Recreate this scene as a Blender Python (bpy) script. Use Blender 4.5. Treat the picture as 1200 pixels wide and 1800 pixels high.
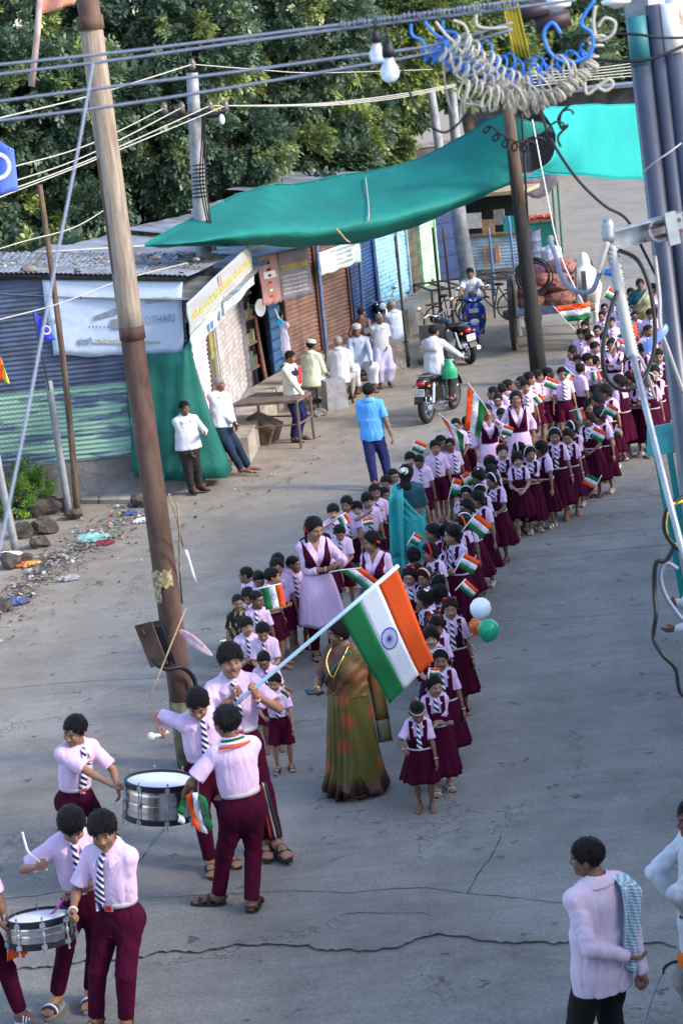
import bpy,bmesh,math,random
import numpy as np
from mathutils import Vector,Matrix,Euler,Quaternion
from mathutils.bvhtree import BVHTree
rnd=random.Random(7)
nr=np.random.RandomState(5)
for o in list(bpy.data.objects):
 bpy.data.objects.remove(o)
scn=bpy.context.scene
COL=scn.collection
R=math.radians
# ------------------------------------------------------------------ camera
CAM_H,F_PX,RHO,THETA=6.5,3400.0,R(6.0),math.atan(801/3400.0)
fwd=Vector((0,math.cos(THETA),-math.sin(THETA)))
r0=Vector((1,0,0))
u0=Vector((0,math.sin(THETA),math.cos(THETA)))
CR=r0*math.cos(RHO)-u0*math.sin(RHO)
CU=u0*math.cos(RHO)+r0*math.sin(RHO)
CP=Vector((0,0,CAM_H))
cam=bpy.data.cameras.new('camera')
cam.sensor_fit='VERTICAL'
cam.sensor_height=36.0
cam.lens=F_PX/1800.0*36.0
cam.clip_end=2000
cam.clip_start=0.05
cam.dof.use_dof=True
cam.dof.focus_distance=19.0
cam.dof.aperture_fstop=6.3
camo=bpy.data.objects.new('camera',cam)
COL.objects.link(camo)
M=Matrix((CR,CU,-fwd)).transposed().to_4x4()
M.translation=CP
camo.matrix_world=M
scn.camera=camo
# ------------------------------------------------------------------ sky, sun, exposure
world=bpy.data.worlds.new('World')
scn.world=world
world.use_nodes=True
wn=world.node_tree
wn.nodes.clear()
wo=wn.nodes.new('ShaderNodeOutputWorld')
wb=wn.nodes.new('ShaderNodeBackground')
sky=wn.nodes.new('ShaderNodeTexSky')
SUN_EL,SUN_AZ=R(30),R(112)
sky.sky_type='NISHITA'
sky.sun_disc=False
sky.sun_elevation=SUN_EL
sky.sun_rotation=SUN_AZ
sky.air_density=1.0
sky.dust_density=1.4
sky.ozone_density=1.4
wb.inputs['Strength'].default_value=0.15
wn.links.new(sky.outputs[0],wb.inputs[0])
wn.links.new(wb.outputs[0],wo.inputs[0])
sun=bpy.data.lights.new('sun','SUN')
sun.energy=1.2
sun.angle=R(10)
sun.color=(1.0,0.90,0.78)
suno=bpy.data.objects.new('sun',sun)
COL.objects.link(suno)
sd=Vector((math.sin(SUN_AZ)*math.cos(SUN_EL),math.cos(SUN_AZ)*math.cos(SUN_EL),math.sin(SUN_EL)))
suno.rotation_euler=sd.to_track_quat('Z','Y').to_euler()
suno.location=(20,-10,40)
vs=scn.view_settings
vs.view_transform='Standard'
vs.look='None'
vs.exposure=1.82
vs.gamma=1.0
scn.render.engine='CYCLES'
# ------------------------------------------------------------------ helpers
def ray(px,py):
 return(fwd*F_PX+CR*(px-600.0)+CU*(900.0-py))/F_PX
def at(px,py,z=0.0):
 d=ray(px,py)
 return CP+d*((z-CAM_H)/d.z)
def atd(px,py,dist):
 """point seen at the pixel at optical-axis depth dist"""
 return CP+ray(px,py)*dist
def aty(px,py,Y):
 d=ray(px,py)
 return CP+d*(Y/d.y)
def proj(p):
 q=Vector(p)-CP
 z=q.dot(fwd)
 return(600+F_PX*q.dot(CR)/z,900-F_PX*q.dot(CU)/z,z)
def V(*a):
 return Vector(a)
MATS={}
def mat(name,col=(0.5,0.5,0.5),rough=0.8,metal=0.0,noise=0.0,nscale=8.0,bump=0.0,bscale=40.0,rand=0.0,col2=None,spec=0.3,coat=0.0,sheen=0.0,lo=0.4,hi=0.6,detail=6.0,emit=0.0,trans=0.0,stretch=None,bdist=0.01):
 """procedural principled material: base colour with a two-tone noise, fine bump, per-object variation"""
 if name in MATS:
  return MATS[name]
 m=bpy.data.materials.new(name)
 m.use_nodes=True
 nt=m.node_tree
 b=nt.nodes['Principled BSDF']
 b.inputs['Roughness'].default_value=rough
 b.inputs['Metallic'].default_value=metal
 b.inputs['Specular IOR Level'].default_value=spec
 if coat:b.inputs['Coat Weight'].default_value=coat
 if sheen:b.inputs['Sheen Weight'].default_value=sheen
 if trans:
  b.inputs['Transmission Weight'].default_value=trans
 tc=nt.nodes.new('ShaderNodeTexCoord')
 vec=tc.outputs['Object']
 if stretch:
  mp=nt.nodes.new('ShaderNodeMapping')
  mp.inputs['Scale'].default_value=stretch
  nt.links.new(vec,mp.inputs[0]);vec=mp.outputs[0]
 c2=col2 if col2 else tuple(min(1,x*(1-noise))for x in col)
 out=None
 if noise or col2:
  n=nt.nodes.new('ShaderNodeTexNoise')
  n.inputs['Scale'].default_value=nscale
  n.inputs['Detail'].default_value=detail
  n.inputs['Roughness'].default_value=0.62
  nt.links.new(vec,n.inputs['Vector'])
  r=nt.nodes.new('ShaderNodeValToRGB')
  r.color_ramp.elements[0].position=lo
  r.color_ramp.elements[1].position=hi
  r.color_ramp.elements[0].color=(*c2,1)
  r.color_ramp.elements[1].color=(*col,1)
  nt.links.new(n.outputs['Fac'],r.inputs['Fac'])
  out=r.outputs['Color']
 if rand:
  oi=nt.nodes.new('ShaderNodeObjectInfo')
  mr=nt.nodes.new('ShaderNodeMapRange')
  mr.inputs['To Min'].default_value=1-rand
  mr.inputs['To Max'].default_value=1+rand
  nt.links.new(oi.outputs['Random'],mr.inputs['Value'])
  hs=nt.nodes.new('ShaderNodeHueSaturation')
  nt.links.new(mr.outputs[0],hs.inputs['Value'])
  if out:nt.links.new(out,hs.inputs['Color'])
  else:hs.inputs['Color'].default_value=(*col,1)
  out=hs.outputs['Color']
 if out:nt.links.new(out,b.inputs['Base Color'])
 else:b.inputs['Base Color'].default_value=(*col,1)
 if bump:
  n2=nt.nodes.new('ShaderNodeTexNoise')
  n2.inputs['Scale'].default_value=bscale
  n2.inputs['Detail'].default_value=5
  nt.links.new(vec,n2.inputs['Vector'])
  bp=nt.nodes.new('ShaderNodeBump')
  bp.inputs['Strength'].default_value=min(1.0,bump)
  bp.inputs['Distance'].default_value=bdist
  nt.links.new(n2.outputs['Fac'],bp.inputs['Height'])
  nt.links.new(bp.outputs[0],b.inputs['Normal'])
 if emit:
  b.inputs['Emission Color'].default_value=(*col,1)
  b.inputs['Emission Strength'].default_value=emit
 MATS[name]=m
 return m
def mesh_np(name,verts,faces,mats,smooth=True,midx=None):
 """faces: (M,k) array or list of lists"""
 me=bpy.data.meshes.new(name)
 verts=np.asarray(verts,dtype=np.float32)
 if isinstance(faces,np.ndarray)and faces.ndim==2:
  M_,k=faces.shape
  me.vertices.add(len(verts));me.vertices.foreach_set('co',verts.ravel())
  me.loops.add(M_*k);me.loops.foreach_set('vertex_index',faces.astype(np.int32).ravel())
  me.polygons.add(M_);me.polygons.foreach_set('loop_start',np.arange(0,M_*k,k,dtype=np.int32))
  me.update(calc_edges=True)
 else:
  me.from_pydata([tuple(map(float,v))for v in verts],[],[tuple(int(i)for i in f)for f in faces])
  me.update()
 for m in(mats if isinstance(mats,(list,tuple))else[mats]):
  me.materials.append(m)
 n=len(me.polygons)
 if smooth:me.polygons.foreach_set('use_smooth',np.ones(n,dtype=bool))
 if midx is not None:me.polygons.foreach_set('material_index',np.asarray(midx,dtype=np.int32))
 return me
class MB:
 """collects shapes into one mesh"""
 def __init__(s):
  s.v=[];s.f=[];s.m=[];s.n=0
 def add(s,verts,faces,mi=0):
  for v in verts:s.v.append((float(v[0]),float(v[1]),float(v[2])))
  for f in faces:
   s.f.append(tuple(i+s.n for i in f));s.m.append(mi)
  s.n=len(s.v)
  return s
 def box(s,c,size,mi=0,rot=None,taper=1.0):
  hx,hy,hz=size[0]/2,size[1]/2,size[2]/2
  vs_=[]
  for z in(-1,1):
   t=taper if z>0 else 1.0
   for x,y in((-1,-1),(1,-1),(1,1),(-1,1)):
    p=Vector((x*hx*t,y*hy*t,z*hz))
    if rot is not None:p=rot@p
    vs_.append(p+Vector(c))
  return s.add(vs_,[(3,2,1,0),(4,5,6,7),(0,1,5,4),(1,2,6,5),(2,3,7,6),(3,0,4,7)],mi)
 def tube(s,pts,rad,n=8,mi=0,cap=True,closed=False):
  pts=[Vector(p)for p in pts]
  N=len(pts)
  rads=rad if isinstance(rad,(list,tuple,np.ndarray))else[rad]*N
  ref=None
  rings=[]
  for i,p in enumerate(pts):
   if closed:
    d=pts[(i+1)%N]-pts[i-1]
   else:
    d=pts[min(i+1,N-1)]-pts[max(i-1,0)]
   if d.length<1e-9:d=Vector((0,0,1))
   d.normalize()
   if ref is None:
    ref=Vector((0,0,1))if abs(d.z)<0.9 else Vector((1,0,0))
   a=ref-d*ref.dot(d)
   if a.length<1e-6:
    a=d.orthogonal()
   a.normalize()
   ref=a
   b=d.cross(a)
   rings.append([p+(a*math.cos(2*math.pi*k/n)+b*math.sin(2*math.pi*k/n))*rads[i]for k in range(n)])
  vs_=[q for r_ in rings for q in r_]
  fs=[]
  for i in range(N if closed else N-1):
   i2=(i+1)%N
   for k in range(n):
    k2=(k+1)%n
    fs.append((i*n+k,i*n+k2,i2*n+k2,i2*n+k))
  if cap and not closed:
   fs.append(tuple(range(n-1,-1,-1)))
   fs.append(tuple((N-1)*n+k for k in range(n)))
  return s.add(vs_,fs,mi)
 def cyl(s,a,b,r1,r2=None,n=12,mi=0):
  return s.tube([a,b],[r1,r1 if r2 is None else r2],n,mi)
 def sph(s,c,r,nu=12,nv=8,mi=0,rot=None):
  rr=r if isinstance(r,(tuple,list))else(r,r,r)
  vs_=[]
  for i in range(nv+1):
   t=math.pi*i/nv
   for k in range(nu):
    p=2*math.pi*k/nu
    q=Vector((rr[0]*math.sin(t)*math.cos(p),rr[1]*math.sin(t)*math.sin(p),rr[2]*math.cos(t)))
    if rot is not None:q=rot@q
    vs_.append(q+Vector(c))
  fs=[]
  for i in range(nv):
   for k in range(nu):
    k2=(k+1)%nu
    fs.append((i*nu+k,(i+1)*nu+k,(i+1)*nu+k2,i*nu+k2))
  return s.add(vs_,fs,mi)
 def torus(s,c,R_,r,axis='Z',n=32,m=8,mi=0,sy=1.0):
  vs_=[];fs=[]
  for i in range(n):
   a=2*math.pi*i/n
   for k in range(m):
    b=2*math.pi*k/m
    x=(R_+r*math.cos(b))*math.cos(a);y=(R_+r*math.cos(b))*math.sin(a)*sy;z=r*math.sin(b)
    if axis=='X':q=(z,x,y)
    elif axis=='Y':q=(x,z,y)
    else:q=(x,y,z)
    vs_.append(Vector(q)+Vector(c))
  for i in range(n):
   for k in range(m):
    fs.append((i*m+k,((i+1)%n)*m+k,((i+1)%n)*m+(k+1)%m,i*m+(k+1)%m))
  return s.add(vs_,fs,mi)
 def lathe(s,prof,c=(0,0,0),n=20,mi=0,axis='Z',cap=False):
  vs_=[];fs=[]
  for(r_,z)in prof:
   for k in range(n):
    a=2*math.pi*k/n
    if axis=='Z':q=(r_*math.cos(a),r_*math.sin(a),z)
    elif axis=='X':q=(z,r_*math.cos(a),r_*math.sin(a))
    else:q=(r_*math.cos(a),z,r_*math.sin(a))
    vs_.append(Vector(q)+Vector(c))
  for i in range(len(prof)-1):
   for k in range(n):
    k2=(k+1)%n
    fs.append((i*n+k,i*n+k2,(i+1)*n+k2,(i+1)*n+k))
  if cap:
   fs.append(tuple(range(n-1,-1,-1)));fs.append(tuple((len(prof)-1)*n+k for k in range(n)))
  return s.add(vs_,fs,mi)
 def sheet(s,grid,mi=0,thick=0.0):
  """grid[i][j] of points -> quads; thick>0 makes a closed slab"""
  ni,nj=len(grid),len(grid[0])
  vs_=[Vector(p)for row in grid for p in row]
  fs=[(i*nj+j,i*nj+j+1,(i+1)*nj+j+1,(i+1)*nj+j)for i in range(ni-1)for j in range(nj-1)]
  if thick:
   nn=[Vector((0,0,0))for _ in vs_]
   for f in fs:
    a,b,c_=vs_[f[0]],vs_[f[1]],vs_[f[3]]
    q=(b-a).cross(c_-a)
    for i in f:nn[i]+=q
   back=[v-(nn[i].normalized()*thick if nn[i].length>0 else Vector((0,0,0)))for i,v in enumerate(vs_)]
   N=len(vs_)
   fs2=[tuple(N+i for i in reversed(f))for f in fs]
   edge=[i*nj for i in range(ni)]+[(ni-1)*nj+j for j in range(1,nj)]+[i*nj+nj-1 for i in range(ni-2,-1,-1)]+[j for j in range(nj-2,0,-1)]
   side=[(edge[k],edge[(k+1)%len(edge)],N+edge[(k+1)%len(edge)],N+edge[k])for k in range(len(edge))]
   s.add(vs_+back,fs+fs2+side,mi)
  else:
   s.add(vs_,fs,mi)
  return s
 def prism(s,outline,z0,z1,mi=0):
  n=len(outline)
  vs_=[(x,y,z0)for x,y in outline]+[(x,y,z1)for x,y in outline]
  fs=[tuple(range(n-1,-1,-1)),tuple(range(n,2*n))]+[(k,(k+1)%n,n+(k+1)%n,n+k)for k in range(n)]
  return s.add(vs_,fs,mi)
 def mesh(s,name,mats,smooth=False):
  me=bpy.data.meshes.new(name)
  me.from_pydata(s.v,[],s.f);me.update()
  for m in(mats if isinstance(mats,(list,tuple))else[mats]):me.materials.append(m)
  me.polygons.foreach_set('material_index',np.asarray(s.m,dtype=np.int32))
  if smooth=='auto' or smooth is True:
   me.polygons.foreach_set('use_smooth',np.ones(len(me.polygons),dtype=bool))
  if smooth=='auto':
   try:me.set_sharp_from_angle(angle=R(38))
   except Exception:pass
  return me
 def obj(s,name,mats,parent=None,smooth='auto',mw=None):
  return link(name,s.mesh(name,mats,smooth),parent,mw)
def link(name,data,parent=None,mw=None):
 o=bpy.data.objects.new(name,data)
 COL.objects.link(o)
 if parent is not None:o.parent=parent
 if mw is not None:o.matrix_local=mw
 return o
def tag(o,label=None,cat=None,group=None,kind=None):
 if label:o['label']=label
 if cat:o['category']=cat
 if group:o['group']=group
 if kind:o['kind']=kind
 return o
def thing(name,label,cat,loc=(0,0,0),rz=0.0,group=None,mw=None):
 o=bpy.data.objects.new(name,None)
 o.empty_display_size=0.1
 COL.objects.link(o)
 if mw is not None:o.matrix_world=mw
 else:
  o.location=loc;o.rotation_euler=(0,0,rz)
 return tag(o,label,cat,group)
def copy_tree(o,parent=None):
 c=o.copy();COL.objects.link(c)
 if parent is not None:c.parent=parent
 for ch in KIDS.get(o.name,o.children):copy_tree(ch,c)
 return c
KIDS={}
def frame_y(d,up=(0,0,1)):
 """matrix whose Y axis is d, Z as near up as possible"""
 y=Vector(d).normalized();x=y.cross(Vector(up)).normalized();z=x.cross(y)
 return Matrix((x,y,z)).transposed()
def text_mesh(body,size,font_scale=(1,1),depth=0.0,align='CENTER'):
 c=bpy.data.curves.new('lettering','FONT')
 c.body=body;c.size=size;c.align_x=align;c.align_y='CENTER';c.extrude=depth;c.resolution_u=3
 o=bpy.data.objects.new('lettering',c)
 COL.objects.link(o)
 dg=bpy.context.evaluated_depsgraph_get()
 me=bpy.data.meshes.new_from_object(o.evaluated_get(dg))
 bpy.data.objects.remove(o);bpy.data.curves.remove(c)
 return me
def lettering(body,size,m,parent,mw,width=None,depth=0.0015,align='CENTER'):
 me=text_mesh(body,size,depth=depth,align=align)
 me.materials.clear();me.materials.append(m)
 if width and len(me.vertices):
  xs=[v.co.x for v in me.vertices];w=max(xs)-min(xs)
  k=width/max(w,1e-6)
  for v in me.vertices:v.co.x*=k
 return link('lettering',me,parent,mw)
# ================================================================== people: distance fields turned into meshes
def smin(a,b,k):
 if k<=0:return np.minimum(a,b)
 h=np.clip(0.5+0.5*(b-a)/k,0,1)
 return b*(1-h)+a*h-k*h*(1-h)
class Field:
 def __init__(s,lo,hi,vox):
  s.lo=np.array(lo,float);s.vox=vox
  n=np.ceil((np.array(hi,float)-s.lo)/vox).astype(int)+1
  s.ax=[s.lo[i]+vox*np.arange(n[i])for i in range(3)]
  s.D=np.full(n,0.5,np.float32)
 def sub(s,lo,hi):
  sl=[]
  for i in range(3):
   a=int(max(0,math.floor((lo[i]-s.lo[i])/s.vox)));b=int(min(len(s.ax[i]),math.ceil((hi[i]-s.lo[i])/s.vox)+1))
   if b<=a:return None,None
   sl.append(slice(a,b))
  X,Y,Z=np.meshgrid(s.ax[0][sl[0]],s.ax[1][sl[1]],s.ax[2][sl[2]],indexing='ij')
  return tuple(sl),np.stack([X,Y,Z],-1)
 def put(s,lo,hi,fn,k=0.0,op='u'):
  m=k*2+s.vox*3
  sl,P=s.sub([x-m for x in lo],[x+m for x in hi])
  if sl is None:return
  d=fn(P).astype(np.float32)
  if op=='u':s.D[sl]=smin(s.D[sl],d,k)
  elif op=='s':s.D[sl]=-smin(-s.D[sl],d,k)
  elif op=='i':s.D[sl]=-smin(-s.D[sl],-d,k)
 def rc(s,a,b,ra,rb,k=0.0,sc=None,Rm=None,flat=False,op='u',fold=0.0):
  a=np.array(a,float);b=np.array(b,float)
  rm=max(ra,rb)*1.25
  lo=np.minimum(a,b)-rm;hi=np.maximum(a,b)+rm
  def fn(P):
   if sc is not None:
    Rr=np.array(Rm)if Rm is not None else np.eye(3)
    S=np.diag(1.0/np.array(sc))
    Q=(P-a)@Rr@S
    B=(b-a)@Rr@S
   else:
    Q=P-a;B=b-a
   L2=max(1e-9,(B*B).sum())
   t=(Q@B)/L2
   tc=np.clip(t,0,1)
   dd=np.sqrt(np.maximum(1e-12,((Q-tc[...,None]*B)**2).sum(-1)))
   r=ra+(rb-ra)*tc
   if fold:r=r+fold*np.sin(tc*19.0+5*Q[...,0]/max(ra,1e-3))*np.cos(3.1*Q[...,1]/max(ra,1e-3)+9*tc)
   d=dd-r
   if flat:
    L=math.sqrt(L2)
    ax=(np.abs(t-0.5)-0.5)*L
    d=np.maximum(np.sqrt(np.maximum(1e-12,((Q-t[...,None]*B)**2).sum(-1)))-(ra+(rb-ra)*t),ax)
   return d*(min(sc)if sc is not None else 1.0)
  s.put(lo,hi,fn,k,op)
 def ell(s,c,r,k=0.0,Rm=None,op='u'):
  c=np.array(c,float);r=np.array(r,float);m=r.max()
  def fn(P):
   Q=P-c
   if Rm is not None:Q=Q@np.array(Rm)
   q=np.sqrt(((Q/r)**2).sum(-1))
   return(q-1)*r.min()*0.5+(q-1)*r.mean()*0.5
  s.put(c-m,c+m,fn,k,op)
 def cut(s,fn):
  """keep where fn(P) < 0"""
  I=np.nonzero(s.D<2.5*s.vox)
  P=np.stack([s.ax[0][I[0]],s.ax[1][I[1]],s.ax[2][I[2]]],-1)
  s.D[I]=np.maximum(s.D[I],fn(P).astype(np.float32))
 def warp(s,fn):
  I=np.nonzero(np.abs(s.D)<3.5*s.vox)
  P=np.stack([s.ax[0][I[0]],s.ax[1][I[1]],s.ax[2][I[2]]],-1)
  s.D[I]+=fn(P).astype(np.float32)
 def mesh(s):
  return surfnet(s.D,s.lo,s.vox)
_E=[((0,0,0),(1,0,0)),((0,1,0),(1,1,0)),((0,0,1),(1,0,1)),((0,1,1),(1,1,1)),((0,0,0),(0,1,0)),((1,0,0),(1,1,0)),((0,0,1),(0,1,1)),((1,0,1),(1,1,1)),((0,0,0),(0,0,1)),((1,0,0),(1,0,1)),((0,1,0),(0,1,1)),((1,1,0),(1,1,1))]
def surfnet(D,lo,vox):
 D=np.pad(D,1,constant_values=0.5)
 lo=np.array(lo)-vox
 S=D<0
 n=D.shape
 cs=S[:-1,:-1,:-1].astype(np.int8)
 tot=np.zeros([x-1 for x in n],np.int8)
 for dx in(0,1):
  for dy in(0,1):
   for dz in(0,1):
    tot+=S[dx:n[0]-1+dx,dy:n[1]-1+dy,dz:n[2]-1+dz]
 act=(tot>0)&(tot<8)
 I=np.argwhere(act)
 if len(I)==0:return np.zeros((0,3)),np.zeros((0,4),int)
 idx=-np.ones(tot.shape,np.int64)
 idx[act]=np.arange(len(I))
 acc=np.zeros((len(I),3));cnt=np.zeros(len(I))
 for a,b in _E:
  da=D[I[:,0]+a[0],I[:,1]+a[1],I[:,2]+a[2]]
  db=D[I[:,0]+b[0],I[:,1]+b[1],I[:,2]+b[2]]
  m=(da<0)!=(db<0)
  t=np.where(m,da/np.where(m,da-db,1),0)
  p=np.array(a)+t[:,None]*(np.array(b)-np.array(a))
  acc[m]+=p[m];cnt[m]+=1
 Vt=lo+(I+acc/cnt[:,None])*vox
 F=[]
 for ax in range(3):
  sl0=[slice(None)]*3;sl1=[slice(None)]*3
  sl0[ax]=slice(0,-1);sl1[ax]=slice(1,None)
  ch=S[tuple(sl0)]!=S[tuple(sl1)]
  E=np.argwhere(ch)
  o1,o2=[(1,2),(2,0),(0,1)][ax]
  ok=(E[:,o1]>0)&(E[:,o2]>0)&(E[:,o1]<n[o1]-1)&(E[:,o2]<n[o2]-1)
  E=E[ok]
  ins=S[E[:,0],E[:,1],E[:,2]]
  def g(d1,d2):
   q=E.copy();q[:,o1]-=d1;q[:,o2]-=d2
   return idx[q[:,0],q[:,1],q[:,2]]
  Q=np.stack([g(1,1),g(0,1),g(0,0),g(1,0)],1)
  Q[~ins]=Q[~ins][:,::-1]
  F.append(Q)
 F=np.concatenate(F)
 return Vt,F[(F>=0).all(1)]
def smooth_verts(v,f,it=1,lam=0.5):
 """light Laplacian smoothing of quads"""
 for _ in range(it):
  acc=np.zeros_like(v);cnt=np.zeros(len(v))
  for a,b in((0,1),(1,2),(2,3),(3,0)):
   np.add.at(acc,f[:,a],v[f[:,b]]);np.add.at(acc,f[:,b],v[f[:,a]])
   np.add.at(cnt,f[:,a],1);np.add.at(cnt,f[:,b],1)
  v=v*(1-lam)+lam*acc/np.maximum(cnt,1)[:,None]
 return v
# ---- materials of people
def skin(name,c):
 m=mat(name,c,rough=0.55,noise=0.18,nscale=14,bump=0.12,bscale=90,rand=0.22,spec=0.35)
 return m
SK={'dark':skin('skin_dark',(0.19,0.090,0.057)),'brown':skin('skin_brown',(0.28,0.143,0.090)),'light':skin('skin_light',(0.40,0.22,0.145))}
M_EYE=mat('eye_white',(0.38,0.36,0.33),rough=0.5)
M_IRIS=mat('iris_brown',(0.018,0.010,0.008),rough=0.15,spec=0.6)
M_LIP=mat('lips',(0.23,0.10,0.085),rough=0.5)
M_BROW=mat('eyebrow',(0.012,0.009,0.008),rough=0.9)
M_ASH=mat('forehead_ash',(0.55,0.50,0.45),rough=0.9)
M_HAIR=mat('hair_black',(0.0045,0.004,0.0048),rough=0.55,noise=0.6,nscale=60,bump=0.9,bscale=120,spec=0.22,stretch=(1,1,0.25))
M_GREYH=mat('hair_grey',(0.33,0.32,0.31),rough=0.7,noise=0.6,nscale=40,bump=0.6,bscale=90)
M_PINK=mat('cloth_pink',(0.68,0.49,0.70),rough=0.88,noise=0.07,nscale=5,bump=0.9,bscale=17,bdist=0.016,stretch=(1.3,1.3,.42),rand=0.06,sheen=0.1)
M_MAROON=mat('cloth_maroon',(0.058,0.003,0.021),rough=0.95,spec=0.1,noise=0.25,nscale=5,bump=0.9,bscale=17,bdist=0.016,stretch=(1.3,1.3,.42),rand=0.22)
M_WHITE=mat('cloth_white',(0.52,0.53,0.58),rough=0.88,noise=0.06,nscale=5,bump=0.9,bscale=17,bdist=0.016,stretch=(1.3,1.3,.42),rand=0.03)
M_CREAM=mat('cloth_cream',(0.72,0.74,0.60),rough=0.9,noise=0.08,nscale=5,bump=0.9,bscale=17,bdist=0.016,stretch=(1.3,1.3,.42))
M_NAVY=mat('cloth_navy',(0.012,0.016,0.09),rough=0.9,noise=0.3,nscale=6,bump=0.9,bscale=17,bdist=0.016,stretch=(1.3,1.3,.42))
M_DENIM=mat('cloth_denim',(0.012,0.028,0.06),rough=0.9,noise=0.35,nscale=8,bump=0.3,bscale=30)
M_CHAR=mat('cloth_charcoal',(0.035,0.032,0.032),rough=0.9,noise=0.3,nscale=6,bump=0.9,bscale=17,bdist=0.016,stretch=(1.3,1.3,.42))
M_BLACKC=mat('cloth_black',(0.008,0.008,0.010),rough=0.92,noise=0.3,nscale=6,bump=0.9,bscale=17,bdist=0.016,stretch=(1.3,1.3,.42))
M_SKY=mat('cloth_skyblue',(0.10,0.36,0.80),rough=0.88,noise=0.08,nscale=5,bump=0.9,bscale=17,bdist=0.016,stretch=(1.3,1.3,.42))
M_PALEB=mat('cloth_paleblue',(.42,.50,.64),rough=0.88,noise=0.05,nscale=5,bump=0.9,bscale=17,bdist=0.016,stretch=(1.3,1.3,.42))
M_LAV=mat('cloth_lavender',(0.55,0.52,0.72),rough=0.88,noise=0.08,nscale=5,bump=0.9,bscale=17,bdist=0.016,stretch=(1.3,1.3,.42))
M_PALEGREEN=mat('cloth_palegreen',(0.60,0.68,0.50),rough=0.88,noise=0.08,nscale=5,bump=0.9,bscale=17,bdist=0.016,stretch=(1.3,1.3,.42))
M_GREYC=mat('cloth_grey',(0.30,0.28,0.27),rough=0.9,noise=0.2,nscale=6,bump=0.9,bscale=17,bdist=0.016,stretch=(1.3,1.3,.42))
M_PALEPINK=mat('cloth_palepink',(0.60,0.48,0.60),rough=0.85,noise=0.06,nscale=5,bump=0.9,bscale=17,bdist=0.016,stretch=(1.3,1.3,.42))
M_CAMO=mat('cloth_camouflage',(0.26,0.22,0.13),rough=0.9,col2=(0.010,0.011,0.012),nscale=26,lo=0.53,hi=0.56,bump=0.9,bscale=17,bdist=0.016,stretch=(1.3,1.3,.42))
M_TEAL=mat('saree_teal',(0.02,0.36,0.36),rough=0.6,noise=0.2,nscale=4,bump=0.25,bscale=20,sheen=0.3)
M_TEALD=mat('blouse_teal',(0.008,0.075,0.10),rough=0.7,noise=0.3,nscale=10,bump=0.3,bscale=30)
M_BELT=mat('belt_white',(0.48,0.45,0.48),rough=0.6,noise=0.1,nscale=30)
M_BUCKLE=mat('buckle_metal',(0.55,0.52,0.50),rough=0.35,metal=0.8)
M_RED=mat('ribbon_red',(0.62,0.012,0.025),rough=0.7,bump=0.3,bscale=60)
M_RUBBER=mat('sandal_brown',(0.035,0.026,0.022),rough=0.75,noise=0.3,nscale=20)
M_SANDW=mat('sandal_white',(0.70,0.70,0.72),rough=0.7)
M_SAFF=mat('flag_saffron',(.78,.085,.012),rough=0.8,bump=0.2,bscale=30)
M_FWHITE=mat('flag_white',(.68,.68,.71),rough=0.8,bump=0.2,bscale=30)
M_FGREEN=mat('flag_green',(.006,.125,.038),rough=0.8,bump=0.2,bscale=30)
M_CHAKRA=mat('flag_navy',(0.02,0.04,0.42),rough=0.8)
M_FLOWERW=mat('flower_white',(0.82,0.83,0.76),rough=0.8,bump=0.3,bscale=60)
M_GOLD=mat('gold',(0.75,0.48,0.12),rough=0.3,metal=0.9)
def stripe_mat():
 m=bpy.data.materials.new('tie_stripe');m.use_nodes=True
 nt=m.node_tree;b=nt.nodes['Principled BSDF'];b.inputs['Roughness'].default_value=0.7
 tc=nt.nodes.new('ShaderNodeTexCoord')
 mp=nt.nodes.new('ShaderNodeMapping');mp.inputs['Rotation'].default_value=(0,R(-42),0);mp.inputs['Scale'].default_value=(1,0,1)
 w=nt.nodes.new('ShaderNodeTexWave');w.inputs['Scale'].default_value=7.2;w.bands_direction='Z'
 r=nt.nodes.new('ShaderNodeValToRGB')
 r.color_ramp.elements[0].color=(0.012,0.010,0.075,1);r.color_ramp.elements[1].color=(0.78,0.75,0.82,1)
 r.color_ramp.elements[0].position=0.50;r.color_ramp.elements[1].position=0.56
 nt.links.new(tc.outputs['Object'],mp.inputs[0]);nt.links.new(mp.outputs[0],w.inputs[0])
 nt.links.new(w.outputs['Fac'],r.inputs[0]);nt.links.new(r.outputs[0],b.inputs['Base Color'])
 return m
M_TIE=stripe_mat()
BODYM=lambda sk:[SK[sk],M_EYE,M_IRIS,M_LIP,M_BROW,M_ASH]
# ---- canonical head, hand, foot (unit size), each hi and lo
def cat(parts):
 """[(verts, faces, mat)] -> one"""
 vs_,fs,ms,n=[],[],[],0
 for v,f,m in parts:
  vs_.append(np.asarray(v,float));fs.append(np.asarray(f)+n)
  ms.append(np.full(len(f),m)if np.isscalar(m)else np.asarray(m));n+=len(v)
 return np.concatenate(vs_),np.concatenate(fs),np.concatenate(ms)
def quadsphere(c,r,nu=10,nv=6):
 v=[];f=[]
 for i in range(nv+1):
  t=math.pi*(0.02+0.96*i/nv)
  for k in range(nu):
   p=2*math.pi*k/nu
   v.append((c[0]+r[0]*math.sin(t)*math.cos(p),c[1]+r[1]*math.sin(t)*math.sin(p),c[2]+r[2]*math.cos(t)))
 for i in range(nv):
  for k in range(nu):
   f.append((i*nu+k,(i+1)*nu+k,(i+1)*nu+(k+1)%nu,i*nu+(k+1)%nu))
 return np.array(v),np.array(f)
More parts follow.
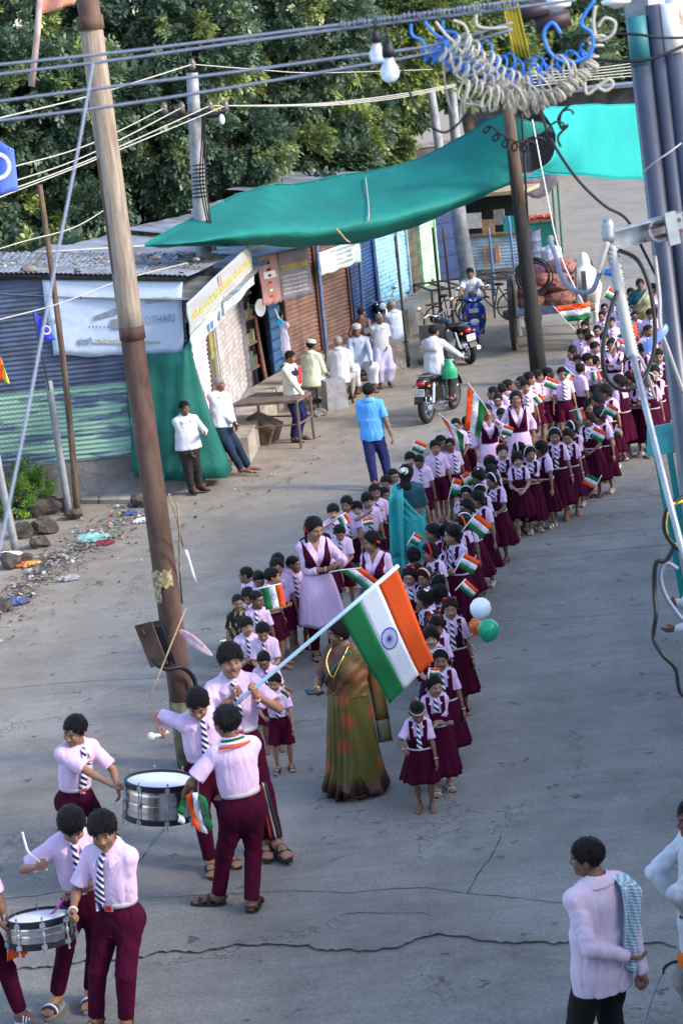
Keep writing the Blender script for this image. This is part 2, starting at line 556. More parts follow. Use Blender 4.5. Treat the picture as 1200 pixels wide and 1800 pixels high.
def strip_on(bvh,pts2,half,off):
 """thin raised band that follows the face: pts2 = [(x,z)], projected from the front"""
 v=[];f=[]
 for x,z in pts2:
  for dz in(-half,half):
   h=bvh.ray_cast(Vector((x,-2,z+dz)),Vector((0,1,0)))
   y=h[0].y if h[0]is not None else-0.3
   v.append((x,y-off,z+dz))
 for i in range(len(pts2)-1):
  f.append((2*i,2*i+2,2*i+3,2*i+1))
 return np.array(v),np.array(f)
def head_geo(kind,vox,ash=0,mouth=0):
 f=Field((-.5,-.62,-.62),(.5,.62,.62),vox)
 w={'child':1.03,'woman':.96,'man':1.0}[kind]
 jaw={'child':.92,'woman':.95,'man':1.08}[kind]
 f.ell((0,.07,.13),(.335*w,.40,.36))
 f.ell((0,-.08,-.12),(.275*w,.29,.36),k=.08)
 f.ell((0,-.14,-.33),(.165*w*jaw,.18*jaw,.15),k=.10)
 f.rc((-.15,-.325,.065),(.15,-.325,.065),.04,.04,k=.06)
 for s in(-1,1):
  f.ell((s*.165,-.25,-.15),(.10,.09,.10),k=.07)
  f.ell((s*.135,-.405,-.015),(.085,.075,.055),k=.04,op='s')
  f.ell((s*.34*w,.05,-.03),(.035,.085,.125),k=.015)
  f.ell((s*.055,-.385,-.135),(.038,.045,.032),k=.025)
 f.rc((0,-.36,.02),(0,-.425,-.115),.030,.048,k=.03)
 f.rc((-.075,-.345,-.225),(.075,-.345,-.225),.024,.024,k=.02)
 f.rc((-.06,-.335,-.272),(.06,-.335,-.272),.030,.030,k=.02)
 f.rc((0,-.30,-.40),(0,-.29,-.41),.07,.07,k=.06)
 if mouth:
  f.ell((0,-.37,-.258),(.062,.05,.028),k=.01,op='s')
 f.rc((0,.06,-.35),(0,.08,-.62),.19,.19,k=.06)
 v,q=f.mesh()
 v=smooth_verts(v,q,1,.4)
 bvh=BVHTree.FromPolygons([tuple(x)for x in v],[tuple(int(i)for i in x)for x in q])
 m=np.zeros(len(q),int)
 c=v[q].mean(1)
 lip=(np.abs(c[:,0])<.075)&(c[:,2]>-.288)&(c[:,2]<-.214)&(c[:,1]<-.325)
 m[lip]=3
 if mouth:
  m[(np.abs(c[:,0])<.055)&(np.abs(c[:,2]+.258)<.02)&(c[:,1]<-.24)&(c[:,1]>-.335)]=4
 parts=[(v,q,m)]
 for s in(-1,1):
  parts.append((*quadsphere((s*.135,-.300,-.014),(.062,.050,.025),10,6),1))
  parts.append((*quadsphere((s*.133,-.333,-.012),(.031,.021,.026),8,4),2))
  pts=[(s*(.06+.145*t),.082+.020*math.sin(math.pi*min(1,t*1.1))-.006*t)for t in np.linspace(0,1,6)]
  parts.append((*strip_on(bvh,pts,.012,.008),4))
 if mouth:
  parts.append((*quadsphere((0,-.325,-.238),(.040,.02,.009),8,4),1))
 if ash:
  for dz in((.17,.215,.26)if ash==3 else(.20,)):
   parts.append((*strip_on(bvh,[(x,dz-.25*abs(x)**2)for x in np.linspace(-.20,.20,9)],.013,.006),5))
 return cat(parts)
def hand_geo(kind,vox):
 """right hand: wrist at the origin, fingers along -Z, thumb towards -Y, palm faces +X; unit length"""
 f=Field((-.45,-.5,-1.15),(.55,.45,.2),vox)
 f.rc((0,0,.1),(0,0,-.12),.125,.125,sc=(.72,1,1),k=0)
 f.ell((0.0,-.01,-.28),(.085,.205,.24),k=.06)
 curl={'relaxed':(12,22,18),'flat':(4,6,6),'grip':(58,78,50),'pinch':(38,48,30)}[kind]
 for i,(y,L,z0)in enumerate(((-.145,.42,-.44),(-.048,.47,-.47),(.050,.44,-.455),(.140,.34,-.42))):
  p=np.array((0.0,y,z0));a=0
  c=np.array(curl)+(4*i if kind=='relaxed' else 0)
  f.rc((0,y*.8,-.22),p,.075,.062,k=.03)
  for j,(fr,r)in enumerate(((.44,.058),(.31,.052),(.25,.046))):
   a+=R(c[j])
   q=p+np.array((math.sin(a),0.02*y,-math.cos(a)))*L*fr
   f.rc(p,q,r,r*.9,k=.008)
   p=q
 if kind in('grip','pinch'):
  f.rc((.03,-.12,-.12),(.15,-.22,-.30),.085,.065,k=.04);f.rc((.15,-.22,-.30),(.25,-.12,-.43),.062,.05,k=.02)
 else:
  f.rc((.02,-.13,-.10),(.08,-.265,-.30),.08,.062,k=.05);f.rc((.08,-.265,-.30),(.11,-.27,-.50),.058,.045,k=.02)
 v,q=f.mesh()
 return v,q,np.zeros(len(q),int)
def foot_geo(vox):
 f=Field((-.35,-1.0,-.05),(.35,.4,.5),vox)
 f.ell((0,.14,.12),(.125,.15,.125))
 f.rc((0,.08,.34),(0,.06,.16),.13,.15,k=.05)
 f.rc((0,.02,.20),(.0,-.42,.10),.14,.12,k=.08)
 f.ell((.01,-.50,.075),(.185,.17,.075),k=.05)
 for i,(x,y,r)in enumerate(((.115,-.70,.070),(.02,-.715,.052),(-.055,-.69,.048),(-.12,-.65,.045),(-.175,-.60,.042))):
  f.rc((x*.9,-.5,.06),(x,y,.05),r,r*.92,k=.015)
 f.cut(lambda P:-P[...,2])
 v,q=f.mesh()
 return v,q,np.zeros(len(q),int)
GEO={}
def geo(key,fn):
 if key not in GEO:GEO[key]=fn()
 return GEO[key]
def g_head(kind,hi,ash,mouth):return geo(('head',kind,hi,ash,mouth),lambda:head_geo(kind,.026 if hi else.045,ash,mouth))
def g_hand(kind,hi):return geo(('hand',kind,hi),lambda:hand_geo(kind,.032 if hi else.05))
def g_foot(hi):return geo(('foot',hi),lambda:foot_geo(.032 if hi else.055))
# ---- canonical hair and head wear (unit head)
def hair_geo(kind,vox=.03):
 f=Field((-.62,-.75,-1.9 if kind in('long','plait')else-.8),(.62,1.0 if kind in('bun','pony')else.75,.75),vox)
 th={'boy':.042,'full':.058,'crop':.022,'old':.02,'girl':.040,'bun':.04,'pony':.045,'plait':.04,'long':.05,'bob':.075}[kind]
 f.ell((0,.075,.135),(.335+th,.40+th,.36+th*1.15))
 if kind in('girl','bun','pony','plait','long','bob'):
  f.ell((0,.13,-.05),(.33+th,.33+th,.36),k=.1)
  ys=[-.6,-.36,-.24,-.12,0,.12,.3,.5];zs=[.34,.31,.20,.02,-.10,-.22,-.36,-.40]
  if kind=='bob':zs=[.24,.20,.05,-.18,-.34,-.40,-.44,-.46]
 elif kind=='full':
  ys=[-.6,-.36,-.24,-.10,.02,.15,.3,.5];zs=[.20,.19,.14,.02,-.02,-.14,-.26,-.32]
 elif kind=='old':
  ys=[-.6,-.36,-.24,-.12,.0,.12,.3,.5];zs=[.42,.40,.34,.10,.0,-.12,-.24,-.3]
 else:
  ys=[-.6,-.36,-.24,-.12,.0,.12,.3,.5];zs=[.27,.25,.20,.05,.0,-.12,-.26,-.32]
 def keep(P):
  hl=np.interp(P[...,1],ys,zs)
  if kind in('boy','full','crop'):
   hl=hl+.035*np.sin(P[...,0]*17+.5)*(P[...,1]<-.2)
   hl=hl+(.05*np.abs(P[...,0])/.3)*(P[...,1]<-.2)*(-1 if kind=='full' else.2)
  else:
   hl=hl-.35*np.clip(np.abs(P[...,0])-.02,0,.3)*(P[...,1]<-.15)
  return(hl-P[...,2])*.8
 f.cut(keep)
 if kind in('girl','bun','pony','plait','long'):
  f.put((-.05,-.6,.2),(.05,.25,.7),lambda P:np.maximum(np.abs(P[...,0])-.012,.40-np.sqrt((P[...,1]-.07)**2+(P[...,2]-.13)**2)),0.012,'s')
 if kind=='bun':
  f.ell((0,.52,-.05),(.17,.13,.17),k=.03)
 if kind=='girl':
  for s in(-1,1):
   f.rc((s*.30,.22,-.12),(s*.40,.22,-.34),.085,.075,k=.04)
   f.rc((s*.40,.22,-.34),(s*.42,.10,-.10),.075,.06,k=.02)
 if kind=='pony':
  f.rc((0,.44,.05),(.02,.66,-.12),.10,.12,k=.05);f.rc((.02,.66,-.12),(.03,.60,-.62),.13,.06,k=.05)
 if kind=='plait':
  for s in(-1,1):
   p0=np.array((s*.30,.18,-.20))
   for i in range(9):
    p1=np.array((s*(.40+.02*math.sin(i*2)),.10-.22*min(1,i/4),-.30-i*.135))
    f.ell((p0+p1)/2 if i==0 else p1,(.085-.003*i,.08-.003*i,.085),k=.02)
 if kind=='long':
  f.rc((0,.34,-.1),(0,.46,-.8),.30,.32,k=.12,sc=(1,.5,1))
  f.rc((0,.46,-.8),(.02,.44,-1.55),.32,.20,k=.1,sc=(1,.5,1))
 rn=np.random.RandomState(3)
 amp=.006
 def strands(P):
  a=np.arctan2(P[...,0],P[...,1]-.05)*13
  return amp*np.sin(a+4*np.sin(P[...,2]*5+P[...,0]*7))+amp*.7*np.sin(P[...,0]*31+P[...,1]*23)*np.sin(P[...,2]*21+P[...,1]*17)
 f.warp(strands)
 return f.mesh()
def hair_mesh(kind,m,hi=False):
 key=('hairmesh',kind,m.name,hi)
 if key not in GEO:
  v,q=hair_geo(kind,.026 if hi else.042)
  q=list(map(tuple,q));bv=BVHTree.FromPolygons([tuple(x)for x in v],q)
  rr=random.Random(11);tv=[];tf=[];flat=kind in('girl','bun','pony','plait','long')
  for i in range(900 if hi else 420):
   d=Vector((rr.gauss(0,1),rr.gauss(0,1),rr.gauss(.45,.8))).normalized()
   h=bv.ray_cast(Vector((0,.07,.1))+d*2,-d)
   if h[0]is None or h[0].z<-.5:continue
   p,n=h[0],h[1]
   t=Vector((p.x*.6+rr.gauss(0,.09),(p.y-.22)*.7-.10+rr.gauss(0,.09),-.55 if p.z<.35 else-.12))if not flat else Vector((p.x*.5,.9,-.35+rr.gauss(0,.1)))
   t=t-n*t.dot(n)
   if t.length<1e-3:continue
   t.normalize();sd_=n.cross(t)*rr.uniform(.010,.020);L=rr.uniform(.09,.20)*(.6 if kind in('crop','old')else 1);lf=rr.uniform(.001,.006)if flat else rr.uniform(-.004,.005)
   k=len(v)+len(tv)
   tv+=[p-sd_-n*.01,p+sd_-n*.01,p+t*L*.55+sd_*.8+n*lf,p+t*L*.55-sd_*.8+n*lf,p+t*L+n*lf*.5]
   tf+=[(k,k+1,k+2,k+3),(k+3,k+2,k+4,k+4)]
  tf=[f if f[2]!=f[3]else f[:3]for f in tf]
  GEO[key]=mesh_np('hair',np.concatenate([v,np.array([tuple(x)for x in tv])]),q+tf,[m])
 return GEO[key]
def band_mesh(kind):
 """hair bands and flowers (unit head)"""
 key=('band',kind)
 if key in GEO:return GEO[key]
 mb=MB()
 mats=[M_FWHITE,M_SAFF,M_FGREEN,M_RED,M_FLOWERW]
 def arc(rx,rz,y,w,mi,tilt=0.0,h=.022,a0=-15,a1=195):
  n=22
  g=[]
  for i in range(n):
   a=R(a0+(a1-a0)*i/(n-1))
   c=Vector((rx*math.cos(a),y+tilt*math.sin(a),.10+rz*math.sin(a)))
   o=Vector((math.cos(a),0,math.sin(a)))*h
   g.append((c+Vector((0,-w,0)),c+o+Vector((0,-w,0)),c+o+Vector((0,w,0)),c+Vector((0,w,0))))
  vs_=[p for r_ in g for p in r_]
  fs=[(i*4+k,i*4+(k+1)%4,(i+1)*4+(k+1)%4,(i+1)*4+k)for i in range(n-1)for k in range(4)]
  mb.add(vs_,fs,mi)
 if kind=='white':arc(.385,.44,-.02,.045,0)
 elif kind=='orange':arc(.385,.44,-.02,.05,1)
 elif kind=='red':arc(.385,.44,-.02,.05,3)
 elif kind=='tri':
  arc(.385,.437,-.085,.03,1);arc(.388,.44,-.02,.032,0);arc(.385,.437,.045,.03,2)
 elif kind=='wrap':
  for z,mi in((.19,1),(.235,0),(.28,2)):
   n=28;g=[]
   for i in range(n):
    a=2*math.pi*i/n
    k_=1.0-.15*(z-.19)
    g.append((.385*k_*math.cos(a),.075+.455*k_*math.sin(a)))
   mb.add([(x,y,z-.022)for x,y in g]+[(x,y,z+.022)for x,y in g]+[(x*.9,y*.9,z+.03)for x,y in g],[(i,(i+1)%n,n+(i+1)%n,n+i)for i in range(n)]+[(n+i,n+(i+1)%n,2*n+(i+1)%n,2*n+i)for i in range(n)],mi)
 def flower(c,r,mi,n=9):
  rr=random.Random(int(abs(c[0])*100+r*1000))
  for i in range(n):
   d=Vector((rr.uniform(-1,1),rr.uniform(-1,1),rr.uniform(-.8,1))).normalized()
   mb.sph(Vector(c)+d*r*.62,(r*.52,r*.5,r*.42),6,4,mi)
 if kind=='ribbonL':flower((.40,.16,-.02),.115,3)
 elif kind=='ribbonR':flower((-.40,.16,-.02),.115,3)
 elif kind=='toprL':flower((.22,.02,.46),.11,3)
 elif kind=='toprR':flower((-.22,.02,.46),.11,3)
 elif kind=='topwhite':
  flower((.1,.25,.42),.14,4);flower((-.16,.2,.44),.09,4)
 elif kind=='mixed':
  flower((.15,.05,.50),.09,4);flower((-.05,.0,.52),.07,1);flower((.02,.1,.53),.07,2)
 elif kind=='jasmine':
  for i in range(22):
   a=2*math.pi*i/22
   flower((.20*math.cos(a),.47+.04*math.sin(2*a),.20+.15*math.sin(a)),.075,4,6)
  flower((0,.5,.20),.13,4,10)
 GEO[key]=mb.mesh('hair_band',mats,smooth=True)
 return GEO[key]
def cap_mesh():
 if 'cap' in GEO:return GEO['cap']
 mb=MB()
 prof=[]
 n=26
 for z,k in((.20,1.0),(.34,1.0),(.50,.96)):
  prof.append([(.395*k*math.cos(2*math.pi*i/n),.07+.46*k*math.sin(2*math.pi*i/n),z+.10*(k*.46*math.sin(2*math.pi*i/n)))for i in range(n)])
 prof.append([(.06*math.cos(2*math.pi*i/n),.07+.40*math.sin(2*math.pi*i/n),.56+.05*math.sin(2*math.pi*i/n))for i in range(n)])
 vs_=[p for r_ in prof for p in r_]
 fs=[(i*n+k,i*n+(k+1)%n,(i+1)*n+(k+1)%n,(i+1)*n+k)for i in range(3)for k in range(n)]+[tuple(3*n+k for k in range(n))]
 mb.add(vs_,fs)
 GEO['cap']=mb.mesh('cap',[M_WHITE],smooth='auto')
 return GEO['cap']
def wrist_mesh(kind='tri'):
 key=('wrist',kind)
 if key in GEO:return GEO[key]
 mb=MB()
 if kind=='tri':
  for i,mi in enumerate((1,0,2)):mb.torus((0,0,-.035+.05*i),.155,.034,n=14,m=6,mi=mi)
 elif kind=='gold':
  for i in range(2):mb.torus((0,0,-.03+.06*i),.16,.02,n=14,m=5,mi=3)
 elif kind=='white':mb.torus((0,0,0),.155,.04,n=14,m=6,mi=0)
 elif kind=='yellow':mb.torus((0,0,0),.155,.035,n=14,m=6,mi=3)
 GEO[key]=mb.mesh('wristband',[M_FWHITE,M_SAFF,M_FGREEN,M_GOLD],smooth=True)
 return GEO[key]
def sandal_mesh(kind):
 key=('sandal',kind)
 if key in GEO:return GEO[key]
 mb=MB()
 out=[]
 for t in range(28):
  a=2*math.pi*t/28
  y=-.27+.53*math.cos(a)
  w=(.19+.035*math.cos(a))*abs(math.sin(a))**.6*(1 if math.sin(a)>0 else-1)
  out.append((w,y))
 mb.prism(out[::-1],-.09,0.0,0)
 def strap(y,w,h,hw=.2,mi=1):
  g=[]
  for i in range(9):
   a=R(-5+190*i/8)
   g.append([(hw*math.cos(a),y-w,h*math.sin(a)),(hw*math.cos(a)*1.08,y-w,h*1.08*math.sin(a)+.01),(hw*math.cos(a)*1.08,y+w,h*1.12*math.sin(a)+.01),(hw*math.cos(a),y+w,h*1.06*math.sin(a))])
  vs_=[p for r_ in g for p in r_]
  mb.add(vs_,[(i*4+k,i*4+(k+1)%4,(i+1)*4+(k+1)%4,(i+1)*4+k)for i in range(8)for k in range(4)],mi)
 if kind=='slide':
  strap(-.42,.12,.19,.21)
  strap(-.42,.035,.205,.215,2)
 elif kind in('shoe','canvas'):
  mb.sph((0,-.40,.03),(.20,.36,.17),12,8,1);mb.sph((0,.08,.06),(.17,.20,.22),12,8,1)
  for y in(-.35,-.25,-.15):strap(y,.012,.20+(y+.35)*.3,.17,2)
 else:
  strap(-.46,.055,.17,.205);strap(-.20,.045,.25,.175)
  mb.tube([(-.14,.02,.02),(-.14,.22,.16),(0,.31,.19),(.14,.22,.16),(.14,.02,.02)],.035,6,1)
 m0,m1={'sandal':(M_RUBBER,M_RUBBER),'slide':(mat('slide_sole',(.28,.26,.24),.8),mat('slide_strap',(.02,.03,.07),.7)),'white':(M_RUBBER,M_SANDW),'shoe':(mat('shoe_sole',(.6,.6,.62),.7),mat('shoe_grey',(.10,.11,.14),.7)),'canvas':(mat('shoe_sole',(.6,.6,.62),.7),mat('shoe_blue',(.03,.07,.35),.7))}[kind]
 GEO[key]=mb.mesh('sandal',[m0,m1,M_SANDW],smooth='auto')
 return GEO[key]
def ik(a,c,l1,l2,pole):
 a=Vector(a);c=Vector(c);d=c-a;L=d.length
 Lm=(l1+l2)*.999
 if L>Lm:
  c=a+d*(Lm/L);d=c-a;L=Lm
 x=(l1*l1-l2*l2+L*L)/(2*L)
 h=math.sqrt(max(0,l1*l1-x*x))
 dn=d.normalized();p=Vector(pole);p=p-dn*p.dot(dn)
 p=p.normalized()if p.length>1e-5 else dn.orthogonal().normalized()
 return a+dn*x+p*h,c
HANDL={'flat':.105,'relaxed':.105,'grip':.105,'pinch':.105}
def build_person(sp):
 """returns a template: list of (name, mesh, matrix, parent_index) plus measured joints. Person stands at the origin facing -Y.
       sp keys: H, c (childness), sex, hands {L,R: (x,y,z)/H}, feet {L,R:(x,y,yaw)}, hipz, lean (pitch, roll, twist), head (yaw, pitch, roll), top, bottom ..."""
 g=sp.get
 H=sp['H'];c=g('c',0.0);hi=g('hi',False)
 hh=H*(.134+.034*c)
 stout=g('stout',1.0-.08*c)
 hipz=H*(g('hipz',.505-.03*c))
 sw=H*(g('sw',{'m':.098,'f':.086}[g('sex','m')]-.010*c))
 Pv=Vector((g('px',0.0)*H,g('py',0.0)*H,hipz))
 lp,lr,lt=[R(a)for a in g('lean',(0,0,0))]
 RT=(Euler((-lp*-1,lr,0),'XYZ').to_matrix()@Matrix.Rotation(lt,3,'Z'))
 RT=Matrix.Rotation(lp,3,'X')@Matrix.Rotation(lr,3,'Y')@Matrix.Rotation(lt,3,'Z')
 T=lambda x,y,z:Pv+RT@Vector((x*H,y*H,z*H))
 shz=.292
 neckL=.358-.008*c
 HEADB=T(0,-.004,neckL)
 hy,hp,hr=[R(a)for a in g('head',(0,0,0))]
 RH=Matrix.Rotation(hy,3,'Z')@Matrix.Rotation(hp,3,'X')@Matrix.Rotation(hr,3,'Y')
 RH=Matrix.Rotation(lp*.4,3,'X')@Matrix.Rotation(lr*.4,3,'Y')@RH
 HC=HEADB+RH@Vector((0,-.10*hh,.44*hh))
 MH=Matrix.Translation(HC)@RH.to_4x4()@Matrix.Scale(hh,4)
 vox=g('vox',.0105 if hi else.0165)*(H/1.4 if not hi else 1)
 lo=(-.62*H,-.62*H,-.02*H);hi_=(.62*H,.55*H,1.15*H)
 J={}
 ul,fl=.172*H,.148*H
 for s,nm in((-1,'R'),(1,'L')):
  J['sh'+nm]=T(s*sw/H,0.0,shz)
  hd=g('hands',{}).get(nm,(s*(.155+.01*stout),-.03,.395-.02*c))
  tgt=Vector(hd)*H if not isinstance(hd,Vector)else hd
  pole=Vector(g('elbow',{}).get(nm,(s*.55,1.0,-.35)))
  J['el'+nm],J['wr'+nm]=ik(J['sh'+nm],tgt,ul,fl,pole)
  J['hip'+nm]=Pv+Vector((s*.050*H,0,-.005*H))
  ft=g('feet',{}).get(nm,(s*.062,0.0,s*8,0.0))
  ank=Vector((ft[0]*H,ft[1]*H+.01*H,H*.042+(ft[3]*H if len(ft)>3 else 0)+g('sole',0.012)))
  Lg=H*(.505-.03*c)-.042*H
  kp=Vector(g('knee',{}).get(nm,(s*.25,-1,0.0)))
  J['kn'+nm],J['an'+nm]=ik(J['hip'+nm],ank,Lg*.505,Lg*.515,kp)
  J['yaw'+nm]=R(ft[2])
 out=[]
 def bounds(keys_extra=()):
  return lo,hi_
 sy=.70+.05*(stout-1)
 RTn=[list(r)for r in RT]
 RTn=np.array(RT)
 def torso(f,inf=0.0,z0=-.02,k=.03,shoulders=True,low=None):
  kk=k*H
  f.ell(np.array(T(0,.004,.005)),np.array((.094*stout,.070*stout,.075))*H+inf,k=0,Rm=RTn)
  f.rc(T(0,0,.02),T(0,-.004*stout,.16),(.082*stout)*H+inf,(.083*stout)*H+inf,k=kk,sc=(1,sy,1),Rm=RTn)
  f.rc(T(0,0,.15),T(0,.004,.255),.084*(1+.6*(stout-1))*H+inf,.090*H+inf,k=kk,sc=(1.04,.74,1),Rm=RTn)
  if g('sex')=='f' and c<.6:
   for s in(-1,1):f.ell(np.array(T(s*.042,-.055,.215)),np.array((.042,.038,.042))*H+inf,k=.02*H,Rm=RTn)
  if shoulders:
   f.rc(T(-sw/H,0,shz),T(sw/H,0,shz),.031*H+inf*.7,.031*H+inf*.7,k=.025*H)
   for s in(-1,1):f.rc(T(s*.070,.006,shz+.008),T(0,.010,.335),.024*H+inf*.5,.022*H+inf*.5,k=.025*H)
# ------------------------------------------------ body
 f=Field(lo,hi_,vox)
 torso(f)
 f.rc(T(0,.010,.29),HEADB+RH@Vector((0,.03*hh,.12*hh)),.031*H,.195*hh,k=.02*H)
 mt=g('limb',1.0-.16*c)
 for nm in 'LR':
  f.rc(J['sh'+nm],J['el'+nm],.030*H*mt,.0235*H*mt,k=.02*H)
  f.rc(J['el'+nm],J['wr'+nm],.0245*H*mt,.0155*H*mt,k=.012*H)
  m1=J['el'+nm].lerp(J['wr'+nm],.25)
  f.ell(m1,(.0235*H*mt,)*3,k=.012*H)
  f.rc(J['hip'+nm],J['kn'+nm],.054*H*mt,.034*H*mt,k=.02*H)
  f.rc(J['kn'+nm],J['an'+nm],.034*H*mt,.021*H*mt,k=.012*H)
  cm=J['kn'+nm].lerp(J['an'+nm],.32)+Vector((0,.008*H,0))
  f.rc(cm,J['kn'+nm].lerp(J['an'+nm],.45)+Vector((0,.006*H,0)),.033*H*mt,.029*H*mt,k=.02*H)
 v,q=f.mesh()
 parts=[(v,q,0)]
 hv,hq,hm=g_head({'m':'man','f':'woman'}[g('sex','m')]if c<.3 else 'child',hi,g('ash',0),g('mouth',0))
 def xf(v,Mx):
  A=np.array(Mx.to_3x3());t=np.array(Mx.translation)
  return v@A.T+t
 parts.append((xf(hv,MH),hq,hm))
 HM={}
 for s,nm in((-1,'R'),(1,'L')):
  kind=g('grip',{}).get(nm,'relaxed')
  gv,gq,gm=g_hand(kind,hi)
  if nm=='L':
   gv=gv*np.array((-1,1,1));gq=gq[:,::-1]
  d=(J['wr'+nm]-J['el'+nm]).normalized()
  hdr=g('handdir',{}).get(nm)
  if hdr:d=(d*.35+Vector(hdr).normalized()).normalized()
  rq=Vector((0,0,-1)).rotation_difference(d).to_matrix()
  tw=R(g('twist',{}).get(nm,0))
  Rh=Matrix.Rotation(tw,3,d)@rq
  Mh=Matrix.Translation(J['wr'+nm]-d*.004*H)@Rh.to_4x4()@Matrix.Scale(HANDL[kind]*H*g('handk',1.0),4)
  HM[nm]=Mh
  parts.append((xf(gv,Mh),gq,gm))
  fv,fq,fm=g_foot(hi)
  if nm=='L':fv=fv*np.array((-1,1,1));fq=fq[:,::-1]
  pitch=R(g('footpitch',{}).get(nm,0))
  Mf=Matrix.Translation(J['an'+nm])@Matrix.Rotation(J['yaw'+nm],4,'Z')@Matrix.Rotation(pitch,4,'X')@Matrix.Translation((0,-.01*H,-.042*H))@Matrix.Scale(.165*H,4)
  HM['f'+nm]=Mf
  parts.append((xf(fv,Mf),fq,fm))
 bv,bq,bm=cat(parts)
 out.append(['body',mesh_np('body',bv,bq,BODYM(g('skin','brown')),midx=bm),None,None])
# ------------------------------------------------ clothing
 sn=float(rnd.uniform(0,9))
 def folds(amp,kx=23,kz=19):
  rs=np.random.RandomState(int(sn*1000)%9999)
  K=rs.normal(size=(10,3))*np.array((19,19,6))*(1+.9*np.arange(10)[:,None]/10)/H*1.3
  PH=rs.uniform(0,6.28,10)
  def fn(P):
   n1=sum(np.sin(P@K[i]+PH[i])for i in range(5))/2.2
   n2=sum(np.sin(P@K[i]+PH[i])for i in range(5,10))/2.2
   return amp*(1.0*np.exp(-(n1/.2)**2)+.6*np.exp(-(n2/.22)**2)-.5*n1-.3)
  return fn
 def folds0(amp,kx=23,kz=19):
  return lambda P:amp*np.sin(P[...,0]/H*kx*1.4+2.2*np.sin(P[...,2]/H*kz+sn)+sn)*np.cos(P[...,1]/H*kx+P[...,2]/H*11+sn)
 top=g('top','shirt');topm=g('topm',M_PINK)
 toploc=lambda P:((P-np.array(Pv))@RTn)/H
 inf=.010*H
 surf=None
 def sleeves(f,kind,inf2=0.0):
  for nm in 'LR':
   sh,el,wr=J['sh'+nm],J['el'+nm],J['wr'+nm]
   if kind=='short':
    f.rc(sh,sh.lerp(el,.80),.035*H+inf2,.041*H+inf2,k=.010*H,flat=True)
    f.ell(sh,(.037*H+inf2,)*3,k=.01*H)
   elif kind=='long':
    f.ell(sh,(.038*H+inf2,)*3,k=.01*H)
    f.rc(sh,el,.036*H+inf2,.033*H+inf2,k=.010*H,fold=.0022*H)
    f.rc(el,el.lerp(wr,.95),.033*H+inf2,.024*H+inf2,k=.008*H,fold=.0025*H)
   elif kind=='threequarter':
    f.ell(sh,(.038*H,)*3,k=.01*H)
    f.rc(sh,el,.036*H,.033*H,k=.010*H,fold=.0018*H);f.rc(el,el.lerp(wr,.42),.033*H,.033*H,k=.008*H,flat=True)
   elif kind=='puff':
    f.ell(sh.lerp(el,.25),(.045*H,)*3,k=.01*H);f.rc(sh,sh.lerp(el,.66),.037*H,.041*H,k=.01*H,flat=True)
 if top in('shirt','untucked','tunic','blouse','vestbody'):
  f=Field(lo,hi_,vox*.95)
  torso(f,inf)
  if top=='untucked':
   f.rc(T(0,.0,.14),T(0,.0,g('hem',-.10)),.092*stout*H+inf,.108*stout*H+inf,k=.03*H,sc=(1,.74,1),Rm=RTn,flat=True)
  z0={'shirt':.080 if g('bottom')else.05,'tunic':.03,'untucked':g('hem',-.10),'blouse':.15}[top]
  sleeves(f,g('sleeve','short'))
  f.warp(folds(.0035*H))
  f.cut(lambda P:np.where(np.abs(toploc(P)[...,0])<.125+.03*stout,(z0-toploc(P)[...,2])*H,-1.0))
  nw=g('neckv',0)
  nb=np.array(T(0,.006,.335));nt=np.array(T(0,-.005,.42))
  f.rc(nb,nt,.036*H,.05*H,op='s',k=.004*H)
  if nw:
   f.put(np.array(T(0,0,.2))-.2*H,np.array(T(0,0,.3))+.2*H,lambda P:np.maximum(np.abs(toploc(P)[...,0])-np.clip((toploc(P)[...,2]-nw)*.42,0,.06),toploc(P)[...,1]+.02)*H,.004*H,'s')
  v,q=f.mesh()
  out.append([g('topname','shirt'),mesh_np('shirt',v,q,[topm]),None,None])
  surf=(v,q)
 itop=len(out)-1
 def caster(v,q):
  b=BVHTree.FromPolygons([tuple(x)for x in v],[tuple(int(i)for i in x)for x in q])
  def ray_(x,z,back=False,yo=-1.0):
   o_=T(x,(1 if back else-1)*.5,z);d=RT@Vector((0,-1 if back else 1,0))
   h=b.ray_cast(o_,d)
   return h[0],d
  return ray_
 cast=caster(*surf)if surf is not None else None
 bot=g('bottom');botm=g('botm',M_MAROON)
 if bot in('trousers','shorts','dhoti','lungi','salwar'):
  f=Field(lo,hi_,vox*.95)
  inf2=(.003 if top=='untucked' else.012)*H
  f.ell(np.array(T(0,.004,.005)),np.array((.094*stout,.073*stout,.078))*H+inf2,Rm=RTn)
  f.rc(T(0,0,.0),T(0,0,.085),.086*stout*H+inf2,.082*stout*H+inf2*.6,k=.02*H,sc=(1,sy+.03,1),Rm=RTn)
  for nm in 'LR':
   hp_,kn,an=J['hip'+nm],J['kn'+nm],J['an'+nm]
   f.ell(np.array((hp_+J['hipL' if nm=='R' else 'hipR'])/2)+np.array((0,-.004,-.030))*H,np.array((.046,.052,.048))*H,k=.02*H)
   if bot=='shorts':
    f.rc(hp_,hp_.lerp(kn,.92),.060*H,.064*H,k=.015*H,flat=True)
    f.ell(hp_,(.064*H,)*3,k=.02*H)
   elif bot in('trousers','salwar'):
    wdt=g('legw',1.0)
    f.rc(hp_,kn,(.062 if c<.3 else.056)*H,.046*H*wdt,k=.034*H,fold=.0015*H)
    f.rc(kn,kn.lerp(an,.96),.046*H*wdt,(.036 if bot=='trousers' else.030)*H*wdt,k=.012*H,flat=True,fold=0)
   elif bot in('dhoti','lungi'):
    f.rc(hp_,kn,.072*H,.068*H,k=.05*H)
    f.rc(kn,kn.lerp(an,.80),.066*H,.062*H,k=.05*H,flat=True)
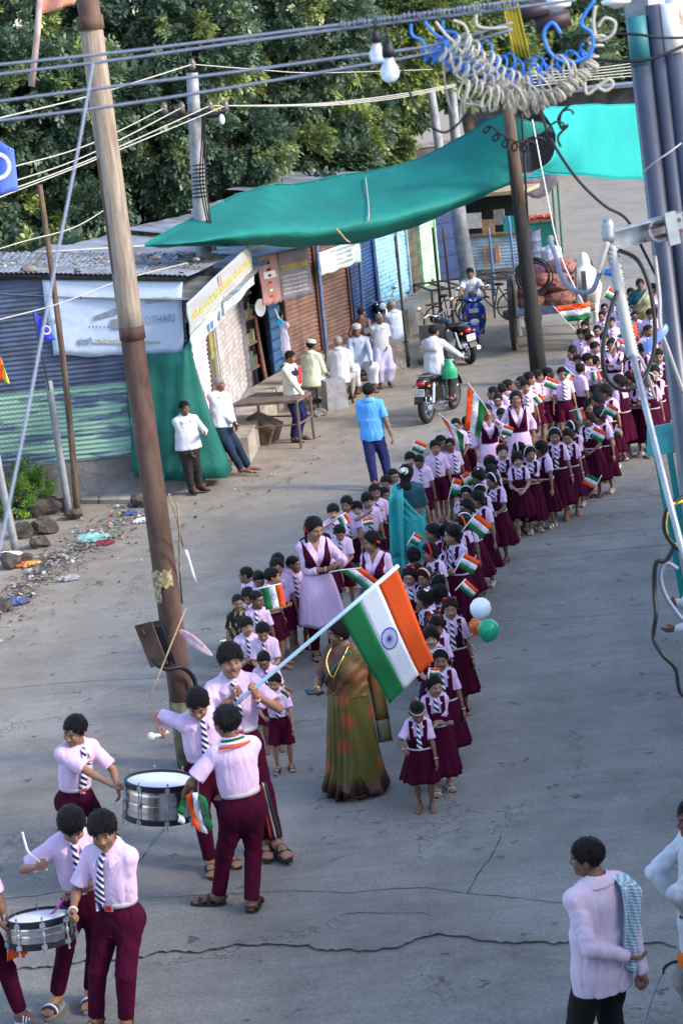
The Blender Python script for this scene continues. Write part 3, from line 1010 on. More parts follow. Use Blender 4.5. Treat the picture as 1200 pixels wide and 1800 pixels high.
  if bot in('dhoti','lungi'):
   f.warp(lambda P:.005*H*np.sin(P[...,0]/H*60+3*np.sin(P[...,2]/H*9)))
  else:
   f.warp(folds(.0035*H,20,17))
  zt=g('waist',.088)
  f.cut(lambda P:(toploc(P)[...,2]-zt)*H)
  v,q=f.mesh()
  out.append([g('botname',bot),mesh_np(bot,v,q,[botm]),None,None])
 def skirt(zt,zb,r0,r1,n=15,amp=.10,name='skirt',m=M_MAROON,seg=12,sway=(0,0),split=False):
  nn=90
  rows=[]
  for i in range(seg+1):
   t=i/seg
   cen=T(0,0,zt)if i==0 else None
   a_=T(0,0,zt);z=a_.z+(zb*H-a_.z)*t
   cx=a_.x*(1-t)+(a_.x*.3+sway[0]*H)*t;cy=a_.y*(1-t)+(a_.y*.3+sway[1]*H)*t
   e=t**.75
   rx=(r0[0]+(r1[0]-r0[0])*e)*H;ry=(r0[1]+(r1[1]-r0[1])*e)*H
   row=[]
   for k in range(nn):
    a=2*math.pi*k/nn+lt
    w=1+amp*(t**.8)*(math.sin(n*a+.8*math.sin(3*a+sn)+sn)*.7+.3*math.sin(2*n*a+1.7+sn))+.05*t*math.sin(3*a+sn*2)
    row.append((cx+rx*w*math.cos(a),cy+ry*w*math.sin(a),z+.008*H*t*math.sin(5*a+sn)))
   rows.append(row)
  last=rows[-1];cxm=sum(p[0]for p in last)/nn;cym=sum(p[1]for p in last)/nn
  rows.append([(cxm+(p[0]-cxm)*.95,cym+(p[1]-cym)*.95,p[2]+.004*H)for p in last])
  rows.append([(cxm+(p[0]-cxm)*.75,cym+(p[1]-cym)*.75,p[2]+.14*H)for p in last])
  v=np.array(rows).reshape(-1,3);S=len(rows)
  fc=np.array([(i*nn+k,(i+1)*nn+k,(i+1)*nn+(k+1)%nn,i*nn+(k+1)%nn)for i in range(S-1)for k in range(nn)])
  return v,fc
 if g('over')in('pinafore','vest','kurta'):
  f=Field(lo,hi_,vox*.8)
  if g('over')=='pinafore':
   torso(f,inf+.009*H)
   def keep(P):
    t=toploc(P);x=np.abs(t[...,0]);y=t[...,1];z=t[...,2]
    side=np.where(z>.17,x-.078,-1)
    nk=np.where(y<.0,np.minimum(.040-x,z-.205),np.minimum(.045-x,z-.25))
    return np.maximum.reduce([.03-z,side,nk,z-.333-0*x])*H
   f.cut(keep)
   v,q=f.mesh()
   sv,sq=skirt(.085,g('hem',.20),(.098,.078),(.185,.165),n=g('pleats',13),amp=.085,sway=g('sway',(0,0)))
   v,q,_=cat([(v,q,0),(sv,sq,0)])
   out.append(['pinafore',mesh_np('pinafore',v,q,[M_MAROON]),None,None])
  else:
   torso(f,inf+.010*H)
   def keep(P):
    t=toploc(P);x=np.abs(t[...,0]);y=t[...,1];z=t[...,2]
    side=x-.088
    nk=np.where(y<0,np.minimum((z-.14)*.42-x,.5),np.minimum(.035-x,z-.30))
    return np.maximum.reduce([.10-z,side,nk])*H
   f.cut(keep)
   v,q=f.mesh()
   out.append(['vest',mesh_np('vest',v,q,[M_MAROON]),None,None])
   sv,sq=skirt(.095,g('hem',.27),(.094,.074),(.165,.135),n=7,amp=.045,sway=g('sway',(0,0)))
   out.append(['kurta_skirt',mesh_np('kurta_skirt',sv,sq,[topm]),None,None])
  if g('over')=='pinafore':
   cv,cq,_=cat([(v,q,0),(surf[0],surf[1],0)]);cast=caster(cv,cq)
 if g('collar',top in('shirt','untucked')):
  mb=MB();n=25
  rows=[[],[],[],[]]
  cm=.9 if g('over')=='pinafore' else 1.0
  for i in range(n):
   a=R(-78+(156+0)*i/(n-1))+math.pi/2
   a=math.pi/2+R(-158+316*i/(n-1))
   fr=abs(i/(n-1)-.5)*2
   ca,sa=math.cos(a),math.sin(a)
   dip=.026*max(0,(fr-.55)/.45)
   wid=.064+.022*max(0,(fr-.6)/.4)
   rows[0].append(T(.036*ca,.006+.038*sa,.336-dip))
   rows[1].append(T(.040*ca,.006+.042*sa,.362-dip*1.2))
   rows[2].append(T(.052*ca,.004+.054*sa,.352-dip*1.4))
   rows[3].append(T(wid*ca*1.12,.002+wid*sa,.330-dip*1.7-.012*fr))
  mb.sheet(rows,0,thick=.003*H)
  out.append(['collar',mb.mesh('collar',[topm],smooth='auto'),None,itop])
 if g('belt',False):
  bm_=MB();n=40
  ring=[[],[],[],[]]
  zb=.088 if bot else.092;bh=.007 if g('thinbelt')else.010
  rx=(.090*stout if bot else.101);ry=(.068*stout if bot else.080)
  for i in range(n+1):
   a=2*math.pi*i/n
   for j,(dz,e)in enumerate(((-bh,.004),(-bh,.011),(bh,.011),(bh,.004))):
    ring[j].append(T((rx+e)*math.cos(a),(ry+e)*math.sin(a),zb+dz))
  bm_.sheet(ring,0)
  out.append(['belt',bm_.mesh('belt',[g('beltm',M_BELT)],smooth=True),None,None])
  if hi:
   bk=MB();cpt=T(0,-(ry+.018),zb)
   bk.box((0,0,0),(.036*H,.008*H,.030*H),0);bk.box((0,-.005*H,0),(.026*H,.004*H,.020*H),1)
   out.append(['buckle',bk.mesh('buckle',[M_BUCKLE,M_RED]),Matrix.Translation(cpt)@RT.to_4x4(),len(out)-1])
 if g('tie')and cast:
  rows=[[],[],[]]
  zs=np.linspace(.322,.322-(g('tie')if g('tie')is not True else.245),15)
  tx=g('tiex',0.0)
  for i,z in enumerate(zs):
   t=i/14
   w=(.013 if i<2 else.009+.017*t)if i<13 else(.022 if i==13 else.004)
   x0=tx*t
   h,d=cast(x0,z)
   h2=h if h is not None else T(x0,-.085,z)
   base=h2-d*(.007*H)
   for j,sx in enumerate((-1,0,1)):
    rows[j].append(base+RT@Vector((sx*w*H,-.0025*H*(1-abs(sx)),0)))
  mb=MB();mb.sheet(rows,0,thick=-.003*H)
  h,d=cast(0,.318)
  kp=(h if h is not None else T(0,-.06,.31))-d*(.006*H)
  mb.sph(kp,(.015*H,.011*H,.014*H),8,6)
  out.append(['tie',mb.mesh('tie',[M_TIE],smooth=True),None,None])
 if g('badge')and cast:
  h,d=cast(.045,.235)
  if h is not None:
   mb=MB()
   for j,mi in((-1,1),(0,0),(1,2)):mb.box((0,0,-j*.007*H),(.026*H,.004*H,.007*H),mi)
   out.append(['badge',mb.mesh('badge',[M_FWHITE,M_SAFF,M_FGREEN]),Matrix.Translation(h-d*.004*H)@RT.to_4x4(),None])
 if g('buttons')and cast:
  mb=MB()
  for i in range(5):
   h,d=cast(.0,.27-.045*i)
   if h is not None:mb.sph(h-d*.001*H,.0045*H,6,4)
  out.append(['button',mb.mesh('button',[M_BELT],smooth=True),None,itop])
 hk=g('hair','boy')
 if hk:out.append(['hair',hair_mesh(hk,g('hairm',M_HAIR),hi),MH,None])
 bl=[]
 for b_ in g('bands',()):bl+={'ribbons':['ribbonL','ribbonR'],'topred':['toprL','toprR']}.get(b_,[b_])
 for b_ in bl:
  out.append([{'wrap':'headband','jasmine':'flower_garland','ribbonL':'hair_ribbon','ribbonR':'hair_ribbon','toprL':'hair_flower','toprR':'hair_flower','topwhite':'hair_flower','mixed':'hair_flower'}.get(b_,'hairband'),band_mesh(b_),MH,None])
 if g('cap'):out.append(['cap',cap_mesh(),MH,None])
 for nm,kd in g('wrist',{}).items():
  d=HM[nm].to_3x3()@Vector((0,0,1))
  out.append(['wristband',wrist_mesh(kd),Matrix.Translation(d.normalized()*.016*H)@HM[nm],None])
 if g('shoes'):
  for nm in 'LR':
   out.append([{'shoe':'shoe','canvas':'shoe'}.get(g('shoes'),'sandal'),sandal_mesh(g('shoes')),HM['f'+nm],None])
 return{'parts':out,'J':J,'HM':HM,'MH':MH,'T':T,'sp':sp,'hh':hh,'cast':cast,'RT':RT}
def place_person(tp,loc,rz,label,catg,group=None,scale=1.0,skip=(),name='person',extra=()):
 root=thing(name,label,catg,loc,rz,group)
 root.scale=(scale,)*3
 objs=[]
 for nm,me,mw,par in tp['parts']:
  if nm in skip:
   objs.append(None);continue
  o=link(nm,me,root if par is None or objs[par]is None else objs[par],mw)
  objs.append(o)
 for nm,me,mw in extra:
  link(nm,me,root,mw)
 return root
def world_of(root,p):
 return Matrix.Translation(root.location)@root.rotation_euler.to_matrix().to_4x4()@Matrix.Scale(root.scale[0],4)@Vector(p)
# ================================================================== setting materials
def road_mat():
 m=bpy.data.materials.new('concrete_road');m.use_nodes=True
 nt=m.node_tree;N=nt.nodes;L=nt.links
 b=N['Principled BSDF'];b.inputs['Roughness'].default_value=0.9;b.inputs['Specular IOR Level'].default_value=0.2
 geo_=N.new('ShaderNodeNewGeometry');pos=geo_.outputs['Position']
 def noise(scale,det=6,rough=.6,vec=pos,dist=0.0):
  n=N.new('ShaderNodeTexNoise');n.inputs['Scale'].default_value=scale;n.inputs['Detail'].default_value=det
  n.inputs['Roughness'].default_value=rough;n.inputs['Distortion'].default_value=dist;L.new(vec,n.inputs['Vector']);return n.outputs['Fac']
 def ramp(f,a,b_,ca=(0,0,0),cb=(1,1,1)):
  r=N.new('ShaderNodeValToRGB');r.color_ramp.elements[0].position=a;r.color_ramp.elements[1].position=b_
  r.color_ramp.elements[0].color=(*ca,1);r.color_ramp.elements[1].color=(*cb,1);L.new(f,r.inputs[0]);return r.outputs['Color']
 def mix(a,b_,f,typ='MIX'):
  x=N.new('ShaderNodeMix');x.data_type='RGBA';x.blend_type=typ
  for s,v in((x.inputs[0],f),(x.inputs[6],a),(x.inputs[7],b_)):
   if isinstance(v,(int,float)):s.default_value=v
   elif isinstance(v,tuple):s.default_value=(*v,1)
   else:L.new(v,s)
  return x.outputs[2]
 def math_(op,a,b_=0.5):
  x=N.new('ShaderNodeMath');x.operation=op
  for s,v in((x.inputs[0],a),(x.inputs[1],b_)):
   if isinstance(v,(int,float)):s.default_value=v
   else:L.new(v,s)
  return x.outputs[0]
 mp=N.new('ShaderNodeMapping');mp.inputs['Scale'].default_value=(.35,9,1);mp.inputs['Rotation'].default_value=(0,0,R(-8));L.new(pos,mp.inputs[0])
 c=mix((.168,.152,.138),(.305,.284,.258),ramp(noise(.42,9,.74),.34,.66))
 c=mix(c,ramp(noise(1.0,5,.6,mp.outputs[0]),.35,.65,(.78,.78,.79),(1.10,1.10,1.10)),.4,'MULTIPLY')
 c=mix(c,ramp(noise(38,5,.7),.30,.72,(.62,.62,.62),(1.25,1.25,1.25)),.8,'MULTIPLY')
 v=N.new('ShaderNodeTexVoronoi');v.inputs['Scale'].default_value=3.4;v.inputs['Randomness'].default_value=1
 wob=N.new('ShaderNodeTexNoise');wob.inputs['Scale'].default_value=9;L.new(pos,wob.inputs['Vector'])
 vm=N.new('ShaderNodeVectorMath');vm.operation='MULTIPLY_ADD';L.new(wob.outputs['Color'],vm.inputs[0]);vm.inputs[1].default_value=(.35,.35,0);L.new(pos,vm.inputs[2])
 L.new(vm.outputs[0],v.inputs['Vector'])
 chip=ramp(v.outputs['Distance'],.09,.16,(1,1,1),(0,0,0))
 chipm=math_('MULTIPLY',chip,ramp(noise(1.7,3),.43,.52))
 c=mix(c,(.07,.068,.068),math_('MULTIPLY',chipm,.75))
 c=mix(c,(.12,.112,.105),math_('MULTIPLY',ramp(noise(.9,7,.7,dist=1.0),.54,.72),.6))
 v2=N.new('ShaderNodeTexVoronoi');v2.feature='DISTANCE_TO_EDGE';v2.inputs['Scale'].default_value=.42
 vm2=N.new('ShaderNodeVectorMath');vm2.operation='MULTIPLY_ADD';L.new(wob.outputs['Color'],vm2.inputs[0]);vm2.inputs[1].default_value=(.6,.6,0);L.new(pos,vm2.inputs[2])
 L.new(vm2.outputs[0],v2.inputs['Vector'])
 ck=math_('MULTIPLY',ramp(v2.outputs['Distance'],.0,.0055,(1,1,1),(0,0,0)),ramp(noise(.5,2),.46,.60))
 c=mix(c,(.06,.058,.058),math_('MULTIPLY',ck,.18))
 at_=N.new('ShaderNodeAttribute');at_.attribute_name='dust'
 dn=math_('ADD',at_.outputs['Fac'],math_('MULTIPLY',math_('SUBTRACT',noise(.8,8,.7),.5),.9))
 dcol=mix((.23,.19,.145),(.34,.295,.24),ramp(noise(2.2,8,.7),.35,.65))
 dcol=mix(dcol,ramp(noise(55,4,.75),.3,.75,(.55,.55,.55),(1.3,1.3,1.3)),.8,'MULTIPLY')
 c=mix(c,dcol,ramp(dn,.25,.85))
 L.new(c,b.inputs['Base Color'])
 bp=N.new('ShaderNodeBump');bp.inputs['Strength'].default_value=.8;bp.inputs['Distance'].default_value=.012
 h=math_('SUBTRACT',math_('ADD',noise(30,6,.7),math_('MULTIPLY',noise(4,4),1.5)),math_('ADD',chipm,math_('MULTIPLY',ck,1.5)))
 L.new(h,bp.inputs['Height']);L.new(bp.outputs[0],b.inputs['Normal'])
 return m
M_ROAD=road_mat()
M_DIRT=mat('dirt',(.26,.215,.165),rough=1,noise=.5,nscale=3,bump=.9,bscale=18,bdist=.03)
def paint_mat(name,col,worn,rough=.7,nscale=3.0,lo=.42,hi=.55,metal=0.0,bump=.15,stretch=None,bscale=60):
 return mat(name,col,rough=rough,col2=worn,nscale=nscale,lo=lo,hi=hi,metal=metal,bump=bump,bscale=bscale,stretch=stretch,detail=9)
M_TINBLUE=paint_mat('tin_slate_blue',(.085,.115,.19),(.07,.085,.125),rough=.55,metal=.1)
M_TINGREEN=paint_mat('tin_flaking_green',(.25,.42,.33),(.10,.14,.20),rough=.65,nscale=2.2,lo=.43,hi=.50,stretch=(.5,1,3))
M_TINPINK=paint_mat('tin_pink',(.62,.42,.50),(.48,.32,.39),rough=.65)
M_TINROOF=paint_mat('tin_roof',(.24,.27,.33),(.13,.125,.13),rough=.6,nscale=1.6,lo=.38,hi=.6,metal=.15)
M_TINGREY=paint_mat('tin_pale_blue',(.34,.47,.58),(.25,.32,.40),rough=.55)
M_PLASTER=mat('plaster_grey',(.25,.235,.235),rough=.95,col2=(.13,.12,.115),nscale=1.6,lo=.36,hi=.62,bump=.7,bscale=14,bdist=.03,detail=9)
M_STONE=mat('stone',(.24,.22,.20),rough=.95,noise=.5,nscale=5,bump=.9,bscale=16,bdist=.03)
M_CEMENT=mat('cement_ledge',(.40,.36,.30),rough=.95,col2=(.20,.175,.15),nscale=2.4,lo=.35,hi=.62,bump=.8,bscale=20,bdist=.02,detail=9)
M_SHGREY=paint_mat('shutter_grey',(.40,.37,.37),(.27,.24,.23),rough=.55)
M_SHBROWN=paint_mat('shutter_brown',(.20,.105,.075),(.13,.075,.06),rough=.55)
M_SHBLUE=paint_mat('shutter_dark_blue',(.014,.055,.19),(.012,.03,.09),rough=.5)
M_SHLIGHT=paint_mat('shutter_light_blue',(.26,.52,.66),(.12,.24,.34),rough=.55,nscale=6,lo=.36,hi=.5)
M_SHGREEN=paint_mat('shutter_pale_green',(.42,.66,.44),(.25,.40,.27),rough=.6)
M_BLUEW=paint_mat('sheet_royal_blue',(.010,.035,.13),(.012,.03,.10),rough=.5)
M_OLIVE=paint_mat('door_olive',(.09,.085,.06),(.05,.045,.035),rough=.8)
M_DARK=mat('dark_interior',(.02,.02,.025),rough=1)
M_PURPB=mat('brick_purple',(.22,.12,.15),rough=.9,noise=.4,nscale=7,bump=.5,bscale=20)
M_RUST=mat('rusty_steel',(.135,.082,.062),rough=.85,col2=(.05,.026,.024),nscale=5,lo=.35,hi=.65,bump=.5,bscale=70,stretch=(1,1,.35),detail=10)
M_PALEPAINT=mat('old_pale_paint',(.32,.27,.215),rough=.8,col2=(.16,.11,.085),nscale=11,lo=.34,hi=.60,bump=.4,bscale=70,stretch=(1.6,1.6,.16),detail=10)
M_WOOD=mat('weathered_wood',(.17,.115,.08),rough=.95,noise=.55,nscale=10,bump=.9,bscale=40,stretch=(3,3,.25))
M_WOODP=mat('pale_wood',(.42,.32,.20),rough=.9,noise=.4,nscale=10,bump=.5,bscale=40)
M_WOODD=mat('dark_tarred_wood',(.035,.032,.032),rough=.9,noise=.5,nscale=8,bump=.9,bscale=30,stretch=(3,3,.3))
M_CONC=mat('concrete_pole',(.30,.31,.33),rough=.92,col2=(.19,.19,.20),nscale=6,lo=.35,hi=.65,bump=.4,bscale=50)
M_STEEL=mat('galvanised_steel',(.34,.37,.42),rough=.45,metal=.6,noise=.25,nscale=14)
M_DSTEEL=mat('dark_steel',(.06,.055,.055),rough=.6,metal=.4,noise=.4,nscale=14)
M_BLUEPOST=mat('blue_post_paint',(.10,.17,.33),rough=.6,noise=.35,nscale=9)
M_PIPE=mat('grey_pvc_pipe',(.048,.058,.098),rough=.42,noise=.2,nscale=5,spec=.5)
M_CABLEG=mat('aluminium_wire',(.17,.20,.28),rough=.6,noise=.15,nscale=30)
M_CABLEW=mat('pale_wire',(.36,.35,.33),rough=.6)
M_CABLEK=mat('black_cable',(.012,.012,.016),rough=.5)
M_CABLEB=mat('blue_cable',(.03,.17,.62),rough=.45)
M_CABLEC=mat('cream_cable',(.44,.41,.35),rough=.5,noise=.15,nscale=40)
M_CABLEY=mat('yellow_cable',(.65,.48,.03),rough=.45)
M_TARP=None
def tarp_mat(name,col,trans,col2):
 m=bpy.data.materials.new(name);m.use_nodes=True
 nt=m.node_tree;N=nt.nodes;L=nt.links
 b=N['Principled BSDF'];b.inputs['Roughness'].default_value=.65;b.inputs['Specular IOR Level'].default_value=.3
 tc=N.new('ShaderNodeTexCoord');n=N.new('ShaderNodeTexNoise');n.inputs['Scale'].default_value=1.3;n.inputs['Detail'].default_value=8
 L.new(tc.outputs['Object'],n.inputs['Vector'])
 r=N.new('ShaderNodeValToRGB');r.color_ramp.elements[0].position=.35;r.color_ramp.elements[1].position=.65
 r.color_ramp.elements[0].color=(*col2,1);r.color_ramp.elements[1].color=(*col,1);L.new(n.outputs['Fac'],r.inputs[0])
 L.new(r.outputs[0],b.inputs['Base Color'])
 n2=N.new('ShaderNodeTexNoise');n2.inputs['Scale'].default_value=3.2;n2.inputs['Detail'].default_value=6;n2.inputs['Distortion'].default_value=1.5;L.new(tc.outputs['Object'],n2.inputs['Vector'])
 bp=N.new('ShaderNodeBump');bp.inputs['Strength'].default_value=.35;bp.inputs['Distance'].default_value=.05;L.new(n2.outputs['Fac'],bp.inputs['Height']);L.new(bp.outputs[0],b.inputs['Normal'])
 t=N.new('ShaderNodeBsdfTranslucent');L.new(r.outputs[0],t.inputs[0])
 mx=N.new('ShaderNodeMixShader');mx.inputs[0].default_value=trans
 L.new(b.outputs[0],mx.inputs[1]);L.new(t.outputs[0],mx.inputs[2])
 L.new(mx.outputs[0],N['Material Output'].inputs['Surface'])
 return m
M_TARP=tarp_mat('tarpaulin_green',(.008,.215,.185),.30,(.007,.175,.155))
M_TARP2=tarp_mat('tarpaulin_turquoise',(.03,.52,.50),.45,(.025,.46,.45))
M_CLOTHG=tarp_mat('shade_net_green',(.009,.14,.115),.12,(.006,.085,.075))
M_BANNER=mat('banner_vinyl',(.50,.59,.74),rough=.5,noise=.12,nscale=2,bump=.5,bscale=4,bdist=.05)
M_PRINT=mat('print_ink',(.10,.13,.20),rough=.6)
M_PRINTP=mat('print_ink_faded',(.30,.35,.44),rough=.6,noise=.3,nscale=8)
# ------------------------------------------------------------------ ground and road
EDGE=[at(*p)[:2]if False else(at(*p).x,at(*p).y)for p in((-400,1250),(0,1075),(150,985),(300,905),(395,852),(560,745),(700,655),(790,605),(850,560),(885,490),(960,400))]
def dist_edge(x,y):
 """signed distance to the verge line, positive on the road"""
 best=1e9;sgn=1
 for(x0,y0),(x1,y1)in zip(EDGE[:-1],EDGE[1:]):
  dx,dy=x1-x0,y1-y0;L2=dx*dx+dy*dy
  t=max(0,min(1,((x-x0)*dx+(y-y0)*dy)/L2))
  d=math.hypot(x-x0-t*dx,y-y0-t*dy)
  if d<best:
   best=d;sgn=1 if dx*(y-y0)-dy*(x-x0)<0 else-1
 return best*sgn
def crackY(x):
 """near edge of the upper slab (world y of the broken joint)"""
 X=[p.x for p in CRK];Y=[p.y for p in CRK]
 return float(np.interp(x,X,Y))
CRK=[at(*p)for p in((-300,1715),(0,1700),(120,1692),(240,1685),(285,1672),(320,1668),(350,1672),(420,1660),(500,1655),(560,1665),(640,1666),(700,1658),(760,1645),(830,1644),(880,1655),(1000,1655),(1170,1660),(1400,1668))]
big=MB();big.box((10,60,-.20),(700,700,.2));g=big.obj('ground',[M_DIRT]);tag(g,kind='structure')
def road_grid(name,xs,vs_rows,z):
 """rows of y per column"""
 v=[];nj=len(vs_rows[0])
 for x,col in zip(xs,vs_rows):
  for y in col:v.append((x,y,z+.012*math.sin(x*.7+y*.31)*math.sin(y*.5)*0))
 f=np.array([(i*nj+j,(i+1)*nj+j,(i+1)*nj+j+1,i*nj+j+1)for i in range(len(xs)-1)for j in range(nj-1)])
 v=np.array(v)
 me=mesh_np(name,v,f,[M_ROAD],smooth=False)
 a=me.attributes.new('dust','FLOAT','POINT')
 d=np.array([dist_edge(p[0],p[1])for p in v])
 val=np.clip(1.0-(d+.3)/5.5,0,1)**1.5
 val=np.where(v[:,1]>60,np.maximum(val,.45),val)
 a.data.foreach_set('value',val.astype(np.float32))
 return me,v
xs=np.arange(-16,60,.4)
rows=[]
jag=np.random.RandomState(2)
for x in xs:rows.append(None)
xs=np.concatenate([np.arange(-16,-5,1.0),np.arange(-5,5,.035),np.arange(5,60,1.0)])
rows=[];jv=0
for x in xs:
 jv=jv*.72+jag.uniform(-1,1)*.030
 y0=crackY(x)+jv+.03*math.sin(x*5.1)
 rows.append(np.concatenate([[y0,y0+.02],np.linspace(y0+.3,20,9),np.arange(21,60,1.2),np.arange(61,200,6)]))
me,v=road_grid('road',xs,rows,0.0)
nj=len(rows[0]);front=v.reshape(len(xs),nj,3)[:,0,:]
mb=MB()
g0=[tuple(p)for p in front];g1=[(p[0],p[1]+.03+.01*math.sin(p[0]*90),-.036)for p in front]
mb.sheet([g0,g1],0)
road=link('road',me);tag(road,kind='structure')
fe=mb.obj('road_slab_edge',[M_ROAD],road,smooth=False)
xs2=np.concatenate([np.arange(-16,-5,1.0),np.arange(-5,5,.25),np.arange(5,30,1.0)])
me2,_=road_grid('road_strip',xs2,[np.linspace(3,14.6,12)for x in xs2],-.020)
tag(link('road_strip',me2),kind='structure')
def crack(pts,w,name,m,z=.004):
 """flat irregular strip lying on the road"""
 P=[at(*p)for p in pts];L_,Rr=[],[]
 fine=[]
 for a,b in zip(P[:-1],P[1:]):
  n=max(2,int((b-a).length/.06))
  for i in range(n):fine.append(a.lerp(b,i/n))
 fine.append(P[-1]);off=0
 for i,p in enumerate(fine):
  d=(fine[min(i+1,len(fine)-1)]-fine[max(0,i-1)]).normalized();n=Vector((-d.y,d.x,0))
  off=off*.8+rnd.uniform(-.012,.012);ww=w*rnd.uniform(.4,1.4)
  L_.append(p+n*(off+ww/2)+Vector((0,0,z)));Rr.append(p+n*(off-ww/2)+Vector((0,0,z)))
 mb=MB();mb.sheet([L_,Rr],0)
 o=mb.obj(name,[m],None,smooth=False);tag(o,kind='structure');return o
M_CRACK=mat('crack_shadow',(.045,.043,.043),rough=1)
M_JOINT=mat('road_joint_filler',(.36,.355,.35),rough=1,noise=.3,nscale=20)
M_JOINTD=mat('road_joint_dark',(.12,.118,.118),rough=1,noise=.4,nscale=20)
crack(((240,1580),(330,1573),(420,1570),(520,1566),(600,1570),(660,1566),(735,1561),(790,1565),(860,1572),(940,1582),(1010,1588)),.007,'road_crack',M_CRACK)
crack(((600,1608),(690,1604),(745,1602),(760,1608)),.008,'road_crack',M_CRACK)
crack(((290,1455),(265,1490),(240,1520),(228,1545),(150,1560),(60,1575),(0,1580)),.009,'road_crack',M_CRACK)
crack(((880,1470),(860,1510),(835,1540),(825,1570)),.008,'road_crack',M_CRACK)
crack(((120,1700),(85,1770),(75,1800)),.012,'road_crack',M_CRACK,z=-.015)
crack(((560,1098),(700,1094),(880,1089),(1010,1084),(1110,1078),(1180,1078)),.018,'road_joint',M_JOINT)
for yy in(880,905,938,968):
 crack(((930,yy+12),(1060,yy),(1190,yy-12)),.012,'road_joint',M_JOINTD)
crack(((0,1212),(120,1200),(260,1192),(390,1180)),.010,'road_joint',M_JOINTD)
# ------------------------------------------------------------------ corrugated sheets and shutters
class Wall:
 """vertical plane from A to B (ground points); u along, n outwards"""
 def __init__(s,A,B):
  s.A=Vector((A[0],A[1],0));s.B=Vector((B[0],B[1],0))
  s.L=(s.B-s.A).length;s.u=(s.B-s.A).normalized();s.n=Vector((s.u.y,-s.u.x,0))
 def p(s,u,z,off=0.0):return s.A+s.u*u+s.n*off+Vector((0,0,z))
 def mat4(s,u,z,off=0.0):
  """X along the wall, Y up, Z outwards (for lettering)"""
  return Matrix.Translation(s.p(u,z,off))@Matrix((s.u,(0,0,1),s.n)).transposed().to_4x4()
def corrugated(w,u0,u1,z0,z1,pitch=.076,amp=.010,off=0.0,horizontal=True,name='sheet',m=None,parent=None,ragged=0.0):
 nv=int((z1-z0)/pitch*6)if horizontal else 2
 nu=14 if horizontal else int((u1-u0)/pitch*6)
 g=[]
 for i in range(nu+1):
  row=[]
  uu=u0+(u1-u0)*i/nu
  for j in range(nv+1):
   z=z0+(z1-z0)*j/nv
   ph=(z if horizontal else uu)/pitch*2*math.pi
   row.append(w.p(uu+(ragged*math.sin(z*9)if i in(0,nu)else 0),z,off+amp*math.sin(ph)+.012*math.sin(uu*2.1+z*.8)))
  g.append(row)
 mb=MB();mb.sheet(g,0)
 return mb.obj(name,[m],parent,smooth=True)
def shutter(w,u0,u1,z0,z1,m,parent,name='rolling_shutter',pitch=.085,off=.03,frame=None):
 """rolling shutter of half-round slats with side guides and bottom rail"""
 g=[]
 zs=[]
 n=int((z1-z0)/pitch)
 for i in range(n):
  zb=z0+(z1-z0)*i/n;h=(z1-z0)/n
  zs+=[(zb,0),(zb+h*.12,.0),(zb+h*.2,.012),(zb+h*.5,.020),(zb+h*.8,.012),(zb+h*.88,0)]
 zs.append((z1,0))
 mb=MB();mb.sheet([[w.p(u0,z,off+o)for z,o in zs],[w.p(u1,z,off+o)for z,o in zs]],0)
 o=mb.obj(name,[m],parent,smooth=False)
 fm=frame or m
 for u in(u0-.03,u1+.03):
  b=MB();Rm=Matrix((w.u,-w.n,(0,0,1))).transposed()
  b.box(w.p(u,(z0+z1)/2,off+.02),(.06,.10,z1-z0+.02),0,Rm);b.obj('shutter_guide',[fm],o)
 b=MB();Rm=Matrix((w.u,-w.n,(0,0,1))).transposed()
 b.box(w.p((u0+u1)/2,z0+.05,off+.035),(u1-u0-.01,.05,.08),0,Rm);b.obj('bottom_rail',[fm],o)
 b=MB();b.box(w.p((u0+u1)/2,z0+.09,off+.075),(.16,.03,.05),0,Rm);b.obj('handle',[M_DSTEEL],o)
 return o
def wallbox(w,u0,u1,z0,z1,th=.2,off=0.0,name='wall',m=None,parent=None):
 b=MB();Rm=Matrix((w.u,-w.n,(0,0,1))).transposed()
 b.box(w.p((u0+u1)/2,(z0+z1)/2,off-th/2),(u1-u0,th,z1-z0),0,Rm)
 return b.obj(name,[m],parent)
def roof_sheet(A,B,C,D,name,m,parent,pitch=.076,amp=.010,along='AB'):
 """corrugated roof panel on corners A,B (eave) C,D (back); ribs run eave->back"""
 A,B,C,D=map(Vector,(A,B,C,D))
 n=int((B-A).length/pitch*5);g=[]
 up=(B-A).cross(D-A).normalized()
 if up.z<0:up=-up
 for i in range(n+1):
  t=i/n;e0=A.lerp(B,t);e1=D.lerp(C,t)
  o=up*amp*math.sin(2*math.pi*t*n/5)
  g.append([e0.lerp(e1,s_)+o+Vector((0,0,-.03*math.sin(math.pi*s_)+.006*math.sin(t*23+s_*7)))for s_ in(0,.2,.4,.6,.8,1)])
 mb=MB();mb.sheet(g,0)
 return mb.obj(name,[m],parent,smooth=True)
def post(name,label,catg,px0,py0,px1,py1,r0,r1,m,Y=None,group=None,n=10,z0=0.0,bend=0.0,wob=.06):
 """leaning post whose foot is seen at px0,py0 and top at px1,py1"""
 a=at(px0,py0,z0);Y=Y or a.y
 if Y!=a.y:a=aty(px0,py0,Y)
 b=aty(px1,py1,Y)
 mb=MB();pts=[];rr=[]
 for i in range(9):
  t=i/8;pts.append(a.lerp(b,t)+Vector((bend*math.sin(math.pi*t)+wob*r0*math.sin(7*t),0,0)));rr.append(r0+(r1-r0)*t)
 mb.tube([p-a for p in pts],rr,n)
 root=thing(name,label,catg,a,0,group)
 mb.obj('shaft',[m],root,smooth=True)
 return root,a,b
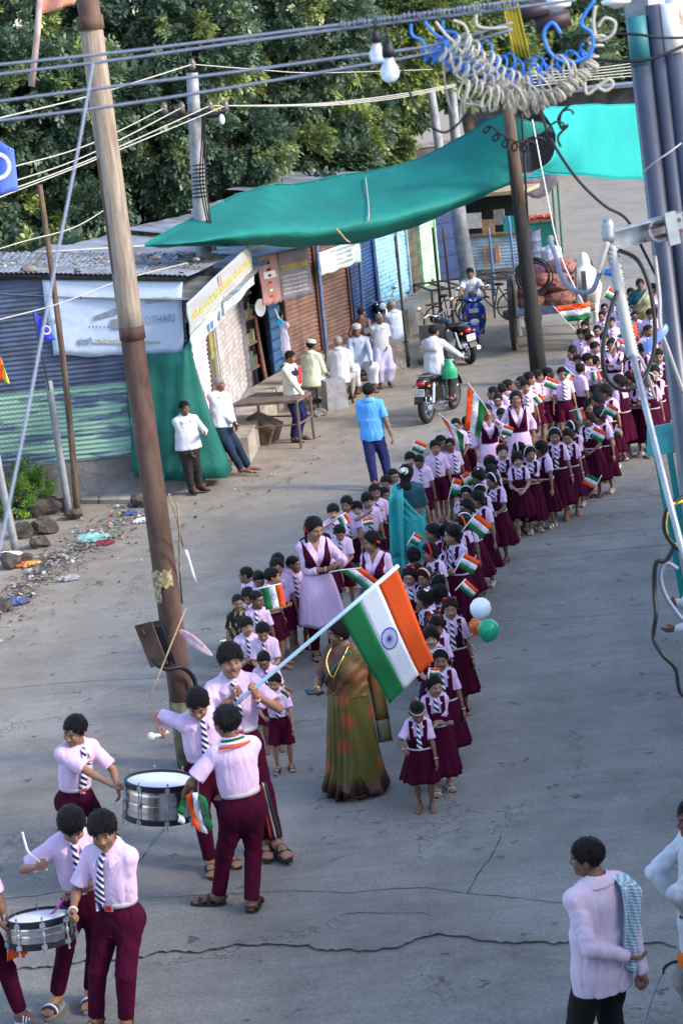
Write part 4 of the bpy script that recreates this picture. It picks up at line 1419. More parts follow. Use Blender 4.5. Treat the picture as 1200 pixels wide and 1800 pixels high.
# ---- the blue and green tin shed on the left
P0=Vector((-2.12,30.25,0));P1=Vector((-1.55,36.6,0));P2=Vector((-.80,39.0,0));P3=Vector((.62,42.2,0));P4=Vector((1.30,44.6,0));P5=Vector((3.05,49.4,0))
shed=thing('tin_shed','slate blue and flaking green corrugated tin shed on a low plaster wall at the left','shed',(-5.5,30.25,0))
def child_fix(o,root):
 o.matrix_parent_inverse=root.matrix_world.inverted()
def own(root,objs):
 """parent objects built in world coordinates without moving them"""
 bpy.context.view_layer.update()
 inv=Matrix.Translation(-root.location)if root.rotation_euler.z==0 else root.matrix_world.inverted()
 for o in objs:
  o.parent=root
  o.matrix_parent_inverse=inv
wf=Wall((-9.5,30.25),(P0.x,P0.y))
ZE=aty(330,486,30.0).z;ZL=aty(-100,478,30.0).z
so=[]
so.append(wallbox(wf,0,wf.L,-.03,.72,.3,.02,'plaster_wall',M_PLASTER))
for u0_,u1_ in((0,2.5),(2.46,5.0),(4.96,6.55)):
 so.append(corrugated(wf,u0_,u1_,.66,1.85,off=.045+.006*(u0_>0),name='green_sheet',m=M_TINGREEN,ragged=.012))
for u0_,u1_ in((0,2.9),(2.86,5.3),(5.26,wf.L)):
 so.append(corrugated(wf,u0_,u1_,1.80,ZE-.03+(ZL-ZE)*(.9 if u0_<1 else.55 if u0_<4 else.1),off=.030+.006*(u0_>0),name='blue_sheet',m=M_TINBLUE))
so.append(wallbox(wf,0,wf.L,.7,ZE-.06,.05,-.03,'backing',M_DARK))
mb=MB();mb.tube([aty(-330,479,30.1),aty(325,489,30.1)],.055,4);so.append(mb.obj('eave_beam',[M_DSTEEL],None,smooth=False))
b=MB();b.sheet([[wf.p(2.95+.5*i,3.30-.28*j+.01*i,.08)for j in range(4)]for i in range(4)],0,thick=.004)
so.append(b.obj('patch_sheet',[M_TINGREY]))
so.append(roof_sheet(aty(-330,474,30.02),aty(330,484,30.02),aty(405,446,34.2),aty(-330,440,34.2),'roof',M_TINROOF,None))
ws=Wall((P0.x,P0.y),(P1.x,P1.y))
own(shed,so)
for(px,py,s_)in((52,474,.11),(138,474,.07),(345,455,.06),(275,452,.07)):
 p=aty(px,py+4,30.25)
 mb=MB();mb.sph((0,0,s_*.4),(s_*1.3,s_,s_*.6),8,5)
 o=mb.obj('stone',[M_STONE]);o.location=p;o.rotation_euler=(0,.1,rnd.uniform(0,3))
 tag(o,{52:'broad brown stone weighing down the tin roof edge by the thin pole',138:'small dark brick lying on the tin roof edge over the banner',345:'little stone on the tin roof beside the concrete pole',275:'small stone on the tin roof right of the rusty pole'}[px],'stone')
mb=MB()
for i in range(900):
 t=rnd.random();s_=rnd.random()**.6
 p=aty(-330,472,30.02).lerp(aty(330,482,30.02),t).lerp(aty(-330,438,34.2).lerp(aty(405,444,34.2),t),s_);a=rnd.uniform(.015,.05)
 q=Euler((rnd.uniform(-.5,.5),rnd.uniform(-.5,.5),rnd.uniform(0,6))).to_matrix()
 mb.add([p+q@Vector(c_)for c_ in((-a,-a*.5,0),(a,-a*.6,0.004),(a*.8,a*.6,0),(-a*.9,a*.5,.006))],[(0,1,2,3)],0 if rnd.random()<.75 else 1)
o=mb.obj('fallen_leaves',[mat('dry_leaf',(.16,.12,.08),.9,noise=.5,nscale=4),mat('pale_scrap',(.45,.42,.40),.8)],smooth=False);tag(o,'dry leaves and scraps scattered over the tin shed roof','leaves',kind='stuff')
# ---- vinyl banner on the shed
def banner_sheet(w,u0,u1,z0,z1,off,m,name,parent,sag=.02,nu=24,nz=12,th=.003,quad=None):
 g=[]
 for i in range(nu+1):
  row=[]
  for j in range(nz+1):
   s_,t=i/nu,j/nz
   wr=.012*math.sin(9*s_+4*t)*math.sin(5*t+2*s_)+.018*math.exp(-((t)/.12)**2)*math.sin(19*s_)
   zz=z0+(z1-z0)*t-sag*math.sin(math.pi*s_)*(1-t)+.018*math.sin(17*s_)*(1-t)**3
   uu=u0+(u1-u0)*s_
   if quad:
    (a_,b_),(c_,d_),(e_,f_),(g_,h_)=quad
    uu=(a_+(c_-a_)*s_)*t+(e_+(g_-e_)*s_)*(1-t);zz+=(b_+(d_-b_)*s_)*t+(f_+(h_-f_)*s_)*(1-t)-(z0+(z1-z0)*t)
   row.append(w.p(uu+.012*math.sin(7*t),zz,off+wr))
  g.append(row)
 mb=MB();mb.sheet(g,0,thick=th)
 return mb.obj(name,[m],parent,smooth=True)
ub0=(at(75,560,0),0)
def on_wall(w,px,py,off=0.0):
 """(u, z) of the wall point seen at the pixel"""
 d=ray(px,py);o_=w.A+w.n*off-CP
 t=o_.dot(w.n)/d.dot(w.n);p=CP+d*t
 return(p-w.A).dot(w.u),p.z
ban=thing('banner','white vinyl shop banner with grey lettering and a furniture picture on the tin shed','banner',wf.p(0,0))
ua,za=on_wall(wf,74,492,.10);ub,zb=on_wall(wf,321,488,.10);uc,zc=on_wall(wf,95,625,.10);ud,zd=on_wall(wf,322,622,.10)
bo=[banner_sheet(wf,ua,ub,zc-.0,za,.10,M_BANNER,'vinyl_sheet',None,quad=((ua,za),(ub,zb),(uc,zc),(ud,zd)))]
def put_text(w,body,px,py,size,m,wpx=None,off=.125):
 u_,z_=on_wall(w,px,py,off)
 k=None
 if wpx:
  ua_,_=on_wall(w,px-wpx/2,py,off);ub_,_=on_wall(w,px+wpx/2,py,off);k=abs(ub_-ua_)
 o=lettering(body,size,m,None,w.mat4(u_,z_,off),width=k)
 return o
bo.append(put_text(wf,'KOTHARI',276,528,.13,M_PRINTP,40));bo.append(put_text(wf,'KOTHARI',276,562,.185,M_PRINTP,62))
bo.append(put_text(wf,'KOTHARI',96,565,.09,M_PRINTP,28));bo.append(put_text(wf,'कोठारी',149,602,.13,M_PRINT,28))
def blot(w,pts,m,off=.124,th=.002):
 P=[]
 for px,py in pts:
  u_,z_=on_wall(w,px,py,off);P.append(w.p(u_,z_,off))
 mb=MB();n=len(P)
 mb.add(P,[tuple(range(n))]);return mb.obj('print',[m],None,smooth=False)
M_SOFA=mat('print_grey_brown',(.23,.25,.30),.6,noise=.3,nscale=12)
bo.append(blot(wf,((165,556),(203,542),(209,552),(167,563)),M_SOFA));bo.append(blot(wf,((195,562),(218,559),(218,573),(214,578),(199,578),(194,572)),M_SOFA))
bo.append(blot(wf,((212,545),(217,536),(221,540),(221,560),(213,558)),M_SOFA))
bo.append(blot(wf,((166,597),(282,600),(282,605),(166,603)),mat('print_sand',(.50,.48,.44),.6,noise=.5,nscale=30)))
for k in range(6):bo.append(blot(wf,((156+6.5*k,573),(159+6.5*k,573),(159+6.5*k,576),(156+6.5*k,576)),M_SOFA))
bo.append(blot(wf,((139,521),(142,520),(145,524),(142,525)),M_DARK));bo.append(blot(wf,((216,602),(221,602),(221,606),(216,606)),M_DARK))
own(ban,bo)
# ---- green net hung over the corner of the shed
net=thing('shade_net','dark green shade net hung round the shed corner behind the two standing men','cloth',P0)
rows=[]
for(px0,py0,px1,py1,o0)in((217,622,236,838,.20),(250,622,262,842,.24),(285,622,292,845,.22),(320,620,322,845,.26)):
 u_,z_=on_wall(wf,px0,py0,o0);u2_,z2_=on_wall(wf,px1,py1,o0)
 rows.append([wf.p(u_,z_,o0).lerp(wf.p(u2_,max(.1,z2_),o0),j/10)+Vector((.012*math.sin(j*1.7+px0),.02*math.sin(j*2.3+px0*.3),0))for j in range(11)])
cr=P0+Vector((.12,-.3,0))
rows.append([Vector((P0.x+.05+.30*(j/10)**1.5,30.05+.25*j/10,2.42-2.3*j/10))for j in range(11)])
rows.append([Vector((P0.x+.02+.42*(j/10)**1.5,30.6+.1*j/10,2.36-2.2*j/10))for j in range(11)])
fine=[]
for a,b_ in zip(rows[:-1],rows[1:]):
 for k in range(4):fine.append([a[j].lerp(b_[j],k/4)+Vector((0,-.022*math.sin(k*1.57+j*.2),0))for j in range(11)])
fine.append(rows[-1])
mb=MB();mb.sheet(fine,0,thick=.004);own(net,[mb.obj('net_sheet',[M_CLOTHG],None,smooth=True)])
# ---- row of shops
M_TRIMW=mat('frame_cream',(.52,.45,.33),.8,noise=.3,nscale=10)
def shop(name,label,A,B,height,depth=3.5,m=M_PLASTER):
 w=Wall(A,B)
 r_=thing(name,label,'shop',w.A)
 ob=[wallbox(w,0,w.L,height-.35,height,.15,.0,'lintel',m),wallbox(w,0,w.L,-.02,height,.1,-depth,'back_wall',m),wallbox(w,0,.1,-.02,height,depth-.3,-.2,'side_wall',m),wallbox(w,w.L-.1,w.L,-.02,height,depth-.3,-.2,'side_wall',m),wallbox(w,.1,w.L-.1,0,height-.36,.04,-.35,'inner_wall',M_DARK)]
 return w,r_,ob
def ledge_strip(w,u0,u1,h,off,name='ledge',m=M_CEMENT):
 return wallbox(w,u0,u1,-.03,h,off,off,name,m)
w1,s1,o1=shop('motor_repair_shop','small shop with pink tin sheet and grey shutter under the long Kannada sign',P0,P1,3.0)
z1h=.45
o1.append(ledge_strip(w1,1.6,w1.L,z1h,.55))
ug0,_=on_wall(w1,380,640,.03);ug1,_=on_wall(w1,430,640,.03)
o1.append(corrugated(w1,.1,ug0-.75,.5,2.55,off=.03,name='pink_sheet',m=M_TINPINK,ragged=.03))
o1.append(wallbox(w1,ug0-.72,ug0-.14,0,2.6,.1,.03,'door_panel',M_OLIVE))
o1.append(wallbox(w1,ug0-.60,ug0-.25,1.75,2.25,.02,.055,'poster',mat('poster_yellow',(.30,.27,.08),.8,noise=.5,nscale=14)))
o1.append(wallbox(w1,ug0-.12,ug0-.05,z1h,2.6,.12,.08,'door_post',M_TRIMW))
o1.append(shutter(w1,ug0,ug1,z1h,2.5,M_SHGREY,None,frame=M_STEEL,pitch=.1))
o1.append(wallbox(w1,ug1+.09,ug1+.55,z1h,2.6,.2,.05,'brick_pillar',M_PURPB))
for k in range(12):o1.append(wallbox(w1,ug1+.085,ug1+.555,z1h+.02+.175*k,z1h+.165+.175*k,.04,.07+.006*(k%2),'brick',M_PURPB))
o1.append(roof_sheet(w1.p(-.3,2.98,.75),w1.p(w1.L+.9,2.92,.75),w1.p(w1.L+.9,3.5,-3.6),w1.p(-.3,3.55,-3.6),'roof',M_TINROOF,None))
own(s1,o1)
w2,s2,o2=shop('corner_store','dark open store front with shelves of goods where a man leans in',P1,P2,3.0)
o2.append(ledge_strip(w2,0,w2.L,.45,.6))
for k in range(4):o2.append(wallbox(w2,.12,.9,.75+.48*k,.79+.48*k,.3,.0,'shelf',M_WOOD))
goods=[mat('goods_%s'%nme,c_,.6,noise=.4,nscale=20)for nme,c_ in(('red',(.18,.06,.05)),('yellow',(.26,.20,.08)),('white',(.30,.28,.27)),('green',(.07,.14,.09)),('blue',(.06,.09,.18)))]
for k in range(4):
 for q in range(6):
  o2.append(wallbox(w2,.15+.12*q,.25+.12*q,.79+.48*k,.79+.48*k+rnd.uniform(.16,.34),.12,-.02,'packet',goods[rnd.randrange(5)]))
o2.append(wallbox(w2,w2.L-.85,w2.L-.12,.45,2.5,.06,.02,'door_leaf',M_SHBLUE))
for k in range(9):o2.append(wallbox(w2,w2.L-.83,w2.L-.14,.5+.215*k,.66+.215*k,.02,.035,'louvre',mat('louvre_blue',(.05,.13,.24),.6,noise=.3)))
o2.append(roof_sheet(w2.p(.0,2.86,.8),w2.p(w2.L+.3,2.84,.8),w2.p(w2.L,3.4,-3.4),w2.p(.0,3.45,-3.4),'roof',M_TINROOF,None))
own(s2,o2)
w3,s3,o3=shop('brown_shutter_shop','shop front with a pair of brown rolling shutters behind the seated men',P2,P3,3.1)
o3.append(ledge_strip(w3,0,w3.L,.4,.7))
o3.append(shutter(w3,.06,w3.L*.50-.05,.4,2.75,M_SHBROWN,None,frame=mat('guide_brown',(.10,.05,.04),.6)))
o3.append(shutter(w3,w3.L*.50+.05,w3.L-.08,.4,2.75,M_SHBROWN,None,frame=mat('guide_brown',(.14,.05,.03),.6)))
o3.append(roof_sheet(w3.p(.0,2.96,.5),w3.p(w3.L,2.96,.5),w3.p(w3.L,3.4,-3.4),w3.p(.0,3.45,-3.4),'roof',M_TINROOF,None))
own(s3,o3)
w4,s4,o4=shop('blue_shutter_shop','shop front with a dark blue shutter beside the blue posts',P3,P4,3.2)
o4.append(ledge_strip(w4,0,w4.L,.5,.6))
o4.append(shutter(w4,.15,w4.L-.15,.5,2.9,M_SHBLUE,None,frame=M_SHBLUE))
o4.append(roof_sheet(w4.p(.0,3.25,.5),w4.p(w4.L,3.25,.5),w4.p(w4.L,3.5,-3.4),w4.p(.0,3.5,-3.4),'roof',M_TINROOF,None))
own(s4,o4)
w5,s5,o5=shop('pale_shutter_shop','shop front with light blue and pale green shutters and a stepped plinth',P4,P5,3.3)
o5.append(ledge_strip(w5,0,w5.L,.65,.75))
u1_=on_wall(w5,715,480)[0];u2_=on_wall(w5,738,480)[0];u3_=on_wall(w5,766,470)[0]
o5.append(shutter(w5,.12,u1_*.68,.66,3.0,M_SHLIGHT,None,frame=M_TINGREY,pitch=.1));o5.append(shutter(w5,u1_*.68+.12,u1_-.05,.66,3.0,M_SHLIGHT,None,frame=M_TINGREY,pitch=.1))
o5.append(wallbox(w5,u1_+.05,u2_-.05,.66,3.0,.06,.0,'plank_door',M_OLIVE))
for k in range(8):o5.append(wallbox(w5,u1_+.06,u2_-.06,.7+.28*k,.94+.28*k,.03,.022,'plank',M_OLIVE))
o5.append(shutter(w5,u2_+.02,min(u3_,w5.L-.1),.66,3.0,M_SHGREEN,None,frame=M_SHGREEN,pitch=.1))
o5.append(roof_sheet(w5.p(.0,3.35,.5),w5.p(w5.L,3.35,.5),w5.p(w5.L,3.7,-3.4),w5.p(.0,3.7,-3.4),'roof',M_TINROOF,None))
own(s5,o5)
w6=Wall((P5.x-.1,P5.y+.5),(3.75,50.6))
s6=thing('blue_sheet_hut','royal blue ribbed sheet hut at the end of the shop row','hut',w6.A)
o6=[wallbox(w6,0,w6.L,.5,3.2,.06,0,'blue_wall',M_BLUEW),wallbox(w6,0,w6.L,-.02,.52,.3,.1,'plinth',M_PLASTER),wallbox(w6,0,w6.L,3.2,3.3,2.5,.3,'roof',M_TINROOF)]
for k in range(6):o6.append(wallbox(w6,0,w6.L,.75+.42*k,.80+.42*k,.05,.045,'rib',M_BLUEW))
own(s6,o6)
kA=at(792,478,.35);kB=at(912,470,.35)
w7=Wall((kA.x,kA.y),(kB.x,kB.y))
s7=thing('tea_kiosk','pale blue corrugated tin kiosk with an open counter full of hanging goods','kiosk',w7.A)
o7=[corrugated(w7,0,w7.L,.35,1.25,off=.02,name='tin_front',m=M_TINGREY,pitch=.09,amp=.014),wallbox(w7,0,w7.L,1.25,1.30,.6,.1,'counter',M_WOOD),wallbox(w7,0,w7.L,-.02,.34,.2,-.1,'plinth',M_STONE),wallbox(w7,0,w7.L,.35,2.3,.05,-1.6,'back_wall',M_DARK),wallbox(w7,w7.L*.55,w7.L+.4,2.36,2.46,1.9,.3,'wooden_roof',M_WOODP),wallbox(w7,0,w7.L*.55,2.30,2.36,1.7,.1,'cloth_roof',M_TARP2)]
for k,(a_,z_,s_)in enumerate(((.5,1.7,.5),(1.0,1.5,.35),(.25,1.6,.3),(1.35,1.75,.3),(1.6,1.55,.4))):
 o7.append(wallbox(w7,a_,a_+s_,z_-.2,z_+.22,.03,.06,'hanging_packet',[mat('packet_white',(.66,.62,.58),.7,noise=.3,nscale=9),mat('packet_tan',(.42,.25,.12),.7,noise=.4,nscale=9),goods[1],goods[2],M_TARP2][k]))
own(s7,o7)
ub_,zb_=on_wall(w7,864,448,.12)
pn=thing('cushion_panel','orange padded panel with grey centre hanging on the pale blue kiosk','panel',w7.p(ub_,zb_,.12))
own(pn,[wallbox(w7,ub_-.22,ub_+.22,zb_-.25,zb_+.25,.04,.12,'pad',mat('pad_orange',(.58,.30,.16),.8,noise=.4,nscale=8)),wallbox(w7,ub_-.11,ub_+.11,zb_-.2,zb_+.18,.02,.14,'centre',mat('pad_grey',(.13,.14,.2),.8))])
# ------------------------------------------------------------------ shop signs
M_SIGNA=mat('sign_print_top',(.34,.30,.33),rough=.55,col2=(.28,.36,.34),nscale=.9,lo=.3,hi=.7)
M_SIGNW=mat('sign_white_band',(.50,.56,.55),rough=.5,noise=.12,nscale=4)
M_YTEXT=mat('sign_yellow',(.62,.48,.03),rough=.6)
M_SIGNP=mat('sign_pinkbrown',(.40,.22,.21),rough=.55,noise=.2,nscale=4)
M_SIGND=mat('sign_dark_grey',(.17,.155,.19),rough=.55,noise=.2,nscale=3)
M_SIGNC=mat('sign_cyan',(.30,.62,.62),.6,noise=.3,nscale=10)
def sign_on(w,quad,off):
 """px quad (tl, tr, br, bl) -> u/z rectangle on the wall"""
 q=[on_wall(w,*p,off)for p in quad]
 return q
wS1=Wall(w1.p(-.1,0,.62)[:2],w1.p(w1.L*.98,0,.62)[:2])
sg1=thing('shop_sign','long green and white shop sign with yellow Kannada lettering and tool pictures','sign',wS1.A)
ua,za=on_wall(wS1,321,492);ub,zb=on_wall(wS1,441,463);uc,zc=on_wall(wS1,323,580);ud,zd=on_wall(wS1,444,540)
zt_=(za+zb)/2;zl_=(zc+zd)/2
zm_=zl_+(zt_-zl_)*.34
og=[banner_sheet(wS1,ua,ub,zm_,zt_,.0,M_SIGNA,'print_sheet',None,sag=0,th=.02),banner_sheet(wS1,ua,ub,zl_,zm_,.001,M_SIGNW,'picture_strip',None,sag=0,th=.02)]
Ls=ub-ua;hs=zt_-zl_
og.append(lettering('ಶ್ರೀ ಅಮಲಿಂಗೇಶ್ವರ ಎಲೆಕ್ಟ್ರಿಕಲ್ ಮೋಟಾರ ವರ್ಕ್ಸ',hs*.22,M_YTEXT,None,wS1.mat4((ua+ub)/2,zm_+hs*.30,.035),width=Ls*.94))
og.append(lettering('Shri Amalingeshwar Electrical Motor Works',hs*.11,mat('sign_pale_yellow',(.66,.62,.40),.6),None,wS1.mat4((ua+ub)/2,zm_+hs*.08,.035),width=Ls*.86))
for k,(f,hgt,c_)in enumerate(((.05,.2,M_SIGNC),(.14,.26,M_SIGNC),(.20,.28,M_PRINT),(.25,.2,M_CABLEB),(.36,.24,M_PRINT),(.42,.3,M_PRINT),(.60,.2,M_SIGNC),(.70,.22,M_SIGNC),(.83,.28,M_SIGNC),(.92,.2,M_PRINTP))):
 og.append(wallbox(wS1,ua+Ls*f,ua+Ls*(f+.035),zl_+hs*.03,zl_+hs*hgt,.006,.026,'tool_picture',c_))
og.append(wallbox(wS1,ua+Ls*.42,ua+Ls*.47,zt_-hs*.28,zt_-hs*.03,.006,.028,'portrait_picture',M_SIGNP))
og.append(wallbox(wS1,ub-.02,ub+.12,zl_,zt_,.03,.0,'cloth_edge',M_TARP2))
own(sg1,og)
c2=at(505,700,0);wS2=Wall((-1.28,35.6),(-.30,36.7))
sg2=thing('shop_sign','dark grey and pink hanging sign with yellow Kannada heading above the store doorway','sign',wS2.A)
ua,za=on_wall(wS2,452,455);ub,zb=on_wall(wS2,536,428);uc,zc=on_wall(wS2,470,541);ud,zd=on_wall(wS2,547,512)
um=ua+(ub-ua)*.38
zt_=(za+zb)/2;zl_=(zc+zd)/2;hs=zt_-zl_
og=[banner_sheet(wS2,ua,um,zl_,zt_,0,M_SIGNP,'picture_panel',None,sag=0,th=.02),banner_sheet(wS2,um,ub+.05,zl_,zt_,.001,M_SIGND,'text_panel',None,sag=0,th=.02)]
og.append(lettering('TMCS ಪ್ರೀಮಿಯಂ ಗ್ರಾಹಕರು',hs*.15,M_YTEXT,None,wS2.mat4((um+ub)/2+.02,zl_+hs*.66,.04),width=(ub-um)*.92))
for k in range(5):og.append(lettering('ನಮ್ಮಲ್ಲಿ ಎಲ್ಲಾ ತರಹದ ಸೇವೆಗಳು',hs*.065,M_FWHITE,None,wS2.mat4((um+ub)/2,zl_+hs*(.48-.085*k),.04),width=(ub-um)*(.85-.06*(k%2))))
for k,(zf,c_)in enumerate(((.85,M_DARK),(.72,M_DARK),(.60,M_DARK),(.46,M_RED),(.30,M_FWHITE),(.18,M_RED))):
 og.append(wallbox(wS2,ua+(um-ua)*.42,ua+(um-ua)*.58,zl_+hs*(zf-.05),zl_+hs*zf,.006,.03,'dancer_picture',c_))
og.append(wallbox(wS2,ua+(um-ua)*.2,ua+(um-ua)*.9,zl_+hs*.52,zl_+hs*.66,.006,.027,'map_picture',M_FWHITE))
own(sg2,og)
wS3=Wall(w3.p(w3.L*.30,0,.55)[:2],w3.p(w3.L*1.0,0,.55)[:2])
sg3=thing('shop_sign','faded white sign with small grey lettering hung between the two blue posts','sign',wS3.A)
ua,za=on_wall(wS3,558,436);ub,zb=on_wall(wS3,630,428);uc,zc=on_wall(wS3,563,482);ud,zd=on_wall(wS3,630,464)
zt_=(za+zb)/2;zl_=(zc+zd)/2;hs=zt_-zl_
og=[banner_sheet(wS3,ua,ub,zl_,zt_,0,M_SIGNW,'board_sheet',None,sag=0,th=.02)]
for k,t in enumerate(('ಶ್ರೀ ಮಹಾಲಕ್ಷ್ಮಿ ಜನರಲ್','ಸ್ಟೋರ್ಸ್','ನಂ. 90','ಮಾರಾಟ')):og.append(lettering(t,hs*.16,M_PRINTP,None,wS3.mat4((ua+ub)/2+.15,zl_+hs*(.85-.2*k),.04),width=(ub-ua)*(.62 if k==0 else.4)))
own(sg3,og)
# ================================================================== trees
def leaf_mat(name,dark,light,yellow):
 m=bpy.data.materials.new(name);m.use_nodes=True
 nt=m.node_tree;N=nt.nodes;L=nt.links
 b=N['Principled BSDF'];b.inputs['Roughness'].default_value=.42;b.inputs['Specular IOR Level'].default_value=.5
 at_=N.new('ShaderNodeAttribute');at_.attribute_name='tone'
 r=N.new('ShaderNodeValToRGB');e=r.color_ramp.elements
 e[0].position=0;e[0].color=(*dark,1);e[1].position=1;e[1].color=(*yellow,1)
 k=e.new(.62);k.color=(*light,1)
 L.new(at_.outputs['Fac'],r.inputs[0]);L.new(r.outputs[0],b.inputs['Base Color'])
 t=N.new('ShaderNodeBsdfTranslucent');L.new(r.outputs[0],t.inputs[0])
 mx=N.new('ShaderNodeMixShader');mx.inputs[0].default_value=.2
 L.new(b.outputs[0],mx.inputs[1]);L.new(t.outputs[0],mx.inputs[2]);L.new(mx.outputs[0],N['Material Output'].inputs['Surface'])
 return m
M_LEAF=leaf_mat('leaf_green',(.034,.066,.042),(.105,.165,.095),(.25,.30,.07))
M_LEAF2=leaf_mat('leaf_yellowgreen',(.042,.080,.032),(.15,.21,.07),(.31,.35,.07))
M_SHRUB=leaf_mat('leaf_bright',(.05,.13,.02),(.12,.26,.03),(.25,.36,.05))
M_BARK=mat('bark',(.075,.058,.045),rough=1,noise=.5,nscale=6,bump=1,bscale=12,bdist=.05)
def crown_mesh(name,blobs,n_sprigs,leaf,m,seed,yellow=.12,droop=.35,nleaf=7):
 """blobs: [(centre, radii)] ; sprigs of leaflets spread over and through the blobs"""
 r_=np.random.RandomState(seed)
 B=np.array([[*c,*r]for c,r in blobs],float)
 wgt=(B[:,3]*B[:,4]*B[:,5])**(2/3.);wgt/=wgt.sum()
 idx=r_.choice(len(B),n_sprigs,p=wgt)
 d=r_.normal(size=(n_sprigs,3));d/=np.linalg.norm(d,axis=1)[:,None]
 rad=np.clip(r_.normal(.93,.13,n_sprigs),.45,1.22)
 c=B[idx,:3]+d*B[idx,3:]*rad[:,None]
 ncl=min(420,max(20,n_sprigs//28))
 ci=r_.randint(0,n_sprigs,ncl);near=r_.randint(0,ncl,n_sprigs)
 best=np.full(n_sprigs,1e9);bc=c.copy();bt=np.zeros(n_sprigs)
 tone_c=np.clip(r_.normal(.33,.26,ncl),0,1);yl=r_.rand(ncl)<yellow;tone_c[yl]=r_.uniform(.75,1.0,yl.sum())  # yellow clumps: on the big trees, sunlit patches painted into the leaf colour
 for k in range(0,ncl):
  dd=((c-c[ci[k]])**2).sum(1);mm=dd<best
  best[mm]=dd[mm];bc[mm]=c[ci[k]];bt[mm]=tone_c[k]
 c=c+(bc-c)*r_.uniform(.15,.55,n_sprigs)[:,None]
 axis=d*.8+r_.normal(size=(n_sprigs,3))*.45;axis[:,2]-=droop
 axis/=np.linalg.norm(axis,axis=1)[:,None]
 side=np.cross(axis,r_.normal(size=(n_sprigs,3))*.5+np.array((0,0,1.0)));side/=np.maximum(1e-6,np.linalg.norm(side,axis=1))[:,None]
 nrm=np.cross(side,axis)
 Ls=leaf*r_.uniform(.75,1.35,n_sprigs)
 V_,T_=[],[]
 for j in range(nleaf):
  t=(j//2+.5)/(nleaf/2.)if j<nleaf-1 else 1.0
  sgn=(1 if j%2 else-1)if j<nleaf-1 else 0
  base=c+axis*(Ls*(t-.3)*1.5)[:,None]
  dirn=side*(sgn*.85)+axis*(.55 if sgn else 1.0)+nrm*r_.uniform(-.35,.35,n_sprigs)[:,None]
  dirn/=np.linalg.norm(dirn,axis=1)[:,None]
  wv=np.cross(dirn,nrm);wv/=np.maximum(1e-6,np.linalg.norm(wv,axis=1))[:,None]
  l=Ls[:,None]*.95;w=Ls[:,None]*.24
  V_.append(np.stack([base,base+dirn*l*.5+wv*w,base+dirn*l,base+dirn*l*.5-wv*w],1))
  T_.append(np.clip(bt+r_.normal(0,.07,n_sprigs),0,1))
 Vv=np.stack(V_,1).reshape(-1,3);Tt=np.stack(T_,1).reshape(-1)
 F=np.arange(len(Vv)).reshape(-1,4)
 me=mesh_np(name,Vv,F,[m],smooth=False)
 a=me.attributes.new('tone','FLOAT','FACE');a.data.foreach_set('value',Tt.astype(np.float32))
 return me
def tree(name,label,base,trunk_h,blobs,n,leaf,m,seed,group=None,yellow=.12,r0=.35,limbs=5):
 base=Vector(base);root=thing(name,label,'tree',base,0,group)
 rr=random.Random(seed)
 mb=MB();top=Vector((rr.uniform(-.3,.3),rr.uniform(-.3,.3),trunk_h))
 mb.tube([(0,0,-.1),(r0*.2,0,trunk_h*.35),top*.7+Vector((0,.1,0)),top],[r0*1.35,r0,r0*.85,r0*.75],12)
 for k in range(limbs):
  c,r=blobs[k%len(blobs)]
  e=Vector(c)-base
  s_=top*rr.uniform(.75,1.0);mid=s_.lerp(e,.5)+Vector((rr.uniform(-.4,.4),rr.uniform(-.4,.4),.3))
  mb.tube([s_,mid,e],[r0*.5,r0*.32,r0*.12],8)
 mb.obj('trunk',[M_BARK],root,smooth=True)
 me=crown_mesh('crown',[((c[0]-base.x,c[1]-base.y,c[2]),r)for c,r in blobs],n,leaf,m,seed,yellow)
 link('crown',me,root)
 return root
def blobs_px(items,Y,dy=1.6):
 """crown lobes: (px, py, radius px) at distance Y"""
 out=[]
 for px,py,rp,*o in items:
  Yy=Y+(o[0]if o else 0)
  p=aty(px,py,Yy);s_=proj(p)[2]/F_PX
  out.append((tuple(p),(rp*s_,rp*s_*.9,rp*s_*.85)))
 return out
T1=blobs_px([(-60,60,150),(60,40,130),(30,190,130,-2),(-80,240,140),(110,300,110,-1),(10,350,110,-1.5),(150,390,75,-2),(70,440,60,-2),(-40,430,90,-2),(170,170,100,-2)],47)
T2=blobs_px([(250,20,130),(330,70,120,-2),(210,120,100,1),(270,220,120,-2),(350,180,100),(200,300,90,-1),(330,310,80,-2),(240,370,60,-1),(420,260,85,-2)],49)
T3=blobs_px([(430,20,140),(540,60,120,-2),(460,150,110,-2),(560,180,90),(500,260,80,-2),(590,250,75,-1),(410,330,55,-1),(560,310,45,-1),(630,210,60)],53)
T4=blobs_px([(650,0,120),(730,40,90,-2),(680,120,80,-2),(740,110,60),(650,200,75),(700,190,55),(640,260,60,-1),(690,260,35,-1)],57)
tree('big_tree','huge dark feathery tree filling the upper left corner behind the tin shed',(aty(90,455,47).x,47,0),4.5,T1,19000,.145,M_LEAF,11,'trees behind the shops',yellow=.06)
tree('big_tree','dark dense tree with trunk behind the rusty pole and tin roof',(aty(300,440,49).x,49,0),4.0,T2,19000,.145,M_LEAF,12,'trees behind the shops',yellow=.06)
tree('big_tree','broad green tree rising directly behind the large green tarpaulin',(aty(520,400,53).x,53,0),4.5,T3,19000,.14,M_LEAF,13,'trees behind the shops',yellow=.22)  # raised yellow share paints sunlit patches into this crown
tree('big_tree','yellow-green tree hanging behind the two bare bulbs',(aty(690,330,57).x,57,0),4.5,T4,19000,.15,M_LEAF2,14,'trees behind the shops',yellow=.2)  # here too the yellow share puts sunlight into the leaf colour
T5=blobs_px([(830,60,75),(800,130,60),(880,110,50)],92)
T6=blobs_px([(960,40,80),(1000,110,75,-4),(920,100,50),(1060,60,70),(1010,160,40)],105)
